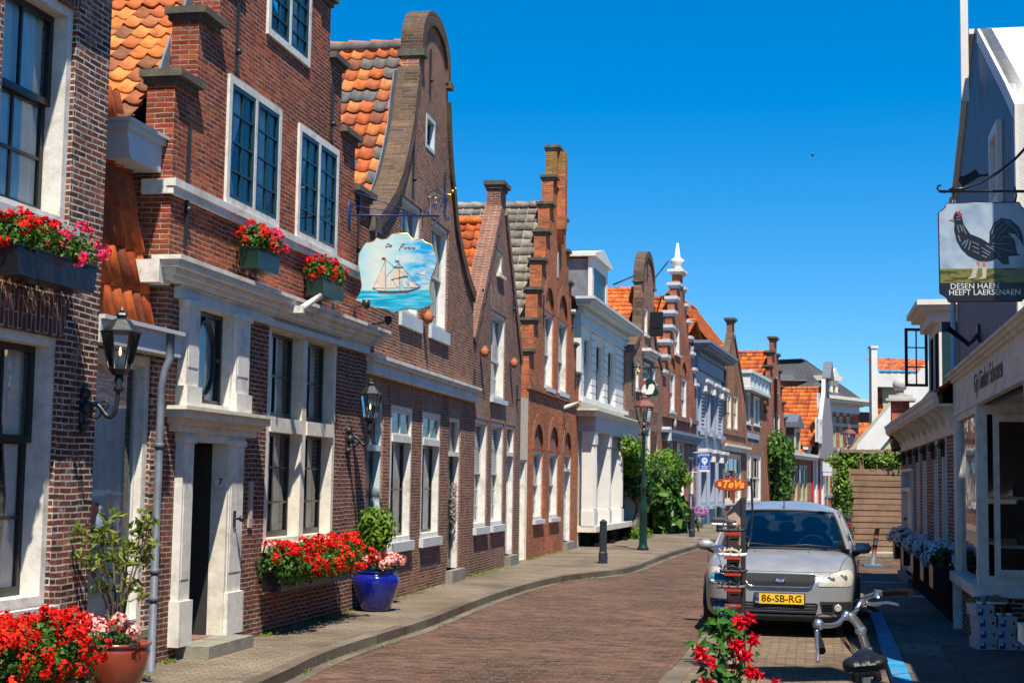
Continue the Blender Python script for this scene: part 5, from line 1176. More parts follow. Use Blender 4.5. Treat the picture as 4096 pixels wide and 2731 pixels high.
# ================================================================== RIGHT SIDE
def zf_(H, u, v, y): return H.sz(u, v, y)[1]
H = R1 = House('low_brick_house', 'low dark brick house in shade with bracketed white gutter, on the right', 'house', (3610, 29.7), (3844, 18.8), None, D=7)
Wd = H.W
zg = (zf_(H, 3559, 1715, -.3) + zf_(H, 3764, 1518, -.28)) / 2
def xr(u, y=0): return H.sz(u, 2000, y)[0]
hz = 2.35
wins = [(3667, 3679), (3692, 3707), (3737, 3753), (3769, 3789)]
for a, b in wins:
    for p, q, z0 in ((xr(a), xr(b), .95),): win(H, rect=(p, q, z0, zf_(H, 3700, 1775, 0)), cols=1, rt=1, rb=1, fcol='white_clean', scol='white_clean', fw=.07, sw=.05, fd=.14, y0=.0, sill='white_clean', curt='ends')
a, b = xr(3612), xr(3655); door(H, None, None, rect=(a + .1, b, .2, zf_(H, 3640, 1872, 0)), col='white_clean', fcol='white_clean', y0=-.04)
zw = zg - .3
H.wall([(0, 0), (Wd, 0), (Wd, zw), (0, zw)], 'brick_dark'); H.sides(zw, 'brick_dark')
mb = MB(); mb.box(-.02, a + .08, -.04, .0, 0, .62); mb.box(b + .02, Wd, -.04, .0, 0, .62); mb.build('plinth', 'tar', H.root)
mb = MB(); mb.box(-.15, Wd, -.32, -.26, zg - .05, zg); mb.box(-.13, Wd, -.3, -.24, zg - .14, zg - .051); mb.box(-.12, Wd, -.28, .3, zg - .18, zg - .141); mb.build('gutter', 'cream', H.root)
mb = MB(); mb.box(-.05, Wd, -.06, .0, zg - .52, zg - .181); mb.build('frieze', 'cream', H.root)
for k in range(11):
    x = .1 + (Wd - .3) * k / 10; mb = MB(); mb.prism([(-.27, zg - .181), (-.061, zg - .181), (-.061, zg - .42)], x, x + .06, axis='x'); mb.build('gutter_bracket', 'cream', H.root)
for k in range(6):
    x = 1.2 + k * 1.6; mb = MB(); mb.box(x - .02, x + .02, -.06, .0, zg - .78, zg - .53); mb.ball((x, -.06, zg - .62), .05); mb.build('wall_anchor', 'iron', H.root)
street_roof(H, zg, zg + 2.6, 3.3, 'tiles_orange', ye=-.2, fine=True)
# dormer with the open casement
d1 = xr(3741); d0 = d1 - 1.9; dzt = zf_(H, 3741, 1245, 0); dzb = zg - .02
mb = MB(); mb.box(d0, d1, .12, 3.0, dzb, dzt); D_ = mb.build('dormer', 'dark_green', H.root)
mb = MB(); mb.box(d0 - .2, d1 + .2, -.25, 3.0, dzt + .12, dzt + .2); mb.box(d0 - .14, d1 + .14, -.18, 3.0, dzt + .05, dzt + .119); mb.box(d0 - .04, d1 + .04, -.05, 3.0, dzt - .12, dzt + .0499); mb.build('dormer_cornice', 'white_clean', D_)
mb = MB(); ring(mb, d0, d1, dzb + .02, dzt - .12, .12, .08, .119); mb.box((d0 + d1) / 2 - .05, (d0 + d1) / 2 + .05, .08, .118, dzb + .14, dzt - .24); mb.build('dormer_frame', 'white_clean', D_)
mb = MB(); mb.box(d0 + .12, d1 - .12, .1, .11, dzb + .14, dzt - .24); mb.build('dormer_panes', 'tar', D_)
ca = atd(3634, 1312, 24.3); cb = atd(3713, 1546, 24.3); ct = thing('open_casement', 'teal six-pane window leaf standing open from the dormer, over the gutter', 'window', (ca.x, 24.3, 0), 0)
# the casement belongs to the dormer: keep it a sub-part
bpy.data.objects.remove(ct)
wl = cb.x - ca.x + .06; z0, z1 = cb.z, ca.z; xh = H.sz(3713, 1500)[0] * 0 + (Vector((cb.x, 24.3, 0)) - H.p0).dot(H.ex); yh = (Vector((cb.x, 24.3, 0)) - H.p0).dot(H.ey)
mb = MB()
def T3(px, w): return px
# leaf in local space runs outwards (-y) at constant x
mb2 = MB(); ring(mb2, -wl, 0, z0, z1, .045, 0, .03); mb2.box(-wl / 2 - .01, -wl / 2 + .01, .005, .025, z0 + .045, z1 - .045)
for k in (1, 2): z = z0 + (z1 - z0) * k / 3; mb2.box(-wl + .045, -.045, .006, .024, z - .01, z + .01)
lf = mb2.build('open_casement', 'dark_green', D_); lf.location = (xh, yh, 0); lf.rotation_euler = (0, 0, -H.rz)
mb = MB(); q = Vector((ca.x, 24.3, 0)); c1 = MB(); ch = MB()
# chimney pillar with a stone ball
cc = atd(3618, 1700, 29.6); lx = .3
mb = MB(); zc1 = 3.5; mb.box(-.0, .34, -.2, .14, zg - .5, zc1); C_ = mb.build('pillar', 'brick_step', H.root)
mb = MB(); mb.box(-.12, .46, -.32, .26, zc1, zc1 + .05); mb.box(-.06, .4, -.26, .2, zc1 + .05, zc1 + .12); mb.lathe([(.13, .12), (.07, .17), (.08, .2)], (.17, -.03, zc1), 14); mb.ball((.17, -.03, zc1 + .33), .145); mb.build('stone_ball', 'stone_pale', C_)
# ---- wooden gable shop
H = R0 = House('wooden_gable_shop', 'grey boarded gable house with pale shopfront and name board, at the right edge', 'shop', (3844, 18.79), (4290, 10.6), None, D=8)
Wd = H.W
def wx(u, v, y=0): return H.sz(u, v, y)
B0 = 2.7
pts = [(0.02, B0), (0.02, wx(3836, 759)[1]), (wx(3856, 500)[0], wx(3856, 500)[1]), (wx(3889, 150)[0], wx(3889, 150)[1]), (wx(3898, 116)[0], wx(3898, 116)[1]), (wx(3920, 116)[0], wx(3920, 116)[1]), wx(4035, 335), (wx(4078, 759)[0], wx(4035, 335)[1] - .35), (wx(4078, 759)[0], B0)]
GS = pts[7][0]; ZS = pts[7][1]
boards = MATS['blue_grey']
m, nt, b = nmat('boards')
co = nd(nt, 'ShaderNodeUVMap').outputs[0]; sx = nd(nt, 'ShaderNodeSeparateXYZ', {0: co})
fr_ = mth(nt, 'FRACT', mth(nt, 'MULTIPLY', sx.outputs[0], 6.0)); ln = mth(nt, 'LESS_THAN', fr_, .25)
n = nd(nt, 'ShaderNodeTexNoise', {'Vector': co, 'Scale': 4.0, 'Detail': 6.0})
c = mix(nt, 1.0, (.07, .1, .14), ramp(nt, n.outputs[0], [(0.35, (.75, .72, .7)), (0.65, (1.1, 1.1, 1.15))]), 'MULTIPLY')
nt.links.new(mix(nt, ln, c, (.01, .014, .02)), b.inputs['Base Color']); b.inputs['Roughness'].default_value = .5
h = mth(nt, 'ABSOLUTE', mth(nt, 'SUBTRACT', fr_, .5)); nt.links.new(nd(nt, 'ShaderNodeBump', {'Height': h, 'Strength': .6, 'Distance': .02}).outputs[0], b.inputs['Normal'])
for a in ((3973, 545, 4012, 812),):
    p, q = wx(a[0], a[1]), wx(a[2], a[3]); win(H, rect=(p[0], q[0], q[1], p[1]), cols=1, rt=1, rb=1, fcol='white_clean', scol='grey_white', fw=.1, fd=.12, y0=-.05, sill='white_clean')
H.wall(pts, 'boards', T=.12, name='boarded_gable')
mb = MB()                                               # white edging, .55 deep, along both verges
def strip(mb, P_, w=.1, y0=-.1, y1=.5):
    for i in range(len(P_) - 1):
        a, b = Vector((P_[i][0], 0, P_[i][1])), Vector((P_[i + 1][0], 0, P_[i + 1][1])); t = (b - a).normalized(); nn = Vector((t.z, 0, -t.x)) * w
        A = [(a + nn), a, b, (b + nn)]
        mb.prism([(p.x, p.z) for p in A], y0, y1)
strip(mb, pts[1:5][::1], .06, -.06, .2); mb.build('far_verge_board', 'white_clean', H.root)
mb = MB(); strip(mb, [pts[5], pts[6], pts[7]], .14, -.03, .75); strip(mb, [pts[7], pts[8]], .1, -.03, .2); mb.build('near_verge_board', 'white_clean', H.root)
mb = MB(); mb.box(GS - .1, GS, .2, 8, 0, ZS + .02); mb.build('side_wall', 'white_clean', H.root)
mb = MB(); mb.box(.0, .1, .12, 8, 0, pts[1][1]); mb.build('far_side_wall', 'brick_dark', H.root)
xa = (pts[4][0] + pts[5][0]) / 2; za = pts[4][1]
mb = MB(); tile_sheet(mb, (GS + .12, .75, ZS - .05), (0, 7.2, 0), (xa - GS, 0, za - ZS - .05), .26, .33); mb.build('roof', 'tiles_mixed', H.root)
mb = MB(); tile_sheet(mb, (-.1, 8, pts[1][1] - .3), (0, -7.9, 0), (xa, 0, za - pts[1][1]), .26, .33); mb.build('far_roof', 'tiles_mixed', H.root)
mb = MB(); pz = wx(3903, 0)[1]; mb.box(xa - .04, xa + .04, -.18, -.1, za - .9, pz + 1.2); mb.build('flagpole', 'white_clean', H.root)
q = wx(3824, 1300, -.08); mb = MB(); mb.tube([(.03, -.05, 3.26), (.03, -.05, 5.5)], .035, 8); mb.build('downpipe', 'grey_white', H.root)
x, z = wx(3950, 700); mb = MB(); mb.tube([(x, 0, z), (x, -.28, z - .02)], .012); mb.bar((x, -.1, z + .02), (x, -.28, z - .09), .1, .08); mb.build('flood_light', 'black_paint', H.root)
x, z = wx(3920, 1340); mb = MB(); mb.tube([(x, 0, z + .02), (x, -.12, z - .1), (x, -.34, z + .08)], .03, 8); mb.box(x - .04, x + .04, -.03, .0, z - .08, z + .12); mb.build('flag_socket', 'black_paint', H.root)
# fascia and shopfront
zt, zb = 3.12, 2.74; Y = -.06
mb = MB(); mb.box(-.05, Wd, Y, Y + .055, zb, zt); mb.box(-.07, Wd, Y - .02, Y + .05, zb - .04, zb - .001); F_ = mb.build('name_board', 'cream', H.root)
mb = MB(); mb.box(-.1, Wd, Y - .03, -.001, zt + .001, zt + .04); mb.box(-.12, Wd, Y - .06, -.001, zt + .041, zt + .08); mb.box(-.14, Wd, Y - .09, -.001, zt + .081, zt + .11); mb.build('shop_cornice', 'cream', H.root)
xt0, xt1 = wx(3898, 1560, Y)[0], wx(4012, 1500, Y)[0]
to = text('Gijs Günther Schoenen', .3, 'iron', F_, frameM(((xt0 + xt1) / 2, Y - .004, (zb + zt) / 2), (1, 0, 0), (0, 0, 1)), sx=1, spacing=.95)
wd = max(v.co.x for v in to.data.vertices) - min(v.co.x for v in to.data.vertices); mx = (xt0 + xt1) / 2
for v in to.data.vertices: v.co.x = mx + (v.co.x - mx) * (xt1 - xt0) / wd
BX = wx(3912, 2200, -.07)[0]; NX = wx(4070, 2000, -.2)[0]; zs = .78
mb = MB()                                               # first bay: posts, head and boxed sill
for a, b in ((.06, .16), (.42, .5), (BX - .16, BX)): mb.box(a, b, -.07, .04, zs, zb)
mb.box(.16, .42, -.03, .0, zs, zb); mb.box(.0, BX + .04, -.13, .04, zs - .12, zs); mb.box(.5, BX - .16, -.06, .02, zb - .12, zb - .001); mb.box(.06, .2, -.1, .04, 0, zs - .12)
mb.box(BX - .16, BX, .04, 1.0, zs, zs + .1); mb.box(BX - .12, BX, .04, 1.0, zb - .14, zb - .001); mb.box(BX - .16, BX + .05, .04, 1.0, zs - .12, zs - .001); mb.box(BX - .1, BX, .95, 1.05, zs, zb)
# window frame of the face that looks down the street
mb.box(BX - .04, BX + .02, .1, .16, zs + .1, zb - .14); mb.box(BX - .04, BX + .02, .84, .9, zs + .1, zb - .14); mb.box(BX - .04, BX + .02, .16, .84, zs + .1, zs + .17); mb.box(BX - .04, BX + .02, .16, .84, zb - .22, zb - .141)
BY = mb.build('bay_frame', 'white', H.root)
mb = MB(); mb.face([(BX - .01, .1, zs + .1), (BX - .01, .9, zs + .1), (BX - .01, .9, zb - .14), (BX - .01, .1, zb - .14)]); mb.face([(.5, -.02, zs), (BX - .16, -.02, zs), (BX - .16, -.02, zb - .1), (.5, -.02, zb - .1)]); mb.build('pane', 'window_glass', BY)
mb = MB(); mb.box(.0, BX - .02, .0, .1, 0, zs - .121); mb.box(BX - .12, BX - .02, .1, 1.6, 0, zs - .121); mb.build('bay_base', 'brick_dark', H.root)
for z in (1.2, 1.72):
    mb = MB(); mb.box(.3, BX - .1, .2, .85, z - .03, z); mb.build('shelf', 'putty', BY)
mb = MB(); mb.box(.15, BX - .15, .9, .94, zs, zb); mb.box(.2, .25, .06, .9, zs, zb); mb.box(.25, BX - .15, .04, .9, zs + .0, zs + .02); mb.build('bay_back', 'seat_cloth', BY)
mb = MB(); mb.box(BX - .1, NX + .1, 1.5, 1.6, 0, zb); mb.build('recess_wall', 'putty', H.root)
mb = MB(); mb.box(BX, NX + 2, .0, 1.6, zb - .02, zb + .02); mb.build('soffit', 'putty', H.root)
mb = MB(); mb.box(BX - .15, NX, -.45, 1.55, 0, .13); mb.build('step', 'stone_dark', H.root)
mb = MB(); mb.box(NX, NX + .16, -.14, .04, .5, zb); mb.box(NX - .12, Wd, -.2, .04, .62, .76); mb.box(NX + .16, NX + .3, -.06, .0, .76, zb); mb.box(NX, NX + .06, .04, 1.2, .76, zb); mb.build('near_bay_frame', 'white', H.root)
mb = MB(); mb.box(NX + .02, Wd, .0, .1, 0, .62); mb.box(NX + .3, Wd, .02, .1, .76, zb); mb.build('near_bay_wall', 'brick_dark', H.root)
mb = MB(); mb.box(GS, Wd, .0, 8, zb + .1, zt + .1); mb.box(Wd - .2, Wd, .1, 8, 0, zt); mb.build('flat_roof', 'lead', H.root)
SHOE_SPOTS = []
# unseen building; its gable and projecting hood are shaped to shade the near ground
H = House('brick_house', 'unseen brick house on the right, gable shaped for its shadow, outside the frame', 'house', (4290, 10.59), (4290 + 9000, 3.2), None, D=7)
H.wall([(0, 0), (H.W, 0), (H.W, 4.5), (3.4, 4.5), (2.6, 6.2), (1.6, 7.4), (1.3, 9.4), (.6, 9.4), (.4, 7.6), (0, 5.6)], 'brick_dark'); H.sides(4.5, 'brick_dark'); roof(H, 1.0, 7.0, (0, 4.5), (3.4, 4.5), 'tiles_orange'); mb = MB(); mb.box(.5, 1.4, -.75, .0, 9.0, 9.38); mb.build('shadow_hood', 'white_clean', H.root)
# ================================================================== GROUND
# ================================================================== STREET OBJECTS
class Face:                                             # an upright plane through a point, x along it
    def __init__(s, p, ang): s.p = Vector((p.x, p.y, 0)); s.ex = Vector((math.cos(ang), math.sin(ang), 0)); s.ey = Vector((-s.ex.y, s.ex.x, 0)); s.ang = ang
    def xz(s, u, v):
        d = ray(u, v); t = -(CP - s.p).dot(s.ey) / d.dot(s.ey); q = CP + d * t; return (q - s.p).dot(s.ex), q.z
def poly(mb, pts, y0, y1, m=0): return mb.prism(pts, y0, y1, m=m)
def part(name, pts, y0, y1, mat, parent, label=None): mb = MB(); mb.prism(pts, y0, y1); return mb.build(name, mat, parent, label)
def picture(name, fn):
    m, nt, b = nmat(name); co = nd(nt, 'ShaderNodeTexCoord').outputs['Object']; c = fn(nt, co); nt.links.new(c, b.inputs['Base Color']); b.inputs['Roughness'].default_value = .35; return m
# ---- ship sign on its wrought iron bracket
def ZB(x, y): return 1350 + x / 1.96, 700 + y / 1.96
wp = H2.world(H2.sz(*ZB(90, 315))[0], 0, 0); F = Face(wp, R(-11.4))
zbar = F.xz(*ZB(150, 314))[1]
sg = thing('hanging_sign', 'painted sign of a two-masted sailing ship hanging from a blue wrought iron bracket', 'sign', (wp.x, wp.y, 0), F.ang)
Q = lambda *pts: [F.xz(*ZB(*p)) for p in pts]
ol = Q((430, 462), (550, 460), (572, 490), (600, 507), (640, 513), (668, 508), (690, 530), (738, 546), (752, 590), (780, 640), (778, 690), (762, 740), (735, 800), (722, 880), (728, 960), (757, 1005), (700, 1030), (630, 1056), (560, 1045), (500, 1055), (440, 1078), (380, 1050), (300, 1036), (250, 1018), (240, 996), (190, 996), (145, 980), (178, 930), (192, 870), (180, 780), (165, 700), (170, 620), (205, 560), (225, 532), (262, 530), (290, 518), (308, 495), (350, 510), (395, 500))
picture('sign_sky', lambda nt, co: mix(nt, ramp(nt, nd(nt, 'ShaderNodeTexNoise', {'Vector': nd(nt, 'ShaderNodeMapping', {'Vector': co, 'Scale': (1.5, 1, 5)}).outputs[0], 'Scale': 2.2, 'Detail': 4.0, 'Distortion': .6}).outputs[0], [(0.4, (0, 0, 0)), (0.62, (1, 1, 1))]),
        ramp(nt, nd(nt, 'ShaderNodeSeparateXYZ', {0: co}).outputs[0], [(.1, (.15, .5, .7)), (.4, (.62, .66, .56)), (.6, (.4, .62, .66)), (.9, (.0, .36, .62)), (1, (.0, .3, .6))]), (.5, .6, .58)))
picture('sign_sea', lambda nt, co: ramp(nt, nd(nt, 'ShaderNodeTexNoise', {'Vector': nd(nt, 'ShaderNodeMapping', {'Vector': co, 'Scale': (1.2, 1, 14)}).outputs[0], 'Scale': 2.5, 'Detail': 4.0}).outputs[0], [(.35, (.0, .25, .42)), (.5, (.02, .38, .55)), (.65, (.2, .52, .6))]))
bd = part('board', ol, -.012, .012, 'sign_sky', sg)
zs = F.xz(*ZB(400, 905))[1]
sea = []
for i in range(len(ol)):                                # clip the outline to the part below the painted horizon
    p, q = ol[i], ol[(i + 1) % len(ol)]
    if p[1] <= zs: sea.append(p)
    if (p[1] > zs) != (q[1] > zs): t = (zs - p[1]) / (q[1] - p[1]); sea.append((p[0] + t * (q[0] - p[0]), zs))
part('painted_sea', sea, -.014, -.0121, 'sign_sea', bd)
mb = MB(); mb.tube([(x, -.002, z) for x, z in ol], .011, 6, closed=True); mb.build('gilt_edge', 'gold', sg)
plain('sail', (.62, .5, .4), .7, var=.15, scale=20); plain('ink', (.02, .015, .01), .6)
def pp_(name, mat, *pts, y=-.0165): return part(name, Q(*pts), y, -.0135, mat, bd)
pp_('painted_hull', 'hull_brown', (285, 885), (310, 905), (450, 912), (560, 905), (620, 888), (600, 905), (552, 926), (330, 926))
pp_('painted_sail', 'sail', (378, 745), (345, 745), (300, 830), (280, 885), (370, 888))
pp_('painted_sail', 'sail', (384, 795), (388, 888), (475, 885), (430, 850))
pp_('painted_sail', 'sail', (440, 745), (520, 735), (535, 790), (490, 800), (425, 820))
pp_('painted_sail', 'sail', (440, 820), (480, 800), (484, 880), (460, 870))
pp_('painted_sail', 'sail', (495, 800), (555, 880), (520, 885))
pp_('painted_sail', 'sail', (555, 820), (640, 880), (570, 882))
pp_('painted_flag', 'red_paint', (350, 646), (377, 650), (377, 664), (350, 662), y=-.017)
pp_('painted_flag', 'kerb_blue', (456, 670), (482, 672), (482, 684), (456, 682), y=-.017)
pp_('painted_gull', 'white_clean', (625, 768), (660, 770), (700, 745), (685, 772), (695, 785), (660, 782))
mb = MB()
for a in (((378, 650), (380, 915)), ((484, 668), (494, 915)), ((440, 718), (520, 724)), ((425, 820), (555, 790)), ((278, 885), (300, 890)), ((590, 905), (650, 878))):
    p, q = Q(*a); mb.bar((p[0], -.018, p[1]), (q[0], -.018, q[1]), .006, .004)
for a in (((378, 660), (640, 878)), ((378, 670), (285, 885)), ((484, 690), (648, 878)), ((484, 690), (384, 795))):
    p, q = Q(*a); mb.bar((p[0], -.017, p[1]), (q[0], -.017, q[1]), .0025, .002)
mb.build('painted_rigging', 'hull_brown', bd)
p, q = Q((400, 555), (555, 568)); text('De', .07, 'ink', bd, frameM((p[0], -.0135, p[1]), (1, 0, -.02), (0, 0, 1)), shear=.5)
text('F', .12, 'gold', bd, frameM((F.xz(*ZB(495, 568))[0], -.0135, F.xz(*ZB(495, 568))[1]), (1, 0, -.02), (0, 0, 1)), shear=.5)
text('ortuna', .055, 'ink', bd, frameM((F.xz(*ZB(565, 572))[0], -.0135, F.xz(*ZB(565, 572))[1]), (1, 0, -.02), (0, 0, 1)), shear=.5)
plain('blue_iron', (.015, .03, .12), .4)
mb = MB(); a, b = Q((90, 314), (800, 322)); mb.tube([(0, 0, a[1]), (b[0], 0, b[1] + .0)], .013, 8); c, d = Q((15, 268), (640, 318)); mb.tube([(0, 0, c[1] + .12 * 0 + .05), (d[0], 0, d[1])], .008, 6)
c, d = Q((95, 115), (620, 310)); mb.tube([(0, 0, c[1]), (d[0], 0, d[1])], .008, 6)
def spiral(cx, cz, r, turns=1.4, a0=0, sgn=1, n=26): return [(cx + r * (1 - .75 * k / n) * math.cos(a0 + sgn * turns * 6.283 * k / n), 0, cz + r * (1 - .75 * k / n) * math.sin(a0 + sgn * turns * 6.283 * k / n)) for k in range(n + 1)]
for x, y, r, s_, a0 in ((770, 205, 60, 1, -1.2), (820, 190, 35, -1, 1), (850, 335, 25, 1, -1.5), (700, 295, 22, -1, -1.5), (785, 355, 20, 1, 1.5), (765, 250, 26, 1, 2)):
    c = Q((x, y))[0]; mb.tube(spiral(c[0], c[1], r / 1.96 * 19 / FPX, 1.3, a0, s_), .007, 6)
h1, h2 = Q((715, 110), (725, 320)); mb.tube([(h1[0], 0, h1[1] - .05), (h2[0], 0, h2[1])], .008, 6)
arc = Q((715, 170), (735, 130), (790, 108), (840, 140), (862, 200), (845, 270), (800, 318)); mb.tube([(x, 0, z) for x, z in arc], .008, 6)
for x in (303, 665): c, d = Q((x, 318), (x, 505)); mb.tube([(c[0], 0, c[1]), (d[0], 0, d[1])], .006, 5)
br = mb.build('bracket', 'blue_iron', sg)
mb = MB(); c = Q((95, 315))[0]; mb.ball((.0, 0, c[1]), .12, (.25, .5, 1.6)); mb.build('wall_plate', 'blue_iron', br)
mb = MB()
for x, y, r in ((880, 160, 13), (900, 130, 12), (925, 108, 7), (768, 183, 9), (775, 220, 6), (722, 177, 6), (865, 155, 9)): c = Q((x, y))[0]; mb.ball((c[0], 0, c[1]), r / 1.96 * 19 / FPX, (1.2, .6, 1.2), 8, 6)
mb.build('gilt_ornament', 'gold', br)
# ---- rooster sign on the right
RD = 11.6; q0 = atd(3757, 1000, RD); F = Face(q0, R(-11.4))
def ZC(x, y): return 3300 + x / 1.12, y / 1.12
Q = lambda *pts: [F.xz(*ZC(*p)) for p in pts]
sg = thing('hanging_sign', 'painted rooster sign with two lines of white lettering hanging from a black iron bar', 'sign', (q0.x, q0.y, 0), F.ang)
ol = Q((545, 915), (870, 910), (878, 930), (900, 945), (918, 955), (918, 1310), (898, 1325), (880, 1347), (553, 1350), (545, 1330), (517, 1314), (510, 955), (525, 945), (540, 930))
picture('sign_field', lambda nt, co: ramp(nt, nd(nt, 'ShaderNodeTexNoise', {'Vector': co, 'Scale': 5.0, 'Detail': 5.0}).outputs[0], [(.4, (.2, .27, .36)), (.6, (.34, .4, .46))]))
picture('sign_grass', lambda nt, co: ramp(nt, nd(nt, 'ShaderNodeTexNoise', {'Vector': nd(nt, 'ShaderNodeMapping', {'Vector': co, 'Scale': (1, 1, 4)}).outputs[0], 'Scale': 6.0, 'Detail': 4.0}).outputs[0], [(.4, (.03, .04, .01)), (.5, (.18, .15, .02)), (.62, (.1, .13, .03))]))
plain('sign_rim', (.06, .005, .02), .3)
bd = part('board', ol, -.012, .012, 'sign_field', sg)
z1, z2 = Q((600, 1205), (600, 1268))[0][1], Q((600, 1268))[0][1]
def clip(pts, zlo, zhi):
    for z, keep in ((zhi, -1), (zlo, 1)):
        o = []
        for i in range(len(pts)):
            p, q = pts[i], pts[(i + 1) % len(pts)]; a = (p[1] - z) * keep >= 0; b = (q[1] - z) * keep >= 0
            if a: o.append(p)
            if a != b: t = (z - p[1]) / (q[1] - p[1]); o.append((p[0] + t * (q[0] - p[0]), z))
        pts = o
    return pts
part('painted_field', clip(ol, z2, z1), -.0135, -.0121, 'sign_grass', bd); part('lettering_panel', clip(ol, -9, z2), -.0136, -.0121, 'black_paint', bd)
mb = MB(); mb.tube([(x, -.002, z) for x, z in ol], .010, 6, closed=True); mb.build('rim', 'sign_rim', sg)
def pr_(name, mat, *pts, y=-.015): return part(name, Q(*pts), y, -.0125, mat, bd)
body = [(578, 960), (590, 950), (608, 958), (615, 985), (622, 1010), (650, 1050), (700, 1070), (735, 1092), (737, 1040), (755, 1000), (790, 978), (830, 985), (870, 1020), (885, 1060), (890, 1110), (875, 1080), (850, 1050), (820, 1045), (850, 1080), (855, 1110), (860, 1135), (875, 1145), (820, 1150), (825, 1185), (795, 1185), (770, 1160), (745, 1168), (720, 1172), (690, 1170), (640, 1145), (610, 1115), (590, 1080), (578, 1030), (580, 1000), (572, 985)]
pr_('painted_rooster', 'black_paint', *body)
pr_('painted_comb', 'red_paint', (590, 962), (585, 945), (596, 952), (604, 942), (606, 958), (614, 955), (612, 972), y=-.0155)
mb = MB()
def stroke(mb, P_, w=.009):
    q = Q(*P_)
    for a, b in zip(q, q[1:]): mb.bar((a[0], -.0165, a[1]), (b[0], -.0165, b[1]), .003, w, (0, 1, 0)) if 0 else mb.prism(_quad(a, b, w), -.0175, -.0151)
def _quad(a, b, w):
    d = Vector((b[0] - a[0], b[1] - a[1])).normalized(); n = Vector((-d.y, d.x)) * w / 2
    return [(a[0] + n.x, a[1] + n.y), (b[0] + n.x, b[1] + n.y), (b[0] - n.x, b[1] - n.y), (a[0] - n.x, a[1] - n.y)]
for P_ in (((592, 1010), (600, 1045)), ((603, 1008), (615, 1040)), ((613, 1012), (632, 1050)), ((596, 1055), (606, 1085)), ((612, 1100), (630, 1078)), ((625, 1112), (640, 1075)), ((642, 1122), (652, 1080)), ((660, 1085), (690, 1100)), ((660, 1105), (690, 1118)), ((662, 1125), (690, 1138)), ((700, 1110), (740, 1135)), ((705, 1128), (735, 1145)), ((700, 1145), (725, 1155)), ((720, 1100), (770, 1130), (785, 1155)), ((745, 1105), (840, 1128)), ((750, 1092), (835, 1095)), ((752, 1070), (770, 1030), (800, 1005)), ((765, 1080), (785, 1045), (815, 1020)), ((780, 1085), (800, 1060), (830, 1065)), ((745, 1050), (760, 1010), (785, 992)), ((810, 1000), (850, 1025), (870, 1060)), ((800, 990), (835, 1000)), ((590, 985), (606, 985)), ((588, 975), (604, 972))): stroke(mb, P_)
mb.build('painted_feathers', 'zinc', bd)
pr_('painted_leg', 'terracotta', (680, 1168), (692, 1170), (690, 1192), (678, 1190), y=-.0145); pr_('painted_leg', 'terracotta', (706, 1172), (718, 1172), (720, 1200), (708, 1200), y=-.0145)
pr_('painted_boot', 'putty', (665, 1185), (686, 1190), (675, 1245), (636, 1252), (655, 1235), y=-.0155); pr_('painted_boot', 'putty', (702, 1198), (724, 1198), (720, 1248), (688, 1252), (705, 1238), y=-.0155)
pr_('painted_beak', 'terracotta', (556, 988), (578, 982), (580, 992), y=-.0155)
for t_, x, y, w_ in (('DESEN HAEN', 670, 1285, 215), ('HEEFT LAERSENAEN', 715, 1313, 318)):
    a, b = Q((x - w_ / 2, y), (x + w_ / 2, y)); o = text(t_, .062, 'white_clean', bd, frameM(((a[0] + b[0]) / 2, -.0140, a[1]), (1, 0, 0), (0, 0, 1)))
    xs_ = [v.co.x for v in o.data.vertices]; k = (b[0] - a[0]) / (max(xs_) - min(xs_)); c = (max(xs_) + min(xs_)) / 2; m_ = (a[0] + b[0]) / 2
    for v in o.data.vertices: v.co.x = m_ + (v.co.x - c) * k
mb = MB(); a, b = Q((510, 858), (930, 862)); mb.tube([(a[0] + .0, 0, a[1]), (b[0] + .35, 0, b[1])], .012, 8)
hk = Q((540, 862), (515, 858), (503, 845), (508, 832), (520, 832)); mb.tube([(x, 0, z) for x, z in hk], .009, 8)
br_ = Q((555, 850), (620, 845), (700, 820), (780, 770), (850, 715), (892, 670), (960, 560)); mb.tube([(x, 0, z) for x, z in br_] + [(br_[-1][0] + .3, 0, br_[-1][1] + .5)], .011, 8)
for x in (570, 850): a, b = Q((x, 838), (x, 915)); mb.tube([(a[0], 0, a[1]), (a[0] + .012, 0, (a[1] + b[1]) / 2), (b[0], 0, b[1])], .008, 6)
mb.build('bracket', 'black_paint', sg)
# ---- green rooster sign above the tall lamp
sp = H7.world(H7.sz(*ZG(290, 1160))[0], 0, 0); F = Face(sp, R(-11)); sg = thing('hanging_sign', 'green sign with white rooster on gilded bracket, just over the tall street lamp', 'sign', (sp.x, sp.y, 0), F.ang)
Q = lambda *pts: [F.xz(*ZG(*p)) for p in pts]
ol = Q((350, 1410), (358, 1385), (372, 1365), (385, 1320), (395, 1285), (437, 1260), (465, 1275), (495, 1300), (500, 1345), (522, 1375), (526, 1400), (505, 1422), (470, 1418), (440, 1436), (400, 1425), (370, 1422))
bd = part('board', ol, -.02, .02, 'forest', sg)
part('painted_rooster', Q((375, 1360), (385, 1330), (400, 1300), (410, 1320), (412, 1350), (425, 1370), (440, 1320), (470, 1308), (492, 1330), (488, 1360), (470, 1400), (430, 1406), (385, 1395), (368, 1380)), -.03, -.021, 'white_clean', bd)
part('painted_comb', Q((382, 1318), (395, 1285), (412, 1290), (415, 1305), (400, 1312), (388, 1328)), -.035, -.0301, 'red_paint', bd)
mb = MB(); a, b = Q((290, 1160), (540, 1162)); mb.tube([(a[0], 0, a[1]), (b[0], 0, b[1])], .025, 6)
for x, y, r in ((400, 1235, 18), (440, 1185, 15)): c = Q((x, y))[0]; mb.tube(spiral(c[0], c[1], r / 2.24 * 50 / FPX, 1.3, 1, 1), .015, 5)
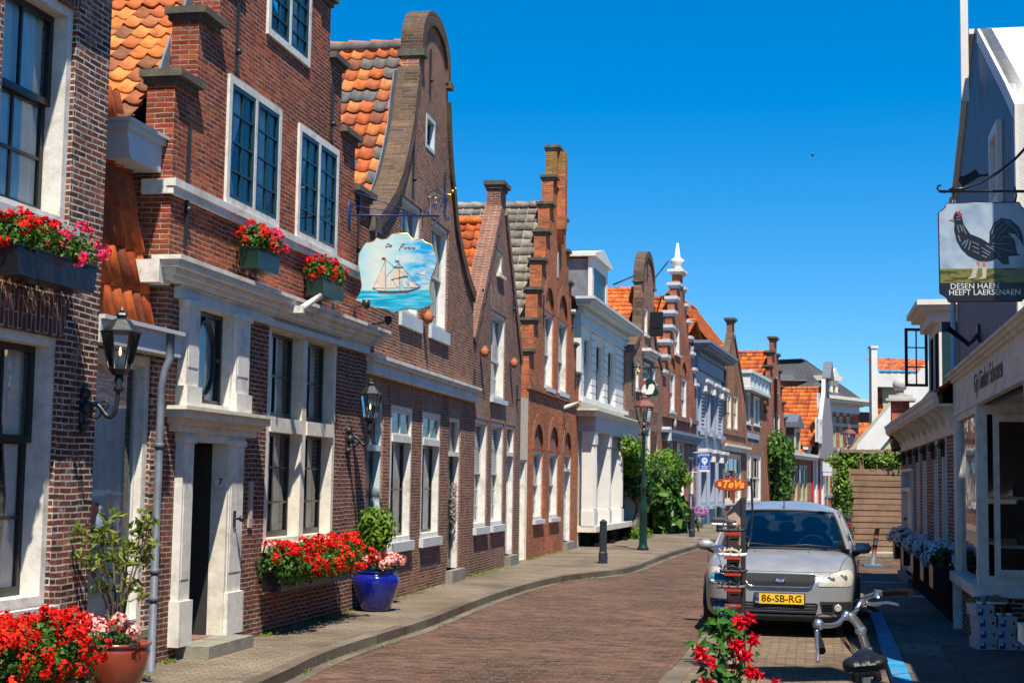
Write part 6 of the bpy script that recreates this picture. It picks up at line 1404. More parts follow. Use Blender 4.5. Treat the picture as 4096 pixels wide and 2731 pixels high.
c, d = Q((437, 1162), (437, 1262)); mb.tube([(c[0], 0, c[1]), (d[0], 0, d[1])], .02, 5); c, d = Q((290, 1110), (290, 1450)); mb.tube([(c[0], 0, c[1]), (d[0], 0, d[1])], .025, 6); mb.build('bracket', 'iron', sg)
mb = MB()
for x, y, r in ((535, 1160, 7), (345, 1205, 18), (335, 1225, 10), (290, 1115, 8)): c = Q((x, y))[0]; mb.ball((c[0], 0, c[1]), r / 2.24 * 50 / FPX, (1, .6, 1), 8, 6)
mb.build('gilt_ornament', 'gold', sg)
# ---- estate agent's board
sp = atd(*Z2(226, 1280), 60.5); F = Face(sp, R(-9)); a = F.xz(*Z2(188, 1210)); b = F.xz(*Z2(265, 1352)); x0, x1, z0, z1 = a[0], b[0], b[1], a[1]
sg = thing('sale_board', 'blue house sale board standing out from the blue grey house', 'sign', (sp.x, sp.y, 0), F.ang)
plain('sale_blue', (.01, .08, .42), .5, var=.03); mb = MB(); mb.box(x0, x1, -.02, .02, z0, z1); bd = mb.build('board', 'sale_blue', sg)
mb = MB(); mb.box(x0, x1, -.024, -.0201, z0, z0 + (z1 - z0) * .12); mb.build('white_band', 'white_clean', bd)
mb = MB(); cx = (x0 + x1) / 2; cz = z0 + (z1 - z0) * .62; r = (x1 - x0) * .3; mb.prism([(cx + r * math.cos(t), cz + r * math.sin(t)) for t in [i * .2618 for i in range(-2, 15)]] + [(cx, cz - r * 1.7)], -.026, -.0202); mb.build('white_drop', 'white_clean', bd)
W_ = x1 - x0
for t_, s_, z, mt in (('TE KOOP', .2, .91, 'white_clean'), ('makelaars', .16, .3, 'white_clean'), ('0299 235 550', .09, .19, 'white_clean'), ('re', .22, .645, 'sale_blue')):
    text(t_, W_ * s_ * 1.15, mt, bd, frameM((cx, -.028, z0 + (z1 - z0) * z), (1, 0, 0), (0, 0, 1)), depth=.001, bold=.004)
mb = MB(); mb.tube([(x0 - .35, 0, z1 + .03), (x1, 0, z1 + .03)], .02, 6); mb.tube([(x0 - .35, 0, z0 - .02), (x0, 0, z0 - .02)], .02, 6); mb.build('holder', 'grey_white', sg)
# ---- wall lanterns
def lantern_parts(t, c, r, h, lit=True, mat='iron'):
    # six-sided tapering lantern standing on c
    x, y, z = c; mb = MB(); mb.lathe([(r * .35, -.03), (r * .5, 0), (r * .62, .015), (r * .62, .03)], c, 6, sm=False)
    for k in range(6):
        a = k * math.pi / 3; mb.tube([(x + r * .58 * math.cos(a), y + r * .58 * math.sin(a), z + .02), (x + r * math.cos(a), y + r * math.sin(a), z + h * .6)], r * .055, 6)
    mb.lathe([(r * 1.0, h * .585), (r * 1.12, h * .6), (r * 1.12, h * .615), (r * 1.0, h * .63), (r * .45, h * .8), (r * .25, h * .82), (r * .25, h * .86), (r * .36, h * .87), (r * .3, h * .9), (r * .1, h * .92), (r * .12, h * .95), (r * .03, h * 1.0)], c, 6, sm=False)
    mb.build('frame', mat, t)
    g = MB()
    for k in range(6):
        a, b = k * math.pi / 3, (k + 1) * math.pi / 3
        g.face([(x + r * .56 * math.cos(a), y + r * .56 * math.sin(a), z + .03), (x + r * .56 * math.cos(b), y + r * .56 * math.sin(b), z + .03), (x + r * .96 * math.cos(b), y + r * .96 * math.sin(b), z + h * .59), (x + r * .96 * math.cos(a), y + r * .96 * math.sin(a), z + h * .59)])
    g.build('pane', 'lamp_glass', t)
    if lit: cmb = MB(); cmb.lathe([(r * .17, .03), (r * .17, h * .24)], c, 10); cmb.build('candle', 'white_clean', t); f = MB(); f.lathe([(r * .03, h * .24), (r * .08, h * .3), (r * .02, h * .38)], c, 8); f.build('bulb', 'lamp_glow', t)
m, nt, b = nmat('lamp_glow'); b.inputs['Emission Color'].default_value = (1, .55, .15, 1); b.inputs['Emission Strength'].default_value = 3.0; b.inputs['Base Color'].default_value = (.8, .5, .2, 1)
def wall_lantern(HH, uw, vw, ul, vb, vt, label, r=.16, grp='wall lanterns'):
    sx, szz = HH.sz(uw, vw); t = thing('wall_lantern', label, 'wall lamp', tuple(HH.world(sx, 0, szz)), HH.rz, grp)
    # how far out the lantern hangs: intersect its column with the upright plane square to the wall
    o = HH.world(sx, 0, 0); d = ray(ul, vb); k = (o - CP).dot(HH.ex) / d.dot(HH.ex); p = CP + d * k; out = (p - o).dot(HH.ey); zb = p.z - szz
    d = ray(ul, vt); k = (o - CP).dot(HH.ex) / d.dot(HH.ex); zt = (CP + d * k).z - szz; h = zt - zb
    mb = MB(); n = 12
    pts = [(0, -.03 + out * .0, -.06), (0, out * .25, .06), (0, out * .5, .04), (0, out * .72, -.06), (0, out * .92, -.04), (0, out, zb - .15), (0, out, zb - .03)]
    pts = [tuple(p) for p in smooth([Vector(p) for p in pts], 2)]; mb.tube(pts, [.02] * len(pts), 8)
    mb.lathe([(.03, zb - .16), (.045, zb - .14), (.025, zb - .11), (.04, zb - .07), (.03, zb - .03)], (0, out, 0), 12)
    for cy, cz, rr, s_ in ((out * .38, -.02, .075, 1), (out * .62, .05, .05, -1)):
        mb.tube([(0, cy + rr * (1 - .8 * i / 20) * math.cos(s_ * i * .42), cz + rr * (1 - .8 * i / 20) * math.sin(s_ * i * .42)) for i in range(21)], .012, 6)
    mb.build('arm', 'iron', t)
    mb = MB(); mb.ball((0, -.01, 0), .07, (.6, .45, 3.0), 10, 8); mb.ball((0, -.03, .13), .05); mb.ball((0, -.03, -.13), .045); mb.ball((0, -.05, .02), .06); mb.build('wall_plate', 'iron', t)
    lantern_parts(t, (0, out, zb), r, h); return t
wall_lantern(H1, 325, 1640, 478, 1485, 1228, 'black wall lantern on a scrolled arm between the curtained windows', .15)
wall_lantern(H2, 1385, 1762, 1480, 1677, 1512, 'black wall lantern above the blue pot, on the red brick pier', .14)
# double lantern on the right
t = thing('double_lantern', 'pair of small black lanterns on one scrolled bracket, near the shaded wall flowers', 'wall lamp', tuple(R1.world(.5, 0, 0)), R1.rz)
o = R1.world(.5, 0, 0)
def outz(u, v): d = ray(u, v); k = (o - CP).dot(R1.ex) / d.dot(R1.ex); p = CP + d * k; return (p - o).dot(R1.ey), p.z
mb = MB(); b0 = outz(3645, 1820)
for (u, vb, vt, dx) in ((3580, 1800, 1742, -.0), (3603, 1795, 1730, .25)):
    a = outz(u, vb); zt = outz(u, vt)[1]; mb.tube([(dx * .2, 0, b0[1]), (dx * .5, a[0] * .5, b0[1]), (dx, a[0], a[1] - .22), (dx, a[0], a[1] - .02)], .018, 6); lantern_parts(t, (dx, a[0], a[1]), .12, max(.38, (zt - a[1]) * 1.15), False)
    mb.tube([(0, a[0] * .5 + .09 * (1 - .8 * i / 20) * math.cos(i * .42), b0[1] - .08 + .09 * (1 - .8 * i / 20) * math.sin(i * .42)) for i in range(21)], .012, 5)
mb.box(-.04, .04, -.03, 0, b0[1] - .2, b0[1] + .15); mb.build('bracket', 'iron', t)
# ---- tall street lamp and the far one
def street_lamp(label, p, h, mat='forest', hood='lamp_hood', rz=.3):
    t = thing('street_lamp', label, 'street lamp', tuple(p), rz, 'cast iron street lamps'); s = h / 4.0
    mb = MB(); mb.lathe([(.15, 0), (.15, .05), (.115, .1), (.1, .2), (.095, .95), (.115, 1.0), (.085, 1.06), (.1, 1.12), (.07, 1.2), (.06, 1.55), (.08, 1.58), (.055, 1.64), (.045, 2.0), (.04, 2.7), (.06, 2.74), (.05, 2.8), (.045, 2.95), (.085, 3.0), (.04, 3.06), (.03, 3.2)], (0, 0, 0), 16)
    mb.tube([(-.16, 0, 2.95), (.16, 0, 2.95)], .015, 6); mb.build('post', mat, t)
    mb = MB()
    for k in range(4):
        a = k * math.pi / 2 + .785; mb.tube([(0, 0, 3.1), (.08 * math.cos(a), .08 * math.sin(a), 3.14), (.13 * math.cos(a), .13 * math.sin(a), 3.28)], .012, 6)
        mb.tube([(.15 * math.cos(a), .15 * math.sin(a), 3.28), (.25 * math.cos(a), .25 * math.sin(a), 3.68)], .014, 6)
    mb.lathe([(.155, 3.27), (.165, 3.3), (.15, 3.3)], (0, 0, 0), 4, sm=False, ph=.785); mb.lathe([(.25, 3.67), (.3, 3.67), (.3, 3.71), (.14, 3.84), (.085, 3.86), (.085, 3.92), (.1, 3.93), (.05, 3.97), (.06, 4.0), (.015, 4.06)], (0, 0, 0), 4, sm=False, ph=.785); mb.build('lantern_frame', hood, t)
    g = MB()
    for k in range(4):
        a, b = k * math.pi / 2 + .785, (k + 1) * math.pi / 2 + .785; g.face([(.15 * math.cos(a), .15 * math.sin(a), 3.3), (.15 * math.cos(b), .15 * math.sin(b), 3.3), (.245 * math.cos(b), .245 * math.sin(b), 3.67), (.245 * math.cos(a), .245 * math.sin(a), 3.67)])
    g.build('lantern_glass', 'lamp_glass', t); b_ = MB(); b_.lathe([(.03, 3.3), (.05, 3.36), (.055, 3.5), (.02, 3.56)], (0, 0, 0), 10); b_.build('bulb', 'white_clean', t)
    t.scale = (s, s, s); return t
plain('lamp_hood', (.16, .06, .045), .5)
p = base(2572, 38.6); street_lamp('tall dark green street lamp with a brown lantern, on the left pavement', p, 4.0)
p = base(3398, 60); street_lamp('far street lamp whose brown lantern shows above the ivy by the fence', p, 4.0 + .15)
# ---- bollards
def bollard(label, p, mat='bollard_black', h=.93, band=False, rz=.2):
    t = thing('bollard', label, 'bollard', tuple(p), rz, 'bollards along the pavements'); mb = MB(); mb.lathe([(.1, 0), (.1, .22), (.082, .25), (.078, h - .1), (.085, h - .09), (.085, h - .05), (.02, h)], (0, 0, 0), 8, sm=False); mb.build('shaft', mat, t)
    if band:
        for z in (h - .2, h - .27): mb = MB(); mb.lathe([(.083, 0), (.083, .03)], (0, 0, z), 8, sm=False); mb.build('band', 'red_paint', t)
    return t
plain('bollard_black', (.02, .026, .034), .45, var=.3, scale=14)
bollard('black wooden bollard in front of the white shop, left of the tall lamp', gnd(2412, 2252, .1))
bollard('black bollard right of the tall lamp, beside the large leaves', gnd(2768, 2147, .1)); bollard('dark green bollard behind the shoe rack', gnd(2875, 2126, .1), 'forest')
bollard('speckled bollard with two red bands against the fence end', base(3394, 37.5, 0), 'bollard_black', 1.08, True)
p0 = gnd(3490, 2262, .0); t = thing('leaning_post', 'leaning steel barrier post with faded red bands on a blue foot', 'post', tuple(p0)); dx = .12
mb = MB(); mb.tube([(0, 0, .03), (dx, 0, .86)], .055, 12); mb.build('shaft', 'zinc', t); mb = MB(); mb.tube([(dx * .3, 0, .28), (dx * .52, 0, .48)], .057, 12); mb.tube([(dx * .72, 0, .64), (dx * .85, 0, .75)], .057, 12); mb.build('band', 'hull_brown', t); mb = MB(); mb.box(-.22, .2, -.12, .12, 0, .035); mb.build('foot', 'kerb_blue', t, bevel=.01)
# ---- traffic sign seen from behind
p = base(3309, 95, 0); t = thing('traffic_sign', 'grey back of a traffic sign on a pole at the street end', 'sign', tuple(p)); zt = atd(3309, 1845, 95).z
mb = MB(); mb.tube([(0, 0, 0), (0, 0, zt)], .05, 8); mb.build('pole', 'zinc', t); mb = MB(); mb.box(-.3, .3, -.08, -.055, zt - .65, zt); mb.box(-.28, .28, -.08, -.055, zt - .9, zt - .7); mb.build('plate', 'grey_white', t)
# ---- flower boxes
def heads(mb, c, rad, n, r, mats, k=12, ps=.024, top=.0):
    for _ in range(n):
        d = rnd3().normalized(); 
        if d.z < top: d.z = abs(d.z)
        p = Vector(c) + Vector((d.x * rad[0], d.y * rad[1], d.z * rad[2])) * random.uniform(.85, 1.08); blossom(mb, p, r * random.uniform(.75, 1.2), k, ps, random.choice(mats), out=d)
def planter(HH, x0, x1, z, d, h, label, boxmat, leafs, flowers, rad, nh, hr=.05, nl=900, grp='flower boxes on the house walls', y=-.02, up=.1, zlift=0.0, out=0.0, ps=.026, lsz=.05, k=12):
    t = thing('flower_box', label, 'flower box', tuple(HH.world((x0 + x1) / 2, y, z)), HH.rz, grp); L_ = (x1 - x0) / 2
    mb = MB(); mb.prism([(-L_ + .03, 0), (L_ - .03, 0), (L_, h), (-L_, h)], -d, -.0); mb.box(-L_ - .01, L_ + .01, -d - .012, .0, h, h + .015); mb.build('box', boxmat, t)
    mb = MB(); mb.box(-L_ + .02, L_ - .02, -d + .01, -.01, h - .03, h + .018); mb.build('soil', 'soil', t)
    mb = MB(); n = max(2, int(L_ * 2 / .28))
    for i in range(n):
        cx = -L_ + (i + .5) * 2 * L_ / n; foliage(mb, (cx, -d / 2 - out * .5, h + up + zlift), (rad[0] * random.uniform(.85, 1.15), rad[1], rad[2]), nl // n, lsz, lsz * .9, shell=.35)
    mb.build('foliage', leafs, t)
    mb = MB(); mats = flowers if isinstance(flowers, (list, tuple)) else [flowers]
    for i in range(n):
        cx = -L_ + (i + .5) * 2 * L_ / n; sel = [min(len(mats) - 1, int(i / n * len(mats)))] if len(mats) > 1 else [0]; heads(mb, (cx, -d / 2 - out * .5, h + up + zlift), (rad[0] * 1.05, rad[1] * 1.08, rad[2] * 1.12), nh // n, hr, sel, k, ps, top=-.5)
    mb.build('blossoms', list(mats), t); return t
a, z1 = H1.sz(17, 975, -.2); b, _ = H1.sz(356, 1085, -.2); z1 = (z1 + _) / 2
planter(H1, a, b - .06, z1 - .2, .2, .2, 'black balcony box of red and magenta geraniums below the upper window', 'black_paint', 'leaf', ['petal_red', 'petal_magenta'], (.2, .17, .16), 40, .055, 1000, ps=.036, k=16, y=-.1)
a, z1 = H2.sz(959, 972, -.12); b, z2 = H2.sz(1120, 1050, -.32); planter(H2, a, b, (z1 + z2) / 2 - .2, .2, .2, 'dark green box of red and pink geraniums under the left blue casement', 'forest', 'leaf', ['petal_red', 'petal_magenta', 'petal_red'], (.2, .17, .15), 34, .055, 900, y=-.12, ps=.032, k=16)
a, z1 = H2.sz(1226, 1102, -.12); b, z2 = H2.sz(1378, 1155, -.32); planter(H2, a, b, (z1 + z2) / 2 - .2, .2, .2, 'dark green box of red geraniums beside the ship sign', 'forest', 'leaf', ['petal_red', 'petal_red', 'petal_magenta'], (.2, .17, .15), 34, .055, 900, y=-.12, ps=.032, k=16)
a, z1 = H2.sz(1045, 2300, -.06); b, _ = H2.sz(1400, 2290, -.28); z1 = H2.sz(1200, 2235, -.25)[1] - .12
planter(H2, a, b + .1, z1 - .2, .22, .2, 'long box overflowing with bright red geraniums beneath the cream cross window', 'black_paint', 'leaf', ['petal_red', 'petal_scarlet', 'petal_scarlet'], (.27, .3, .22), 170, .062, 4600, y=-.06, up=.08, out=.12, ps=.036, k=20)
a, z1 = H1.sz(-330, 2585, -.25); b, z1 = H1.sz(290, 2575, -.25)
planter(H1, a, b, z1 - .36, .24, .22, 'long box overflowing with red geraniums at the bottom left corner', 'black_paint', 'leaf', ['petal_scarlet', 'petal_red'], (.28, .3, .27), 190, .06, 5000, y=-.06, up=.1, out=.1, ps=.034, k=20)
for i, (u, v) in enumerate(((3604, 2190), (3640, 2200), (3681, 2215), (3724, 2232), (3764, 2250))):
    x = R1.sz(u, 2200, -.15)[0]; lbls = ['farthest box of white hydrangeas along the shaded wall', 'second farthest white hydrangea box along the shaded wall', 'middle box of white hydrangeas along the shaded wall', 'second nearest white hydrangea box along the shaded wall', 'nearest box of white hydrangeas, beside the pale shopfront']
    planter(R1, x - .32, x + .32, .5, .26, .3, lbls[i], 'black_paint', 'leaf_dark', 'petal_white', (.24, .2, .12), 20, .085, 600, k=22, ps=.04, grp='hydrangea boxes', up=.1, lsz=.07)
# ---- pots on the pavement
plain('glaze_blue', (.006, .012, .22), .12, var=.2, coat=.8, dirt=(.01, .02, .05), damt=.6, scale=3); plain('glaze_brown', (.26, .045, .02), .25, var=.2, coat=.5, dirt=(.04, .01, .008), damt=.5, scale=3)
def pot(label, p, r, h, mat, prof):
    t = thing('flower_pot', label, 'potted plant', tuple(p)); mb = MB(); mb.lathe([(a * r, b * h) for a, b in prof], (0, 0, 0), 36); mb.build('pot', mat, t); s = MB(); s.lathe([(r * .72, h * .9), (r * .74, h * .95)], (0, 0, 0), 20); s.build('soil', 'soil', t); return t
p = gnd(1494, 2448, .1); t = pot('cobalt blue glazed pot with a bushy green shrub and pink flowers', p + Vector((0, .22, 0)), .31, .52, 'glaze_blue', [(.55, 0), (.62, .06), (.85, .4), (.98, .68), (1.0, .8), (.9, .9), (.8, .93), (.86, .96), (.9, 1.0), (.8, 1.0), (.76, .93)])
mb = MB()
for k in range(5): a = k * 1.3; mb.tube([(.03 * math.cos(a), .03 * math.sin(a), .45), (.07 * math.cos(a), .07 * math.sin(a), .8), (.15 * math.cos(a), .15 * math.sin(a), 1.1)], [.012, .01, .006], 6)
mb.build('stems', 'bark', t); mb = MB(); foliage(mb, (0, 0, 1.08), (.3, .28, .32), 950, .11, .045, shell=.3, clumps=9, noise=.35); mb.build('shrub', 'leaf_lime', t)
mb = MB(); foliage(mb, (.12, -.05, .6), (.2, .2, .1), 300, .045, shell=.3); mb.build('foliage', 'leaf', t); mb = MB(); heads(mb, (.1, -.05, .6), (.25, .22, .12), 16, .075, [0], 22, .045); heads(mb, (.1, -.05, .6), (.25, .22, .12), 4, .05, [1], 14, .03); mb.build('blossoms', ['petal_pink', 'petal_red'], t)
pc = H1.world(H1.W + .55, -.42, .1); p = atd(465, 2600, 12.05); p.z = .1
t = pot('red brown glazed pot with a tall sparse shrub and pink geraniums', p, .265, .38, 'glaze_brown', [(.6, 0), (.7, .08), (.9, .45), (1.0, .8), (.98, .9), (.95, .92), (1.04, .94), (1.05, 1.0), (.93, 1.0), (.88, .93)])
tp = t; mb = MB(); lf = MB(); base_r = random.Random(3)
tips = []
for k in range(9):
    a = k * .7 + .3; rr = base_r.uniform(.12, .3); hh = base_r.uniform(.75, 1.08); pts = [(.02 * math.cos(a), .02 * math.sin(a), .33), (rr * .35 * math.cos(a), rr * .35 * math.sin(a), .33 + hh * .4), (rr * math.cos(a), rr * math.sin(a), .33 + hh * .8), (rr * 1.1 * math.cos(a), rr * 1.1 * math.sin(a), .33 + hh)]
    mb.tube(pts, [.014, .01, .006, .003], 6); tips += pts[2:]
    if k % 3 == 0: tips.append((rr * .9 * math.cos(a + 1), rr * .9 * math.sin(a + 1), .33 + hh * .5))
mb.build('stems', 'bark', t)
for q in tips: foliage(lf, q, (.1, .1, .08), 15, .115, .042, shell=.2, up=-.2)
lf.build('shrub', 'leaf_olive', t)
mb = MB(); foliage(mb, (-.05, -.06, .42), (.26, .22, .12), 420, .045, shell=.2); mb.build('foliage', 'leaf_dark', t); mb = MB(); heads(mb, (0, -.08, .45), (.27, .22, .14), 13, .07, [0], 22, .04); heads(mb, (-.08, -.1, .42), (.2, .2, .1), 5, .045, [1], 14, .03); mb.build('blossoms', ['petal_pink', 'petal_red'], t)
# ---- clay pots hung on the walls
def clay(HH, u, v, label, r=.11):
    x, z = HH.sz(u, v, -.12); t = thing('wall_pot', label, 'clay pot', tuple(HH.world(x, -.0, z)), HH.rz, 'clay bird pots on the walls'); mb = MB(); mb.lathe([(.02, -.1), (.055, -.085), (.08, -.03), (.078, .03), (.05, .07), (.035, .085), (.045, .11)], (0, -.09, 0), 16); o = mb.build('pot', 'terracotta', t)
    mb = MB(); mb.box(-.02, .02, -.05, .0, -.03, .03); mb.lathe([(.03, 0), (.03, .01)], (0, -.17, 0), 8); mb.build('hole', 'tar', t)
clay(H3, 1721, 1268, 'weathered round clay pot on the brown wall just below the ship sign'); clay(H4, 1945, 1407, 'orange clay pot left of the narrow house window', .1); clay(H4, 2062, 1452, 'orange clay pot with dark mouth near the right edge of the narrow house', .1)
# ---- spotlights
def spot(HH, u, v, label):
    x, z = HH.sz(u, v); t = thing('spotlight', label, 'spotlight', tuple(HH.world(x, 0, z)), HH.rz, 'wall spotlights'); mb = MB(); mb.tube([(0, 0, 0), (.05, -.2, .0), (.12, -.38, .04)], .01, 6); mb.box(-.03, .03, -.02, 0, -.06, .06); mb.build('arm', 'iron', t); mb = MB(); mb.lathe([(.02, -.06), (.05, -.02), (.055, .05)], (.12, -.4, .06), 12); mb.build('lamp_head', 'iron', t)
spot(H2, 1330, 1232, 'small black spotlight above the white cornice aimed at the ship sign'); spot(H2, 1425, 1296, 'small black spotlight at the end of the white cornice, just below the ship sign')
# ---- dried wreath on the door of house 3
x0_, z_ = H3.sz(1803, 2010, .1); t = thing('door_wreath', 'dried pale flower wreath hanging on a dark door', 'wreath', tuple(H3.world(x0_, .05, z_)), H3.rz); mb = MB()
for k in range(40):
    a = k * .157; foliage(mb, (.06 * math.cos(a) * 1.2, 0, .3 * math.sin(a)), (.05, .05, .06), 12, .04, .03)
mb.build('flowers', 'petal_dry', t); island('petal_dry', [(.35, .28, .25), (.25, .2, .18), (.45, .38, .33)]) if 0 else None
# ---- climbers by house 7 and 8
def at7(u, out): x = H7.sz(u, 1900)[0]; return H7.world(x, -out, .1)
t = thing('wisteria', 'tall leafy wisteria on a twisted trunk between the lamp post and the dark gable house', 'climbing plant', tuple(at7(2530, .5)), H7.rz)
def loc7(x, y, out=.5): u, v = Z1(x, y); a, b = H7.sz(u, v, -out); return (a - H7.sz(2530, 1900)[0], -out + .5, b - .1)
mb = MB()
for x, y, rx, rz_, n, mi in ((150, 770, .9, .55, 900, 0), (190, 850, 1.3, .6, 1300, 1), (300, 880, 1.0, .55, 1000, 0), (410, 830, 1.2, .55, 1200, 1), (470, 900, 1.2, .6, 1200, 0), (390, 930, 1.3, .5, 1000, 0), (200, 960, 1.1, .6, 900, 2), (520, 960, .7, .45, 500, 1), (240, 1060, .8, .5, 500, 2), (110, 720, .5, .4, 300, 1), (400, 1000, .9, .5, 500, 2)):
    c = loc7(x, y); foliage(mb, c, (rx * .88, .5, rz_ * .85), n, .22, .085, m=mi, shell=.25, clumps=6, noise=.4)
mb.build('leaves', ['leaf', 'leaf_lime', 'leaf_dark'], t)
mb = MB(); b0 = loc7(190, 1370); P_ = [b0, loc7(170, 1320), loc7(200, 1250), loc7(215, 1170), loc7(190, 1100), loc7(220, 1000), loc7(300, 900)]; P_ = [(p[0], p[1], max(0, p[2])) for p in P_]
mb.tube([tuple(q) for q in smooth([Vector(p) for p in P_], 2)], .09, 8); P2 = [(p[0] + .25 * math.sin(i * 1.7), p[1], p[2]) for i, p in enumerate(P_)]; mb.tube([tuple(q) for q in smooth([Vector(p) for p in P2], 2)], .06, 8); mb.build('trunk', 'bark', t)
mb = MB(); c = loc7(190, 1350); foliage(mb, (c[0], -.1, .18), (.6, .3, .25), 500, .12, shell=.2); foliage(mb, (c[0] + 1.2, -.1, .12), (.5, .3, .2), 200, .1, shell=.2); mb.build('undergrowth', 'leaf_lime', t)
t = thing('broadleaf_bush', 'lush bush of big lobed leaves behind the iron bench', 'shrub', tuple(H8.world(.6, -.5, .1)), H8.rz)
def loc8(x, y, out=.6): u, v = Z1(x, y); a, b = H8.sz(u, v, -out); return (a - .6, -out + .5, b - .1)
mb = MB()
for x, y, rx, rz_, n in ((390, 1100, 1.0, .6, 260), (430, 1180, 1.5, .6, 330), (480, 1230, 1.2, .6, 260), (420, 1290, 1.2, .4, 200), (500, 1300, .6, .45, 120)): foliage(mb, loc8(x, y), (rx, .5, rz_), n, .4, .36, shell=.4, noise=.3)
mb.build('leaves', 'leaf', t); mb = MB(); mb.tube([(0, 0, 0), (.2, 0, .8), (.1, 0, 1.4)], .04, 6); mb.build('stems', 'bark', t)
c = H8.world(H8.sz(*Z1(548, 1250))[0], -.6, .1); t = thing('flower_pot', 'pot of lilac flowers at the right end of the bench', 'potted plant', tuple(c)); mb = MB(); mb.lathe([(.16, 0), (.22, .35), (.23, .38)], (0, 0, 0), 14); mb.build('pot', 'stone_pale', t); mb = MB(); heads(mb, (0, 0, .55), (.35, .3, .25), 40, .07, [0], 10, .05); mb.build('blossoms', 'petal_lilac', t)
# ---- iron bench
pb = H7.world(H7.sz(2600, 1900)[0], -1.0, .1); t = thing('bench', 'black cast iron bench in front of the climbing plants', 'bench', tuple(pb), H7.rz)
for x in (.0, 2.6):
    mb = MB(); mb.tube([(x, -.35, 0), (x, -.28, .4), (x, -.3, .62), (x, .02, .64), (x, .1, .4), (x, .16, 0)], .03, 6); mb.tube([(x, .05, .42), (x, .15, .9)], .03, 6); mb.tube([(x, -.3, .42), (x, .06, .42)], .025, 6); mb.build('side_frame', 'iron', t)
mb = MB()
for k in range(5): mb.box(.0, 2.6, -.3 + k * .075, -.24 + k * .075, .42, .445)
mb.build('seat', 'iron', t); mb = MB()
for k in range(4): mb.box(.0, 2.6, .06 + .02 * k, .085 + .02 * k, .52 + k * .1, .58 + k * .1)
mb.build('backrest', 'iron', t)
# ---- ivy column on house 12
def l12(x, y): u, v = Z2(x, y); a, b = H12.sz(u, v, -.4); return (a, -.4, b)
x0_ = l12(810, 1400)[0]; t = thing('ivy', 'tall column of bright green ivy on the red stepped house corner', 'climbing plant', tuple(H12.world(x0_, 0, .1)), H12.rz); mb = MB()
for x, y, rx, rz_, n in ((785, 1165, 1.2, 1.0, 500), (800, 1215, 3.0, 1.4, 1300), (820, 1290, 2.8, 1.3, 1100), (810, 1370, 2.6, 1.4, 1000), (815, 1450, 2.2, 1.4, 900), (800, 1520, 1.6, 1.2, 500)):
    c = l12(x, y); foliage(mb, (c[0] - x0_, -.3, c[2] - .1), (rx, .8, rz_), n, .34, .2, shell=.3, clumps=5, noise=.3, m=random.choice((0, 1)))
mb.build('leaves', ['leaf_lime', 'leaf'], t); mb = MB(); mb.tube([(.5, -.1, 0), (.3, -.1, 4), (0, -.1, 8)], .1, 6); mb.build('stem', 'bark', t)
# ---- swift in the sky
p = atd(3250, 622, 60); t = thing('bird', 'tiny dark swift flying in the blue sky', 'bird', tuple(p)); mb = MB(); mb.ball((0, 0, 0), .035, (1, .6, 2.2), 8, 6)
mb.face([(0, 0, .03), (-.15, 0, .06), (0, 0, -.02)]); mb.face([(0, 0, .03), (.14, 0, .05), (0, 0, -.02)]); mb.build('body', 'black_paint', t)
# ================================================================== PARKED CAR
m, nt, b = nmat('car_silver'); co = nd(nt, 'ShaderNodeTexCoord').outputs['Object']
n = nd(nt, 'ShaderNodeTexNoise', {'Vector': co, 'Scale': 3.0, 'Detail': 6.0}); n2 = nd(nt, 'ShaderNodeTexNoise', {'Vector': co, 'Scale': 400.0, 'Detail': 1.0})
nt.links.new(mix(nt, 1.0, (.31, .31, .31), ramp(nt, n.outputs[0], [(.35, (.9, .9, .9)), (.7, (1.05, 1.05, 1.05))]), 'MULTIPLY'), b.inputs['Base Color'])
b.inputs['Metallic'].default_value = .35; b.inputs['Coat Weight'].default_value = .6; b.inputs['Coat Roughness'].default_value = .08
nt.links.new(ramp(nt, n.outputs[0], [(.35, (.36,) * 3), (.7, (.5,) * 3)]), b.inputs['Roughness'])
plain('rubber', (.018, .018, .018), .8); plain('trim_black', (.02, .02, .022), .55); plain('chrome', (.7, .7, .72), .12, metal=1.0, var=.03);
plain('plate_yellow', (.85, .48, .015), .4, var=.03); plain('lamp_lens', (.5, .47, .4), .15, var=.25, scale=8, coat=.7, metal=.2); plain('badge_blue', (.01, .03, .2), .2)
glass('car_glass', tint=(.3, .44, .5), blend=.25, base=.1)
CO = Vector((3.24, 17.95, 0)); ct = thing('parked_car', 'silver hatchback parked nose first beside the blue kerb', 'car', tuple(CO), R(-12.0))
st = [  # y, half width, shoulder z, hood edge z, hood mid z, centre z, bottom z
 (.0, .50, .58, .645, .66, .665, .25), (.05, .70, .63, .70, .725, .735, .20), (.14, .83, .69, .77, .80, .81, .19), (.34, .905, .76, .85, .885, .895, .19), (.7, .935, .82, .915, .955, .965, .19), (1.05, .94, .87, .955, 1.0, 1.015, .19),
 (1.4, .945, .90, .98, 1.0, 1.0, .19), (2.6, .945, .93, .99, 1.0, 1.0, .2), (3.7, .93, .95, .99, 1.0, 1.0, .22), (4.15, .89, .95, .98, 1.0, 1.0, .3), (4.33, .78, .9, .94, .95, .95, .36)]
bm = bmesh.new(); loops = []
for y, w_, zs, ze, zm, zc, zb in st:
    h = [(0, zb), (w_ * .6, zb), (w_ * .95, zb + .01), (w_, zb + .16), (w_ * 1.0, (zb + zs) / 2 + .05), (w_ * .985, zs), (w_ * .9, ze), (w_ * .5, zm), (0, zc)]
    full = [(-x, z) for x, z in reversed(h[1:-1])]
    pts = h + [(-x, z) for x, z in h[-2:0:-1]]
    loops.append([bm.verts.new((x, y, z)) for x, z in pts])
for A, B in zip(loops, loops[1:]):
    for j in range(len(A)): bm.faces.new((A[j], B[j], B[(j + 1) % len(A)], A[(j + 1) % len(A)]))
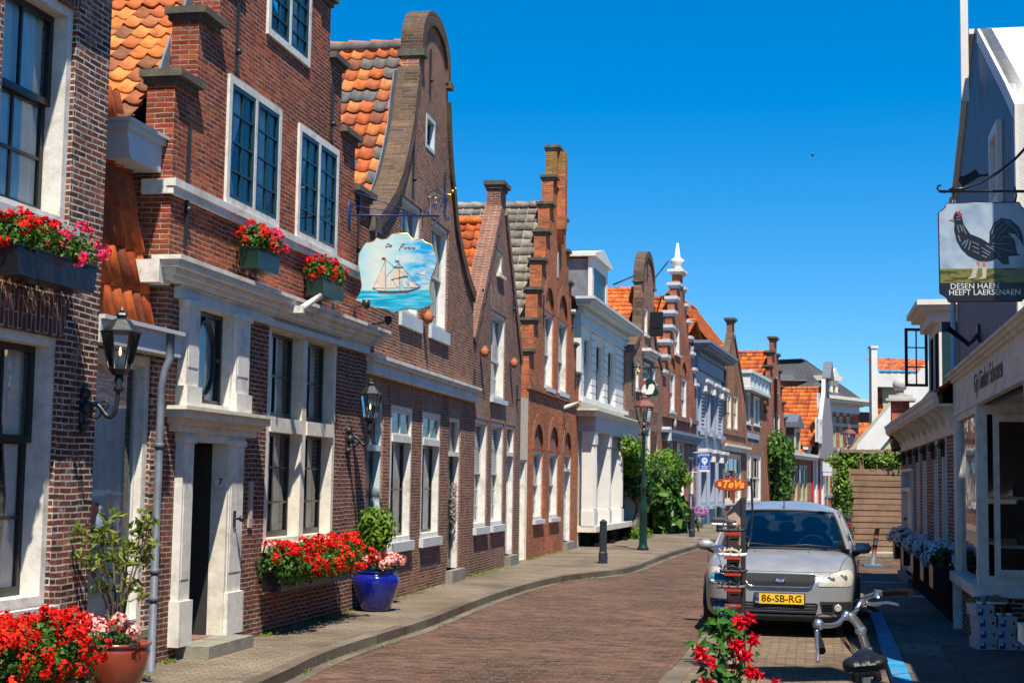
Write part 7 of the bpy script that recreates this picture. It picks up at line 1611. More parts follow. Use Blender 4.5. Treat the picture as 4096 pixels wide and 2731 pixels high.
def capend(Lp, rev):
    k = len(Lp); h = k // 2
    for i in range(h):
        a, b_, c, d = Lp[i], Lp[i + 1], Lp[(k - i - 1) % k], Lp[(k - i) % k]
        f = [a, b_, c, d]; f = list(dict.fromkeys(f))
        if len(f) >= 3: bm.faces.new(f[::-1] if rev else f)
capend(loops[0], False); capend(loops[-1], True)
bmesh.ops.recalc_face_normals(bm, faces=bm.faces)
me = bpy.data.meshes.new('body'); bm.to_mesh(me); bm.free(); tmp = bpy.data.objects.new('body', me); COL.objects.link(tmp)
sm = tmp.modifiers.new('s', 'SUBSURF'); sm.levels = 3; sm.render_levels = 3
dg = bpy.context.evaluated_depsgraph_get(); me2 = bpy.data.meshes.new_from_object(tmp.evaluated_get(dg)); bpy.data.objects.remove(tmp)
me2.materials.clear(); me2.materials.append(MATS['car_silver']); me2.polygons.foreach_set('use_smooth', [True] * len(me2.polygons)); me2.name = 'body'
body = bpy.data.objects.new('body', me2); COL.objects.link(body); body.parent = ct
bvh = BVHTree.FromPolygons([v.co.copy() for v in me2.vertices], [list(p.vertices) for p in me2.polygons])
def fy(x, z):
    h = bvh.ray_cast(Vector((x, -2, z)), Vector((0, 1, 0)))
    return h[0].y if h[0] else None
def hz_(x, y):
    h = bvh.ray_cast(Vector((x, y, 3)), Vector((0, 0, -1)))
    return h[0].z if h[0] else 1.0
def patch(name, rows, mat, off=.008, nc=14, sub=3, parent=None, label=None, mirror=False):
    # rows: (z, x left, x right), laid on the nose of the car
    rr = []
    for i in range(len(rows) - 1):
        for k in range(sub): t = k / sub; rr.append([rows[i][j] * (1 - t) + rows[i + 1][j] * t for j in range(3)])
    rr.append(rows[-1]); G = []
    for z, a, b_ in rr:
        if mirror: a, b_ = -b_, -a
        row = []
        last = None
        for j in range(nc + 1):
            x = a + (b_ - a) * j / nc; y = fy(x, z); y = last if y is None else y; last = y; row.append((x, (y if y is not None else .3) - off, z))
        G.append(row)
    mb = MB(); mb.grid(G)
    n = len(G)                                          # a small returned edge
    for j in range(nc):
        for g_ in (G[0], G[-1]): p, q = g_[j], g_[j + 1]; mb.face([p, q, (q[0], q[1] + off + .02, q[2]), (p[0], p[1] + off + .02, p[2])])
    for i in range(n - 1):
        for s_ in (0, -1): p, q = G[i][s_], G[i + 1][s_]; mb.face([p, q, (q[0], q[1] + off + .02, q[2]), (p[0], p[1] + off + .02, p[2])])
    return mb.build(name, mat, parent or ct, label)
m, nt, b = nmat('grille_mesh'); uv = nd(nt, 'ShaderNodeTexCoord').outputs['Object']; sx = nd(nt, 'ShaderNodeSeparateXYZ', {0: uv})
a1 = mth(nt, 'FRACT', mth(nt, 'MULTIPLY', mth(nt, 'ADD', sx.outputs[0], mth(nt, 'MULTIPLY', sx.outputs[2], 1.6)), 26)); a2 = mth(nt, 'FRACT', mth(nt, 'MULTIPLY', mth(nt, 'SUBTRACT', sx.outputs[0], mth(nt, 'MULTIPLY', sx.outputs[2], 1.6)), 26))
l = mth(nt, 'MAXIMUM', mth(nt, 'LESS_THAN', a1, .25), mth(nt, 'LESS_THAN', a2, .25)); nt.links.new(mix(nt, l, (.004, .004, .005), (.07, .07, .07)), b.inputs['Base Color']); b.inputs['Roughness'].default_value = .9; b.inputs['Specular IOR Level'].default_value = .05
gr = patch('grille', [(.605, -.33, .33), (.625, -.37, .37), (.70, -.41, .41), (.735, -.42, .42), (.748, -.40, .40)], 'grille_mesh', .022, 30, 8)
def edge(rows, mat, name, r=.009, parent=None, off=.022, mirror=False):
    P_ = []
    for z, a, b_ in rows: P_.append((a, z))
    pts = [(a, z) for z, a, b_ in rows] + [(b_, z) for z, a, b_ in reversed(rows)]
    out = []
    for i in range(len(pts)):
        p, q = pts[i], pts[(i + 1) % len(pts)]; n = max(1, int(math.hypot(q[0] - p[0], q[1] - p[1]) / .05))
        for k in range(n): x, z = p[0] + (q[0] - p[0]) * k / n, p[1] + (q[1] - p[1]) * k / n; x = -x if mirror else x; out.append((x, (fy(x, z) or .3) - off, z))
    mb = MB(); mb.tube(out, r, 6, closed=True); return mb.build(name, mat, parent or ct)
edge([(.603, -.34, .34), (.625, -.38, .38), (.70, -.42, .42), (.737, -.432, .432), (.752, -.41, .41)], 'chrome', 'chrome_surround', .007, gr)
mb = MB(); yb = fy(0, .68) - .032; mb.prism([(.08 * math.cos(t), .68 + .034 * math.sin(t)) for t in [i * .2618 for i in range(24)]], yb - .006, yb + .02); bg_ = mb.build('badge', 'chrome', gr)
mb = MB(); mb.prism([(.071 * math.cos(t), .68 + .027 * math.sin(t)) for t in [i * .2618 for i in range(24)]], yb - .009, yb - .0061); mb.build('badge_field', 'badge_blue', gr)
text('Ford', .05, 'white_clean', gr, frameM((0, yb - .0095, .68), (1, 0, 0), (0, 0, 1)), shear=.35, depth=.0008)
HL = [(.615, .46, .80), (.63, .445, .845), (.68, .47, .865), (.73, .53, .865), (.77, .62, .86), (.80, .72, .845), (.812, .78, .825)]
for mi, lb in ((False, None), (True, None)):
    h = patch('headlight', HL, 'lamp_lens', .006, 12, mirror=mi); edge([(z, a - .004, c + .004) for z, a, c in HL], 'trim_black', 'lamp_seam', .003, h, .004, mirror=mi)
    for xx, zz in ((.60, .695), (.745, .72)): sx_ = -xx if mi else xx; bl = MB(); bl.ball((sx_, fy(sx_, zz) + .002, zz), .05, (1, .3, .9), 14, 8); bl.build('lamp_bowl', 'bowl', h)
patch('lower_grille', [(.275, -.42, .42), (.34, -.44, .44), (.40, -.45, .45), (.418, -.43, .43)], 'tar', .006)
for z in (.30, .335, .37): patch('grille_slat', [(z, -.43, .43), (z + .012, -.43, .43)], 'grey_white' if 0 else 'trim_black', .02, sub=1)
for z in (.318, .353, .388): patch('grille_slat', [(z, -.43, .43), (z + .006, -.43, .43)], 'zinc', .018, sub=1)
patch('lower_lip', [(.205, -.62, .62), (.23, -.72, .72), (.262, -.74, .74)], 'trim_black', .014, 20)
for mi in (False, True):
    f = patch('fog_recess', [(.30, .50, .76), (.33, .49, .82), (.41, .47, .84), (.44, .47, .83)], 'trim_black', .006, mirror=mi)
    mb = MB(); x = -.68 if mi else .68; y = fy(x, .365) or .2; mb.lathe([(.045, 0), (.045, .02), (.03, .02)], (0, 0, 0), 16); o = mb.build('fog_lamp', 'lamp_lens', f); o.location = (x, y - .0, .365); o.rotation_euler = (R(90), 0, 0)
    for z in (.34, .37, .40): patch('fog_slat', [(z, .50, .62), (z + .01, .50, .62)], 'tar', .016, 4, 1, parent=f, mirror=mi)
yp = min(fy(0, .46), fy(.28, .46), fy(-.28, .46)) - .035
mb = MB(); mb.box(-.3, .3, yp, yp + .06, .395, .53); pb = mb.build('plate_holder', 'trim_black', ct)
mb = MB(); mb.box(-.285, .285, yp - .006, yp - .0001, .403, .522); pl = mb.build('number_plate', 'plate_yellow', pb)
mb = MB(); mb.box(-.285, -.24, yp - .008, yp - .0061, .403, .522); mb.build('plate_band', 'badge_blue', pb)
o = text('86-SB-RG', .115, 'ink', pb, frameM((.022, yp - .0075, .462), (1, 0, 0), (0, 0, 1)), bold=.0015, depth=.0008); xs_ = [v.co.x for v in o.data.vertices]; k = .47 / (max(xs_) - min(xs_)); c = (max(xs_) + min(xs_)) / 2
for v in o.data.vertices: v.co.x = .022 + (v.co.x - c) * k
text('NL', .03, 'white_clean', pb, frameM((-.2625, yp - .0095, .42), (1, 0, 0), (0, 0, 1)), depth=.0008)
mb = MB(); [mb.ball((-.2625 + .013 * math.cos(a), yp - .009, .49 + .013 * math.sin(a)), .0022, n=5, k=3) for a in [i * .5236 for i in range(12)]]; mb.build('plate_stars', 'plate_yellow', pb)
# bonnet seams and washer jets
mb = MB()
for s_ in (-1, 1):
    P_ = []
    for k in range(12): y = .2 + .95 * k / 11; x = s_ * (.70 + .14 * k / 11); P_.append((x, y, hz_(x, y) + .001))
    mb.tube(P_, .004, 5)
P_ = [(x, (fy(x, .775) or .1) - .001, .775) for x in [-.68 + 1.36 * k / 20 for k in range(21)]]; mb.tube(P_, .004, 5)
mb.build('bonnet_seam', 'trim_black', ct)
mb = MB(); [mb.ball((x, .85, hz_(x, .85) + .003), .014, (1, 1, .6), 8, 4) for x in (-.33, .33)]; mb.build('washer_jet', 'trim_black', ct)
# cabin: windscreen, pillars, roof, side windows
def wsb(x): return (x, 1.08 + .34 * (abs(x) / .84) ** 2, 1.012 - .05 * (abs(x) / .84) ** 2)
def wst(x): return (x, 1.88 + .14 * (abs(x) / .66) ** 2, 1.475 - .03 * (abs(x) / .66) ** 2)
G = []
for k in range(9):
    t = k / 8; row = []
    for j in range(17):
        s_ = -1 + 2 * j / 16; a, c = Vector(wsb(s_ * .80)), Vector(wst(s_ * .635)); p = a.lerp(c, t); p.z += .035 * math.sin(math.pi * t); p.y -= .02 * math.sin(math.pi * t); row.append(tuple(p))
    G.append(row)
mb = MB(); mb.grid(G); ws = mb.build('windscreen', 'car_glass', ct)
mb = MB(); bd_ = [G[0][j] for j in range(17)] + [G[i][16] for i in range(1, 9)] + [G[8][15 - j] for j in range(16)] + [G[7 - i][0] for i in range(7)]; mb.tube([(p[0], p[1] - .004, p[2] + .003) for p in bd_], .014, 6, closed=True); mb.build('windscreen_seal', 'trim_black', ws)
mb = MB(); mb.box(.54, .6, 1.80, 1.805, 1.40, 1.435); mb.build('sticker', 'cream', ws)
def rf(x, y):
    t = (y - 1.95) / 1.9; zc = 1.50 + .10 * math.sin(min(1, max(0, t)) * math.pi * .62) - (.06 * max(0, t - .6) / .4); return zc - .10 * (abs(x) / .70) ** 3 - .015 * (x / .7) ** 2
rows = []
for k in range(13):
    row = []
    for j in range(17):
        x = (-1 + 2 * j / 16) * .70; y = 1.89 + .14 * (x / .66) ** 2 + (3.85 - 1.89) * k / 12 * (1 - .02 * abs(x)); row.append((x, y, rf(x, y) - (.0 if k else .0)))
    rows.append(row)
rows[0] = [(x, y - .01, z - .012) for x, y, z in rows[0]]
mb = MB(); mb.grid(rows); mb.build('roof', 'car_silver', ct)
for s_ in (-1, 1):
    mb = MB(); A_ = [(s_ * .80, wsb(.80)[1], wsb(.80)[2] - .02), (s_ * .635, wst(.635)[1], wst(.635)[2] + .0)]; B_ = [(s_ * .89, 1.55, .955), (s_ * .715, 2.1, 1.42)]
    rws = []
    for k in range(7): t = k / 6; a = Vector(A_[0]).lerp(Vector(A_[1]), t); c = Vector(B_[0]).lerp(Vector(B_[1]), t); bul = .03 * math.sin(math.pi * t); rws.append([(a.x, a.y - .02, a.z + bul), ((a.x * .6 + c.x * .4) + s_ * .01, (a.y + c.y) / 2 - .05, (a.z + c.z) / 2 + bul + .01), (c.x, c.y, c.z + bul)])
    mb.grid(rws)
    rail = [(s_ * .715, 2.1, 1.42), (s_ * .73, 2.8, 1.46), (s_ * .72, 3.4, 1.43), (s_ * .70, 3.85, 1.36), (s_ * .86, 4.2, .97)]
    mb.tube([tuple(q) for q in smooth([Vector(p) for p in [B_[0]] + rail], 2)], .035, 8)
    mb.tube([(s_ * .705, 2.02, 1.44), (s_ * .735, 2.8, 1.475), (s_ * .71, 3.8, 1.40)], .03, 8)
    mb.tube([(s_ * .90, 2.55, .96), (s_ * .735, 2.62, 1.45)], .035, 8); mb.build('pillar', 'car_silver', ct)
    mb = MB(); mb.grid([[(s_ * .885, 1.6, .965), (s_ * .895, 2.5, .975), (s_ * .88, 3.4, .98), (s_ * .85, 4.1, .98)], [(s_ * .72, 2.1, 1.42), (s_ * .728, 2.6, 1.45), (s_ * .722, 3.3, 1.43), (s_ * .70, 3.85, 1.36)]]); mb.build('side_window', 'car_glass', ct)
    mb = MB(); mb.ball((0, 0, 0), .1, (1.15, .75, .72), 16, 10); o = mb.build('mirror', 'car_silver', ct); o.location = (s_ * 1.0, 1.52, 1.02)
    mb = MB(); mb.tube([(s_ * .88, 1.5, .94), (s_ * .96, 1.5, .975)], .035, 8); mb.box(s_ * 1.0 - .085, s_ * 1.0 + .085, 1.57, 1.6, .955, 1.085); mb.build('mirror_arm', 'trim_black', o); o.children[0].location = (-s_ * 1.0, -1.52, -1.02)
    for y in (.86, 3.45):
        w_ = thing('wheel', None, None) if 0 else None
        mb = MB(); mb.lathe([(.18, -.1), (.28, -.105), (.315, -.08), (.315, .08), (.28, .105), (.18, .1)], (0, 0, 0), 32); o = mb.build('wheel', 'rubber', ct); o.rotation_euler = (0, R(90), 0); o.location = (s_ * .845, y, .315)
        mb = MB(); mb.lathe([(.02, .108), (.19, .1), (.2, .11), (.2, -.11), (.19, -.1)], (0, 0, 0), 24); mb.build('rim', 'zinc', o)
        mb = MB(); mb.tube([(s_ * .93, y + .37 * math.cos(a), .315 + .37 * math.sin(a)) for a in [math.pi * i / 16 for i in range(17)]], .022, 6); mb.build('arch_trim', 'trim_black', ct)
    mb = MB(); mb.tube([(s_ * .935, 1.3, .4), (s_ * .95, 1.3, .9)], .004, 4); mb.tube([(s_ * .95, 2.45, .35), (s_ * .952, 2.45, .93)], .004, 4); mb.build('door_seam', 'trim_black', ct)
    mb = MB(); mb.box(s_ * .955 - .01, s_ * .955 + .01, 2.15, 2.35, .8, .825); mb.build('door_handle', 'car_silver', ct)
mb = MB(); mb.grid([[(-.80, 4.12, .98), (0, 4.2, .98), (.80, 4.12, .98)], [(-.66, 3.86, 1.38), (0, 3.9, 1.46), (.66, 3.86, 1.38)]]); mb.build('rear_window', 'car_glass', ct)
mb = MB(); mb.tube([(-.8, 4.2, .985), (.8, 4.2, .985)], .03, 6); mb.tube([(-.68, 3.84, 1.39), (0, 3.87, 1.5), (.68, 3.84, 1.39)], .035, 8); mb.build('tailgate_frame', 'car_silver', ct)
for s_, (a, c) in ((1, ((-.68, 1.30), (.02, 1.14))), (-1, ((-.0, 1.12), (.60, 1.22)))):
    mb = MB(); mb.tube([(a[0], a[1] - .02, 1.04), ((a[0] + c[0]) / 2, (a[1] + c[1]) / 2 - .03, 1.06), (c[0], c[1] - .03, 1.035)], .012, 6); mb.build('wiper', 'trim_black', ct)
mb = MB(); G = [[(x * .80, wsb(x * .8)[1] + dy, wsb(x * .8)[2] + dz) for x in [-1 + j / 6 for j in range(13)]] for dy, dz in ((-.07, -.035), (.0, -.003))]; mb.grid(G); mb.build('scuttle', 'trim_black', ct)
mb = MB(); mb.tube([(0, 2.0, 1.51), (0, 2.0, 1.54), (-.01, 2.1, 1.72)], [.02, .01, .004], 6); mb.build('antenna', 'trim_black', ct)
mb = MB(); mb.box(-.84, .84, 1.3, 1.75, .9, 1.01); mb.build('dashboard', 'trim_black', ct)
for s_ in (-1, 1):
    mb = MB(); mb.ball((s_ * .36, 2.5, .98), .27, (1, .35, 1.0), 14, 8); mb.ball((s_ * .36, 2.52, 1.29), .12, (1.2, .4, .85), 12, 8); mb.build('front_seat', 'seat_cloth', ct)
mb = MB(); mb.ball((0, 3.5, .95), .4, (1.7, .3, .55), 14, 8); [mb.ball((x, 3.5, 1.22), .1, (1.2, .4, .8), 10, 6) for x in (-.45, 0, .45)]; mb.build('rear_seat', 'seat_cloth', ct)
mb = MB(); mb.tube([(.37 + .19 * math.cos(a), 1.72 + .07 * math.sin(a), .99 + .17 * math.sin(a)) for a in [i * .3142 for i in range(20)]], .016, 6, closed=True); mb.build('steering_wheel', 'trim_black', ct)
mb = MB(); mb.box(-.12, .12, 1.93, 1.96, 1.34, 1.41); mb.tube([(0, 1.95, 1.4), (0, 1.95, 1.46)], .012, 5); mb.build('rear_view_mirror', 'trim_black', ct)
# ================================================================== SHOES
SH = {}
def shoe_mesh(kind, L_=.28, W_=.1):
    # returns [(part, material key, MB)] of one shoe, heel at the origin, toe along +x
    prof = [(0, .032), (.03, .038), (.1, .036), (.16, .034), (.22, .046), (.26, .044), (.28, .02)]
    def wy(x): 
        x = x / L_ * .28
        for (a, p), (c, q) in zip(prof, prof[1:]):
            if a <= x <= c: return p + (q - p) * (x - a) / (c - a)
        return .02
    xs_ = [L_ * i / 14 for i in range(15)]; out = [(x, wy(x)) for x in xs_] + [(x, -wy(x)) for x in reversed(xs_)]
    sole = MB(); 
    def rock(x): return .012 * max(0, (x / L_ - .65) / .35) ** 2 + .004
    n = len(out); b_ = sole.vs([(x, y, rock(x)) for x, y in out]); t_ = sole.vs([(x, y * 1.04, rock(x) + .024 + .01 * (1 - x / L_)) for x, y in out])
    for i in range(n): j = (i + 1) % n; sole.fi((b_[i], b_[j], t_[j], t_[i]), 0)
    sole.fi(t_, 0, sm=False); sole.fi(b_[::-1], 0, sm=False)
    up = MB()
    if kind == 'sandal':
        for x, h in ((.2, .05), (.11, .065), (.04, .06)):
            w = wy(x); P_ = [(x + .02 * math.sin(a), w * math.cos(a) * 1.02, .025 + h * math.sin(a)) for a in [math.pi * i / 10 for i in range(11)]]; up.tube(P_, .009, 6)
        for s_ in (-1, 1): up.tube([(.21, s_ * .035, .045), (.13, s_ * .038, .07), (.04, s_ * .036, .06)], .008, 6)
        up.tube([(.02, -.03, .05), (.0, 0, .075), (.02, .03, .05)], .009, 6); up.tube([(.22, 0, .03), (.17, .01, .07), (.11, 0, .08)], .009, 6); up.box(.09, .15, -.012, .022, .075, .088)
    else:
        hs = [(0, .075), (.02, .085), (.06, .075), (.1, .082), (.14, .078), (.18, .055), (.22, .04), (.26, .034), (.28, .02)]
        def hh(x):
            x = x / L_ * .28
            for (a, p), (c, q) in zip(hs, hs[1:]):
                if a <= x <= c: return p + (q - p) * (x - a) / (c - a)
            return .02
        rows = []
        for x in xs_:
            w, h = wy(x), hh(x); rows.append([(x, w * c_, .026 + rock(x) + h * s_) for c_, s_ in ((1, 0), (.98, .45), (.75, .85), (.35, 1), (0, .98 if x > L_ * .4 else .9), (-.35, 1), (-.75, .85), (-.98, .45), (-1, 0))])
        up.grid(rows)
        for k in range(4): x = L_ * (.4 + .08 * k); h = .03 + hh(x); up.tube([(x, -.022, h), (x + .008, 0, h + .008), (x, .022, h)], .004, 5)
    return sole, up
SHOES = {}
def shoe(kind, label, loc, rz, sole_m, up_m, s=1.0, grp=None, tilt=0.0):
    key = (kind, sole_m, up_m)
    if key not in SHOES:
        a, b_ = shoe_mesh(kind); r = thing('sandal' if kind == 'sandal' else 'shoe', label, 'sandal' if kind == 'sandal' else 'shoe', loc, rz, grp)
        a.build('sole', sole_m, r); b_.build('straps' if kind == 'sandal' else 'upper', up_m, r); SHOES[key] = r
    else: r = dup(SHOES[key], loc, rz, label)
    r.rotation_euler = (0, tilt, rz); r.scale = (s,) * 3
    if grp: r['group'] = grp
    return r
plain('shoe_white', (.75, .74, .72), .6); plain('shoe_black', (.015, .015, .017), .6); plain('shoe_navy', (.01, .03, .1), .6); plain('shoe_tan', (.3, .17, .1), .7); plain('shoe_yellow', (.5, .24, .03), .7); plain('shoe_beige', (.42, .33, .25), .7); plain('shoe_teal', (.0, .16, .25), .6); plain('shoe_grey', (.12, .1, .09), .7)
# ================================================================== SHOE RACK WITH THE OVAL SIGN
RDp = 14.6
def rk(u, v, d=RDp): return atd(u, v, d)
def ZV(x, y): return 2700 + x / 1.78, 1850 + y / 1.78
F = Face(rk(2943, 2300), R(-6)); rk_t = thing('shoe_rack', 'narrow display column carrying sandals, with a red oval sign on a bent rod', 'display rack', (F.p.x, F.p.y, 0), F.ang)
Q = lambda *pts: [F.xz(*ZV(*p)) for p in pts]
cl, cr = Q((372, 600), (470, 600)); x0, x1 = cl[0], cr[0]
top = Q((372, 365), (470, 252), (487, 250))
plain('cork', (.38, .26, .17), .8, var=.2, scale=20)
mb = MB(); mb.prism([(x0, .05), (x1, .05), (x1, top[1][1]), (x0, top[0][1])], -.0, .12); col_ = mb.build('column', 'trim_black', rk_t)
zt0 = Q((400, 350))[0][1]; mb = MB(); mb.prism([(x0 + .005, .08), (x1 - .005, .08), (x1 - .005, zt0 - .06), (x1 - .06, zt0 - .0), (x0 + .005, zt0 - .04)], -.006, -.0001); mb.build('cork_front', 'cork', col_)
for y in (545, 715, 780, 940):
    a, b_ = Q((392, y - 6), (448, y + 6)); mb = MB(); mb.box(a[0], b_[0], -.01, -.0061, b_[1], a[1]); mb.build('slot', 'tar', col_)
mb = MB(); mb.box(x1 + .001, x1 + .045, -.02, .14, .03, top[2][1]); mb.build('side_post', 'trim_black', rk_t)
mb = MB(); mb.box(x0 - .12, x1 + .22, -.16, .22, .0, .03); mb.build('foot', 'red_tile', rk_t) if 0 else mb.build('foot', 'terracotta', rk_t)
for k, y in enumerate((500, 670, 785, 895, 1005, 1120)):
    a, b_ = Q((350, y - 8), (465, y + 12)); mb = MB(); mb.box(a[0], b_[0], -.17, .0, b_[1], a[1]); o = mb.build('shelf', 'shelf_red', rk_t)
    if k == 4: text('TEVA', .024, 'stone_pale', o, frameM(((a[0] + b_[0]) / 2, -.172, (a[1] + b_[1]) / 2), (1, 0, 0), (0, 0, 1)), depth=.0006)
rod = Q((520, 595), (540, 520), (552, 380), (548, 200), (540, 112)); mb = MB(); mb.tube([(x, .0, z) for x, z in rod], .012, 6)
a, b_ = Q((488, 520), (525, 530)); mb.box(a[0] - .01, b_[0], -.01, .01, b_[1], a[1]); mb.tube([(rod[0][0], 0, rod[0][1]), (x1 + .03, 0, rod[0][1] - .1)], .01, 6); mb.build('sign_rod', 'iron', rk_t)
c0, c1 = Q((282, 110), (518, 200)); cx, cz, rx, rz_ = (c0[0] + c1[0]) / 2, (c0[1] + c1[1]) / 2, (c1[0] - c0[0]) / 2, (c0[1] - c1[1]) / 2
plain('sign_red', (.32, .05, .02), .35, var=.05); plain('sign_orange', (.9, .32, .02), .4, var=.03)
mb = MB(); mb.prism([(cx + rx * math.cos(t), cz + rz_ * math.sin(t)) for t in [i * math.pi / 24 for i in range(48)]], -.03, -.012); so_ = mb.build('oval_sign', 'sign_red', rk_t)
mb = MB(); mb.tube([(cx + rx * math.cos(t), -.02, cz + rz_ * math.sin(t)) for t in [i * math.pi / 24 for i in range(48)]], .006, 6, closed=True); mb.build('sign_edge', 'hull_brown', so_)
o = text('TeVa', .1, 'sign_orange', so_, frameM((cx + rx * .12, -.031, cz), (1, 0, 0), (0, 0, 1)), bold=.004, shear=.3, depth=.001); xs_ = [v.co.x for v in o.data.vertices]; k = rx * 1.3 / (max(xs_) - min(xs_)); c = (max(xs_) + min(xs_)) / 2
for v in o.data.vertices: v.co.x = cx + rx * .14 + (v.co.x - c) * k
mb = MB(); hx_, hz2 = cx - rx * .7, cz - .008
for i, dx in enumerate((-.012, -.004, .004, .012)): mb.box(hx_ + dx - .003, hx_ + dx + .003, -.034, -.031, hz2, hz2 + .036 - abs(dx) * .6)
mb.ball((hx_, -.032, hz2 - .004), .018, (1, .2, 1), 10, 6); mb.build('hand_emblem', 'sign_orange', so_)
mb = MB(); a, b_ = Q((515, 130), (545, 165)); mb.box(a[0] - .02, b_[0], -.02, .0, b_[1], a[1]); mb.build('sign_clamp', 'trim_black', rk_t)
def on_rack(x, y, kind, label, sm, um, flip=False, dy=-.13, s=.95):
    q = Q((x, y))[0]; w_ = F.p + F.ex * q[0] + F.ey * dy + Vector((0, 0, q[1])); rz = F.ang + (math.pi if flip else 0); shoe(kind, label, tuple(w_), rz, sm, um, s)
on_rack(300, 490, 'sandal', 'black strapped sandal on the top shelf of the shoe rack', 'shoe_black', 'shoe_black'); on_rack(262, 450, 'shoe', 'black sneaker with white sole, highest shoe on the rack', 'shoe_white', 'shoe_black', dy=.0, s=.85)
on_rack(310, 662, 'sandal', 'beige sandal with white sole on the second shelf of the rack', 'shoe_white', 'shoe_beige'); on_rack(275, 640, 'shoe', 'white sneaker behind the beige sandal on the rack', 'shoe_white', 'shoe_white', dy=.0, s=.7)
on_rack(315, 778, 'sandal', 'black sandal on the third shelf, level with the car headlight', 'shoe_black', 'shoe_black'); on_rack(300, 888, 'sandal', 'grey brown sandal with dark straps on the fourth rack shelf', 'shoe_grey', 'shoe_black'); on_rack(256, 850, 'shoe', 'teal blue sneaker sticking out left of the rack', 'shoe_white', 'shoe_teal', dy=.0, s=.8)
on_rack(272, 1040, 'shoe', 'navy sneaker low on the left side of the rack', 'shoe_white', 'shoe_navy', dy=.0, s=.8); on_rack(322, 1115, 'sandal', 'beige sandal with teal straps just above the red flowers', 'shoe_beige', 'shoe_teal')
# ================================================================== RED FLOWERING PLANT IN FRONT OF THE RACK
pm = atd(2905, 2731, 11.2); t = thing('flower_pot', 'staked plant with glossy leaves and crimson trumpet flowers at the bottom edge', 'potted plant', (pm.x, pm.y, 0))
mb = MB(); mb.lathe([(.13, 0), (.2, .28), (.21, .3), (.19, .3), (.18, .27)], (0, 0, 0), 24); mb.build('pot', 'terracotta', t); mb = MB(); mb.lathe([(.17, .26), (.175, .275)], (0, 0, 0), 16); mb.build('soil', 'soil', t)
def zz_(v): return atd(2905, v, 11.2).z
def xx_(u): return atd(u, 2600, 11.2).x - pm.x
mb = MB(); ztop = zz_(2455)
for k in range(7): a = k * .9; mb.tube([(.04 * math.cos(a), .04 * math.sin(a), .27), (.1 * math.cos(a), .08 * math.sin(a), .5), (.06 * math.cos(a * 2), .05, ztop - .12 * (k % 3))], .006, 5)
mb.build('stems', 'bark', t); mb = MB(); mb.tube([(-.02, .02, .25), (-.015, .02, zz_(2510))], .009, 6); mb.tube([(.1, .0, .25), (.12, .0, zz_(2600))], .009, 6); mb.build('cane', 'cork', t)
mb = MB(); rr_ = random.Random(5)
for _ in range(150):
    z = rr_.uniform(.35, ztop); f = 1 - max(0, (z - .6)) / (ztop - .55) * .6; a = rr_.uniform(0, 6.28); r = rr_.uniform(.04, .24) * f; c = (r * math.cos(a) - .02, r * math.sin(a) * .8, z)
    leaf(mb, c, (math.cos(a) * .7 + rr_.gauss(0, .3), math.sin(a) * .7 - .5, rr_.uniform(.2, 1)), rr_.uniform(.09, .14), rr_.uniform(.045, .065), fold=.18)
mb.build('leaves', 'leaf_glossy', t)
mb = MB()
def trumpet(mb, c, d, r=.055):
    c, d = Vector(c), Vector(d).normalized(); a = d.cross(Vector((0, 0, 1))).normalized(); b_ = a.cross(d)
    for k in range(5):
        t0, t1 = k * 1.2566 - .6, k * 1.2566 + .6; e0 = a * math.cos(t0) + b_ * math.sin(t0); e1 = a * math.cos(t1) + b_ * math.sin(t1); em = (e0 + e1).normalized()
        i = mb.vs([c, c + d * .035 + e0 * r * .45, c + d * .05 + em * r * 1.15, c + d * .035 + e1 * r * .45, c + d * .06 + em * r * .6]); mb.fi((i[0], i[1], i[4], i[3]), 0, sm=False); mb.fi((i[1], i[2], i[4]), 0, sm=False); mb.fi((i[4], i[2], i[3]), 0, sm=False)
for x, y in ((545, 1100), (500, 1110), (445, 1140), (470, 1155), (550, 1270), (455, 1300), (480, 1320), (180, 1345), (195, 1370), (480, 1400), (230, 1440), (215, 1555), (520, 1490), (580, 1480), (540, 1470), (505, 1380), (430, 1290), (690, 1560), (560, 1240)):
    u, v = ZV(x, y); p = atd(u, v, 11.05); 
    for _k in range(2): trumpet(mb, (p.x - pm.x + rr_.gauss(0, .008), p.y - pm.y - .02 + rr_.gauss(0, .02), p.z + rr_.gauss(0, .01)), (rr_.gauss(0, .6), -1, rr_.gauss(0.1, .5)), .052)
mb.build('blossoms', 'petal_crimson', t)
# ================================================================== BICYCLE
plain('bike_metal', (.45, .46, .48), .28, metal=.9, var=.05); plain('grip_black', (.006, .006, .007), .7, bump=.3, spec=.15); plain('saddle_black', (.008, .008, .009), .45, var=.05, spec=.25); plain('bike_blue', (.02, .2, .35), .3)
Bp = atd(3460, 2690, 7.4); bt = thing('bicycle', 'city bicycle with black saddle and swept handlebar at the bottom right edge', 'bicycle', (Bp.x, Bp.y, 0))
def bw(x, y, d): u, v = ZV(x, y); p = atd(u, v, d); return (p.x - Bp.x, p.y - Bp.y, p.z)
def S_(*pts, n=2): return [tuple(q) for q in smooth([Vector(p) for p in pts], n)]
clamp = bw(1215, 1085, 8.02)
bar_ = S_(bw(1000, 1165, 7.72), bw(1030, 1155, 7.76), bw(1090, 1160, 7.84), bw(1160, 1150, 7.92), clamp, bw(1265, 1085, 8.07), bw(1300, 1035, 8.12), bw(1330, 975, 8.14), bw(1390, 945, 8.1), bw(1450, 930, 8.04), bw(1480, 928, 8.0))
mb = MB(); mb.tube(bar_, .0135, 12); hb = mb.build('handlebar', 'bike_metal', bt)
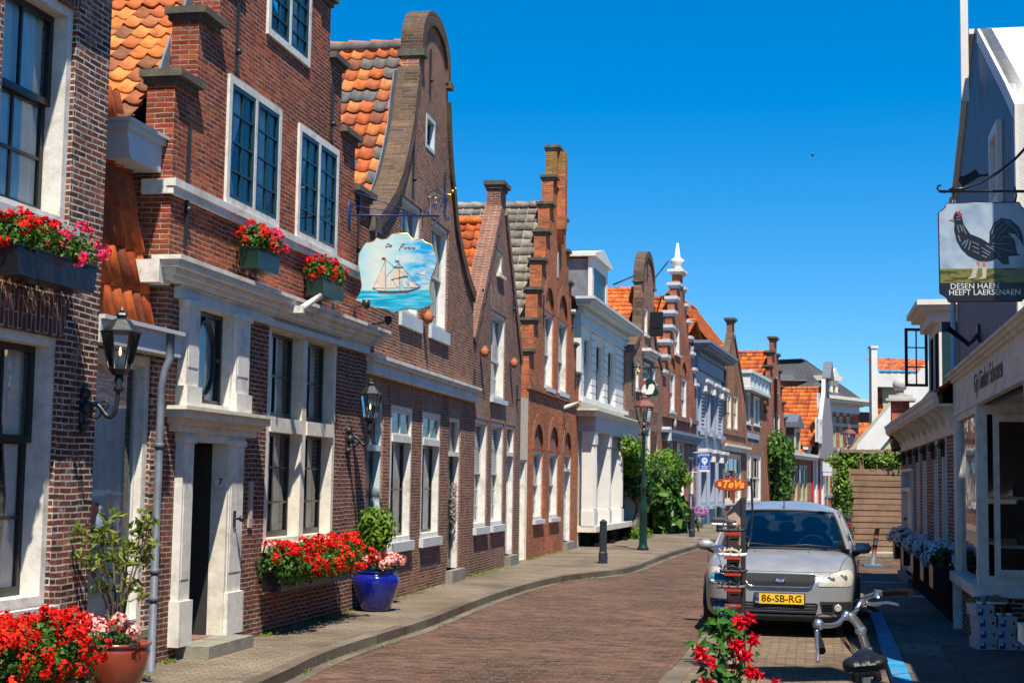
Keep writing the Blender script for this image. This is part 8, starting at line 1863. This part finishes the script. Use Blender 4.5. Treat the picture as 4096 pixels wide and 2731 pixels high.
for g, nm in (((bw(1475, 928, 8.02), bw(1530, 925, 7.97), bw(1600, 920, 7.9), bw(1678, 925, 7.82)), 0), ((bw(1005, 1185, 7.7), bw(1015, 1230, 7.66), bw(1030, 1290, 7.6), bw(1045, 1340, 7.55)), 1)):
    mb = MB(); mb.tube(S_(*g), [.014] + [.016] * 3 + [.019] * 5 + [.021] * (len(S_(*g)) - 9), 12); mb.build('grip', 'grip_black', hb)
mb = MB(); mb.tube([bw(1448, 905, 8.04), bw(1445, 960, 8.04)], .024, 10); mb.ball(bw(1020, 1150, 7.74), .03); mb.build('bell', 'bike_metal', hb)
for g in ((bw(1370, 1000, 8.0), bw(1430, 1010, 7.95), bw(1500, 990, 7.88), bw(1590, 1010, 7.8)), (bw(1010, 1200, 7.66), bw(1010, 1290, 7.56), bw(1020, 1350, 7.5), bw(1015, 1415, 7.46))):
    mb = MB(); P_ = S_(*g); mb.tube(P_, [.01] * (len(P_) // 2) + [.007] * (len(P_) - len(P_) // 2), 8); mb.build('brake_lever', 'bike_metal', hb)
mb = MB()
for c_ in (((995, 1230, 7.7), (985, 1130, 7.72), (1010, 1080, 7.8), (1080, 1072, 7.9), (1160, 1110, 8.0), (1180, 1160, 8.05), (1230, 1260, 8.1), (1300, 1350, 8.12)), ((1150, 1160, 7.95), (1160, 1220, 8.0), (1230, 1320, 8.05), (1290, 1385, 8.1)), ((1370, 1000, 8.05), (1290, 1040, 8.05), (1200, 1080, 8.0), (1160, 1150, 7.98), (1190, 1250, 8.05), (1290, 1360, 8.1)), ((1440, 940, 8.05), (1330, 960, 8.05), (1230, 1010, 8.0), (1165, 1100, 7.98), (1180, 1230, 8.0), (1280, 1380, 8.1))):
    mb.tube(S_(*[bw(*p) for p in c_]), .0032, 6)
mb.build('cables', 'grip_black', hb)
head = bw(1368, 1335, 8.1)
mb = MB(); P_ = S_(clamp, bw(1260, 1095, 8.02), bw(1320, 1170, 8.04), bw(1330, 1210, 8.06), head); mb.tube(P_, [.021] * 4 + [.023] * (len(P_) - 4), 12); mb.ball(clamp, .027); mb.ball(bw(1322, 1190, 8.04), .03, (1.1, .8, 1)); mb.build('stem', 'bike_metal', bt)
hd = Vector(head); low = hd + Vector((.02, .12, -.38)); fa = Vector((hd.x + .1, hd.y + .42, .34)); ra = Vector((-.18, -.55, .34)); bb = Vector((-.02, .0, .3)); sc_ = Vector((0, 0, .84))
mb = MB(); mb.tube([head, tuple(low)], .022, 12); mb.lathe([(.028, -.015), (.028, .015)], head, 14); mb.build('head_tube', 'bike_metal', bt)
mb = MB(); mb.tube([tuple(low + Vector((0, 0, .1))), tuple(bb)], .024, 12); mb.tube([tuple(sc_ - Vector((.0, .0, .1))), tuple(bb)], .02, 12)
for s_ in (-.06, .06): mb.tube([tuple(bb + Vector((s_, 0, 0))), tuple(ra + Vector((s_, 0, 0)))], .011, 8); mb.tube([(s_ * .4, 0, .62), tuple(ra + Vector((s_, 0, 0)))], .009, 8)
mb.build('frame', 'white_clean', bt); mb = MB(); P_ = [tuple(sc_ - Vector((0, 0, .1))), tuple(sc_ - Vector((0, 0, .22)))]; mb.tube(P_, .0215, 12); mb.build('frame_band', 'bike_blue', bt)
mb = MB(); mb.tube([(0, 0, .72), (0, 0, .88)], .0135, 10); mb.build('seat_post', 'bike_metal', bt)
mb = MB()
for s_ in (-.055, .055): mb.tube([tuple(low), tuple(low + Vector((s_, .02, -.03))), tuple(fa + Vector((s_, 0, 0)))], .012, 8)
mb.build('fork', 'bike_metal', bt)
def wheel(c, dx, r=.34):
    mb = MB(); ax = Vector((dx, 1, 0)).normalized(); mb.tube([tuple(c + ax * r * math.cos(a) + Vector((0, 0, r * math.sin(a)))) for a in [i * math.pi / 20 for i in range(40)]], .02, 8, closed=True); w_ = mb.build('wheel', 'rubber', bt)
    mb = MB(); sd = Vector((1, -dx, 0)).normalized(); mb.tube([tuple(c - sd * .05), tuple(c + sd * .05)], .02, 8)
    for k in range(18): a = k * math.pi / 9; mb.tube([tuple(c + sd * (.025 if k % 2 else -.025)), tuple(c + ax * (r - .02) * math.cos(a) + Vector((0, 0, (r - .02) * math.sin(a))))], .0015, 3)
    mb.build('spokes', 'bike_metal', w_)
wheel(fa, .35); wheel(ra, .2)
mb = MB(); mb.tube([tuple(ra + Vector((0, .4 * math.cos(a) * .97, .385 * math.sin(a)))) for a in [.2 + i * .28 for i in range(10)]], .022, 6); mb.build('mudguard', 'tar', bt)
mb = MB(); mb.lathe([(.09, -.01), (.09, .01)], (0, 0, 0), 20); o = mb.build('chainring', 'bike_metal', bt); o.location = bb + Vector((.06, 0, 0)); o.rotation_euler = (0, R(90), 0); mb = MB(); mb.bar(tuple(bb + Vector((.08, 0, 0))), tuple(bb + Vector((.1, .12, -.12))), .02, .012); mb.bar(tuple(bb - Vector((.08, 0, 0))), tuple(bb - Vector((.1, .12, -.12))), .02, .012); mb.box(bb.x + .1, bb.x + .19, bb.y + .08, bb.y + .16, bb.z - .14, bb.z - .115); mb.build('crank', 'bike_metal', bt)
# saddle: two rear lobes towards the camera and a nose pointing forward
sc0 = atd(3460, 2655, 7.4); mb = MB()
for s_ in (-1, 1): mb.ball((s_ * .052, 0, 0), .058, (1.0, 1.25, .46), 20, 12)
mb.ball((0, .02, .0), .075, (1.0, 1.2, .38), 20, 10)
for k in range(9): t_ = k / 8; mb.ball((0, .05 + .15 * t_, .008 + .006 * t_), .05 * (1 - t_) + .022, (1, 1.2, .42 + .2 * t_), 14, 8)
mb.prism([(-.1, -.03), (.1, -.03), (.108, -.005), (-.108, -.005)], -.05, .05)
sd_ = mb.build('saddle', 'saddle_black', bt); sx_, sy_ = sc0.x - Bp.x, sc0.y - Bp.y; sd_.location = (sx_, sy_, sc0.z + .01); sd_.rotation_euler = (R(6), R(-7), R(-14)); sd_.scale = (1, 1, 1.1)
mb = MB(); mb.box(-.06, .06, -.06, .06, -.055, -.031)
for s_ in (-.05, .05): mb.lathe([(.02, -.075), (.023, -.068), (.018, -.06), (.023, -.052), (.018, -.044), (.02, -.035)], (s_, -.045, 0), 10)
mb.build('saddle_base', 'grip_black', sd_)
text('Selle San Remo', .017, 'stone_pale', sd_, frameM((0, -.084, .006), (1, 0, 0), (0, .35, 1)), depth=.0005, shear=.2)
# ================================================================== SHOE BOXES
def ZS(x, y): return 3700 + x / 2.7, 2150 + y / 2.7
bxs = [(583, 775, 985, 1078), (790, 985, 990, 1090), (980, 1100, 1000, 1095), (585, 775, 868, 960), (778, 975, 875, 975), (998, 1120, 885, 975), (578, 765, 750, 843), (795, 993, 755, 857), (555, 748, 635, 720)]
lb = ['lowest box of the left shoe box stack', 'lowest box of the middle shoe box stack', 'lowest box of the right shoe box stack, cut by the photo edge', 'second box up in the left shoe box stack', 'second box up in the middle shoe box stack', 'upper box of the right shoe box stack', 'third box up in the left stack, with a lifted flap', 'top box of the middle stack, under the tan shoe', 'top box of the left stack, under the pale shoes']
plain('cardboard', (.42, .42, .46), .7, var=.05); plain('label_blue', (.02, .04, .3), .5)
BD = 15.75; hb_ = .115
for i, (xa, xb, ya, yb_) in enumerate(bxs):
    p, q = atd(*ZS(xa, ya), BD), atd(*ZS(xb, yb_), BD); w_ = min(.21, q.x - p.x); lev = 0 if i < 3 else 1 if i < 6 else 2 if i < 8 else 3; z0 = .132 + lev * hb_
    t = thing('shoe_box', 'grey cardboard ' + lb[i], 'box', (p.x, BD, z0), R(random.uniform(-3, 1)), 'stacked shoe boxes by the shop')
    mb = MB(); mb.box(0, w_, 0, .32, .0, hb_ - .032); o = mb.build('box', 'cardboard', t); mb = MB(); mb.box(-.004, w_ + .004, -.004, .324, hb_ - .0319, hb_ - .001); mb.build('lid', 'cardboard', t)
    mb = MB(); mb.box(.015, w_ * .38, -.003, -.0001, .008, hb_ - .036); mb.build('label', 'label_blue', t); mb = MB(); mb.box(w_ * .06, w_ * .28, -.0045, -.0031, .045, .075); mb.build('price_tag', 'white_clean', t)
    mb = MB(); mb.prism([(w_ * .82 + .016 * math.cos(a), .045 + .016 * math.sin(a)) for a in [k * .5236 for k in range(12)]], -.003, -.0001); mb.build('price_sticker', 'red_paint', t)
    mb = MB()
    for k in range(3): mb.box(w_ * .42, w_ * .68, -.002, -.0001, .025 + k * .016, .031 + k * .016)
    mb.build('print', 'stone_pale', t)
def onbox(x, y, kind, label, sm, um, rz, s=.9): p = atd(*ZS(x, y), BD + .02); shoe(kind, label, tuple(p), rz, sm, um, s)
z3 = .132 + 4 * hb_; z2 = .132 + 3 * hb_
def onb(x, z, label, sm, um, rz, dy=.1, s=.85): p = atd(*ZS(x, 700), BD); shoe('shoe', label, (p.x, BD + dy, z), rz, sm, um, s)
onb(600, z3, 'pale blue white sneaker on the left shoe box stack', 'shoe_white', 'shoe_white', .9, .06); onb(690, z3, 'brown laced shoe on the left shoe box stack', 'shoe_white', 'shoe_tan', .25, .06)
onb(800, z2, 'yellow tan boot-like shoe on the middle box stack', 'shoe_white', 'shoe_yellow', .9, .04); onb(915, z2, 'black shoe on the middle box stack', 'shoe_white', 'shoe_black', 1.2, .04)
# shoes on the shelves inside the shop window
for k, (z, xx) in enumerate(((1.2, .35), (1.2, .7), (1.72, .3), (1.72, .65), (.8, .4), (.8, .8))):
    w_ = R0.world(BX - .25, .12 + xx * .7, z + .002); shoe('shoe', ['dark shoe on the lower display shelf, nearer the glass edge', 'dark shoe on the lower display shelf, farther inside', 'dark shoe on the upper display shelf, nearer the glass edge', 'dark shoe on the upper display shelf, farther inside', 'pale sneaker on the floor of the shop window', 'black shoe on the floor of the shop window, deeper inside'][k], tuple(w_), R0.rz + 1.7, 'shoe_black' if k != 4 else 'shoe_white', 'shoe_black' if k != 4 else 'shoe_white', 1.0)
g = MB(); g.face([(-300, -60, -.03), (300, -60, -.03), (300, 900, -.03), (-300, 900, -.03)]); tag(g.build('ground', 'pavement_grey'), kind='structure')
SD = Vector((.2, .98, 0)).normalized(); SN = Vector((-SD.y, SD.x, 0))
def suv(p): p = Vector((p[0], p[1], 0)); return (p.dot(SN), p.dot(SD))
def sheet(name, pts, z, mat, uvf=suv, T=0.0, sides=None):
    mb = MB(); loops = [[Vector((p[0], p[1], 0)) for p in pts]]; tri = geometry.tessellate_polygon(loops)
    for t in tri:
        q = [pts[i] for i in t]
        cr = (q[1][0] - q[0][0]) * (q[2][1] - q[0][1]) - (q[1][1] - q[0][1]) * (q[2][0] - q[0][0])
        if cr < 0: q.reverse()
        mb.face([(p[0], p[1], z) for p in q], 0, [uvf(p) for p in q])
    return tag(mb.build(name, mat), kind='structure')
sheet('road', [(-30, -10), (30, -10), (45, 130), (-10, 130)], 0.0, 'road_brick')
l0, l1 = gnd(2683, 2726, 0), gnd(2770, 2625, 0); ld = (l1 - l0).normalized(); l0 = l0 - ld * 8; l1 = l1 + ld * 9
sheet('parking_bay', [(l0.x, l0.y), (l0.x + 8, l0.y - 2), (12, 26), (l1.x, l1.y)], .004, 'bay_brick')
sn = Vector((-ld.y, ld.x, 0)) * .1; mb = MB(); mb.face([(p.x, p.y, .008) for p in (l0 - sn, l1 - sn, l1 + sn, l0 + sn)][::-1], 0, [(0, .3), (0, 30), (.2, 30), (.2, .3)]); tag(mb.build('bay_edging', 'kerb_stone'), kind='structure')
# left kerb
K = [(1080, 2740), (1118, 2698), (1265, 2619), (1457, 2554), (1709, 2480), (1866, 2415), (2000, 2367), (2150, 2322), (2288, 2297), (2400, 2286), (2495, 2276), (2560, 2258), (2604, 2238), (2700, 2204), (2807, 2176)]
KP = [gnd(u, v, .1) for u, v in K]
d0 = (KP[1] - KP[3]); first = KP[1] + d0.normalized() * 12
KP = [first] + KP[1:]
far = [base(3010, 62), base(3080, 74), base(3170, 90), base(3260, 104), base(3300, 114)]
KP += [Vector((p.x, p.y, .1)) for p in far]
def offs(pts, w):
    out = []
    for i, p in enumerate(pts):
        t = (pts[min(i + 1, len(pts) - 1)] - pts[max(i - 1, 0)]); t.z = 0; t.normalize(); out.append(p + Vector((-t.y, t.x, 0)) * w)
    return out
KP = smooth(KP, 2)
def kerb(name, pts, w, z, mat, inward=1, drop=None):
    I = offs(pts, w * inward); mb = MB(); ln = 0
    for i in range(len(pts) - 1):
        a, b, c, d = pts[i], pts[i + 1], I[i + 1], I[i]; L_ = (b - a).length
        mb.face([(a.x, a.y, z), (b.x, b.y, z), (c.x, c.y, z), (d.x, d.y, z)][::(-1 if inward < 0 else 1)], 0, [(ln, 0.3), (ln + L_, .3), (ln + L_, .3 + w), (ln, .3 + w)][::(-1 if inward < 0 else 1)])
        mb.face([(a.x, a.y, z), (a.x + 0, a.y, -.02), (b.x, b.y, -.02), (b.x, b.y, z)], 0, [(ln, .5), (ln, .62), (ln + L_, .62), (ln + L_, .5)]); ln += L_
    o = mb.build(name, mat); return tag(o, kind='structure')
kerb('kerb', KP, .14, .105, 'kerb_stone')
gut = offs(KP, -.14); mb = MB(); ln = 0
for i in range(len(KP) - 1):
    a, b, c, d = gut[i], gut[i + 1], KP[i + 1], KP[i]; L_ = (b - a).length; mb.face([(p.x, p.y, .004) for p in (a, b, c, d)], 0, [(0, ln), (0, ln + L_), (.14, ln + L_), (.14, ln)]); ln += L_
tag(mb.build('gutter_strip', 'kerb_stone'), kind='structure')
inner = [(-12, -6), (-9, 60), (-2, 110), (12, 125)]
sheet('pavement', [(p.x, p.y) for p in offs(KP, .15)] + [(12, 128), (-8, 128), (-14, 60), (-14, -6)], .1, 'pavement_slab')
# right pavement with the blue kerb
BK = [(3478, 2447), (3577, 2724)]
b0, b1 = gnd(*BK[0], .08), gnd(*BK[1], .08); dd = (b1 - b0).normalized()
RK = [b1 + dd * 14, b1, b0]
RK = [p for p in RK]
kerb('painted_kerb', RK[::-1], .16, .085, 'kerb_blue', inward=1)
r2 = [b0, gnd(3455, 2400, .08), gnd(3440, 2350, .08), gnd(3462, 2322, .08), gnd(3560, 2300, .08) + Vector((2.0, .6, 0))]
kerb('kerb', r2[::-1], .14, .085, 'kerb_stone', inward=-1)
RI = offs(RK[::-1], .15)
rp = [(p.x, p.y) for p in RI[::-1]] + [(p.x, p.y) for p in r2[1:]] + [(11, 30), (11, -6)]
sheet('pavement', rp, .08, 'pavement_grey')
# slabs and drain covers
for k, (u, v) in enumerate(((3560, 2330), (3680, 2385))):
    p = gnd(u, v, .08); mb = MB(); mb.box(-.5, .5, -.25, .25, 0, .006); o = mb.build('drain_cover', 'zinc' if k == 0 else 'stone_pale'); o.location = (p.x, p.y, .082); o.rotation_euler = (0, 0, -.2); tag(o, kind='structure')
fp = [atd(3300, 2200, 38.2), atd(3700, 2200, 38.2)]
# side street paving in front of the fence
mb = MB(); mb.box(8.6, 16, 37.2, 39, 0, .1); tag(mb.build('pavement', 'pavement_slab'), kind='structure')
# moss and weeds in the joints
mb = MB()
for _ in range(200):
    i = random.randrange(6, 90); i = min(i, len(KP) - 3); t = random.random(); p = KP[i].lerp(KP[i + 1], t) + Vector((random.gauss(.02, .05), random.gauss(0, .03), 0))
    for _k in range(5): leaf(mb, (p.x + random.gauss(0, .02), p.y + random.gauss(0, .04), .006 + random.random() * .015), (random.gauss(0, .6), random.gauss(0, .6), 1), .035, .015)
for HH in (H2, H3, H4, H5):
    for _ in range(60):
        x = random.random() ** 1.5 * HH.W; c = HH.world(x, -.03 - abs(random.gauss(0, .05)), .1)
        for _k in range(6): leaf(mb, (c.x + random.gauss(0, .03), c.y + random.gauss(0, .05), .1 + random.random() * .03), (random.gauss(0, .6), random.gauss(0, .6), 1), .045, .015)
tag(mb.build('weeds', 'leaf_lime'), 'low weeds and moss in the joints along kerb and house walls', 'weeds', kind='stuff')
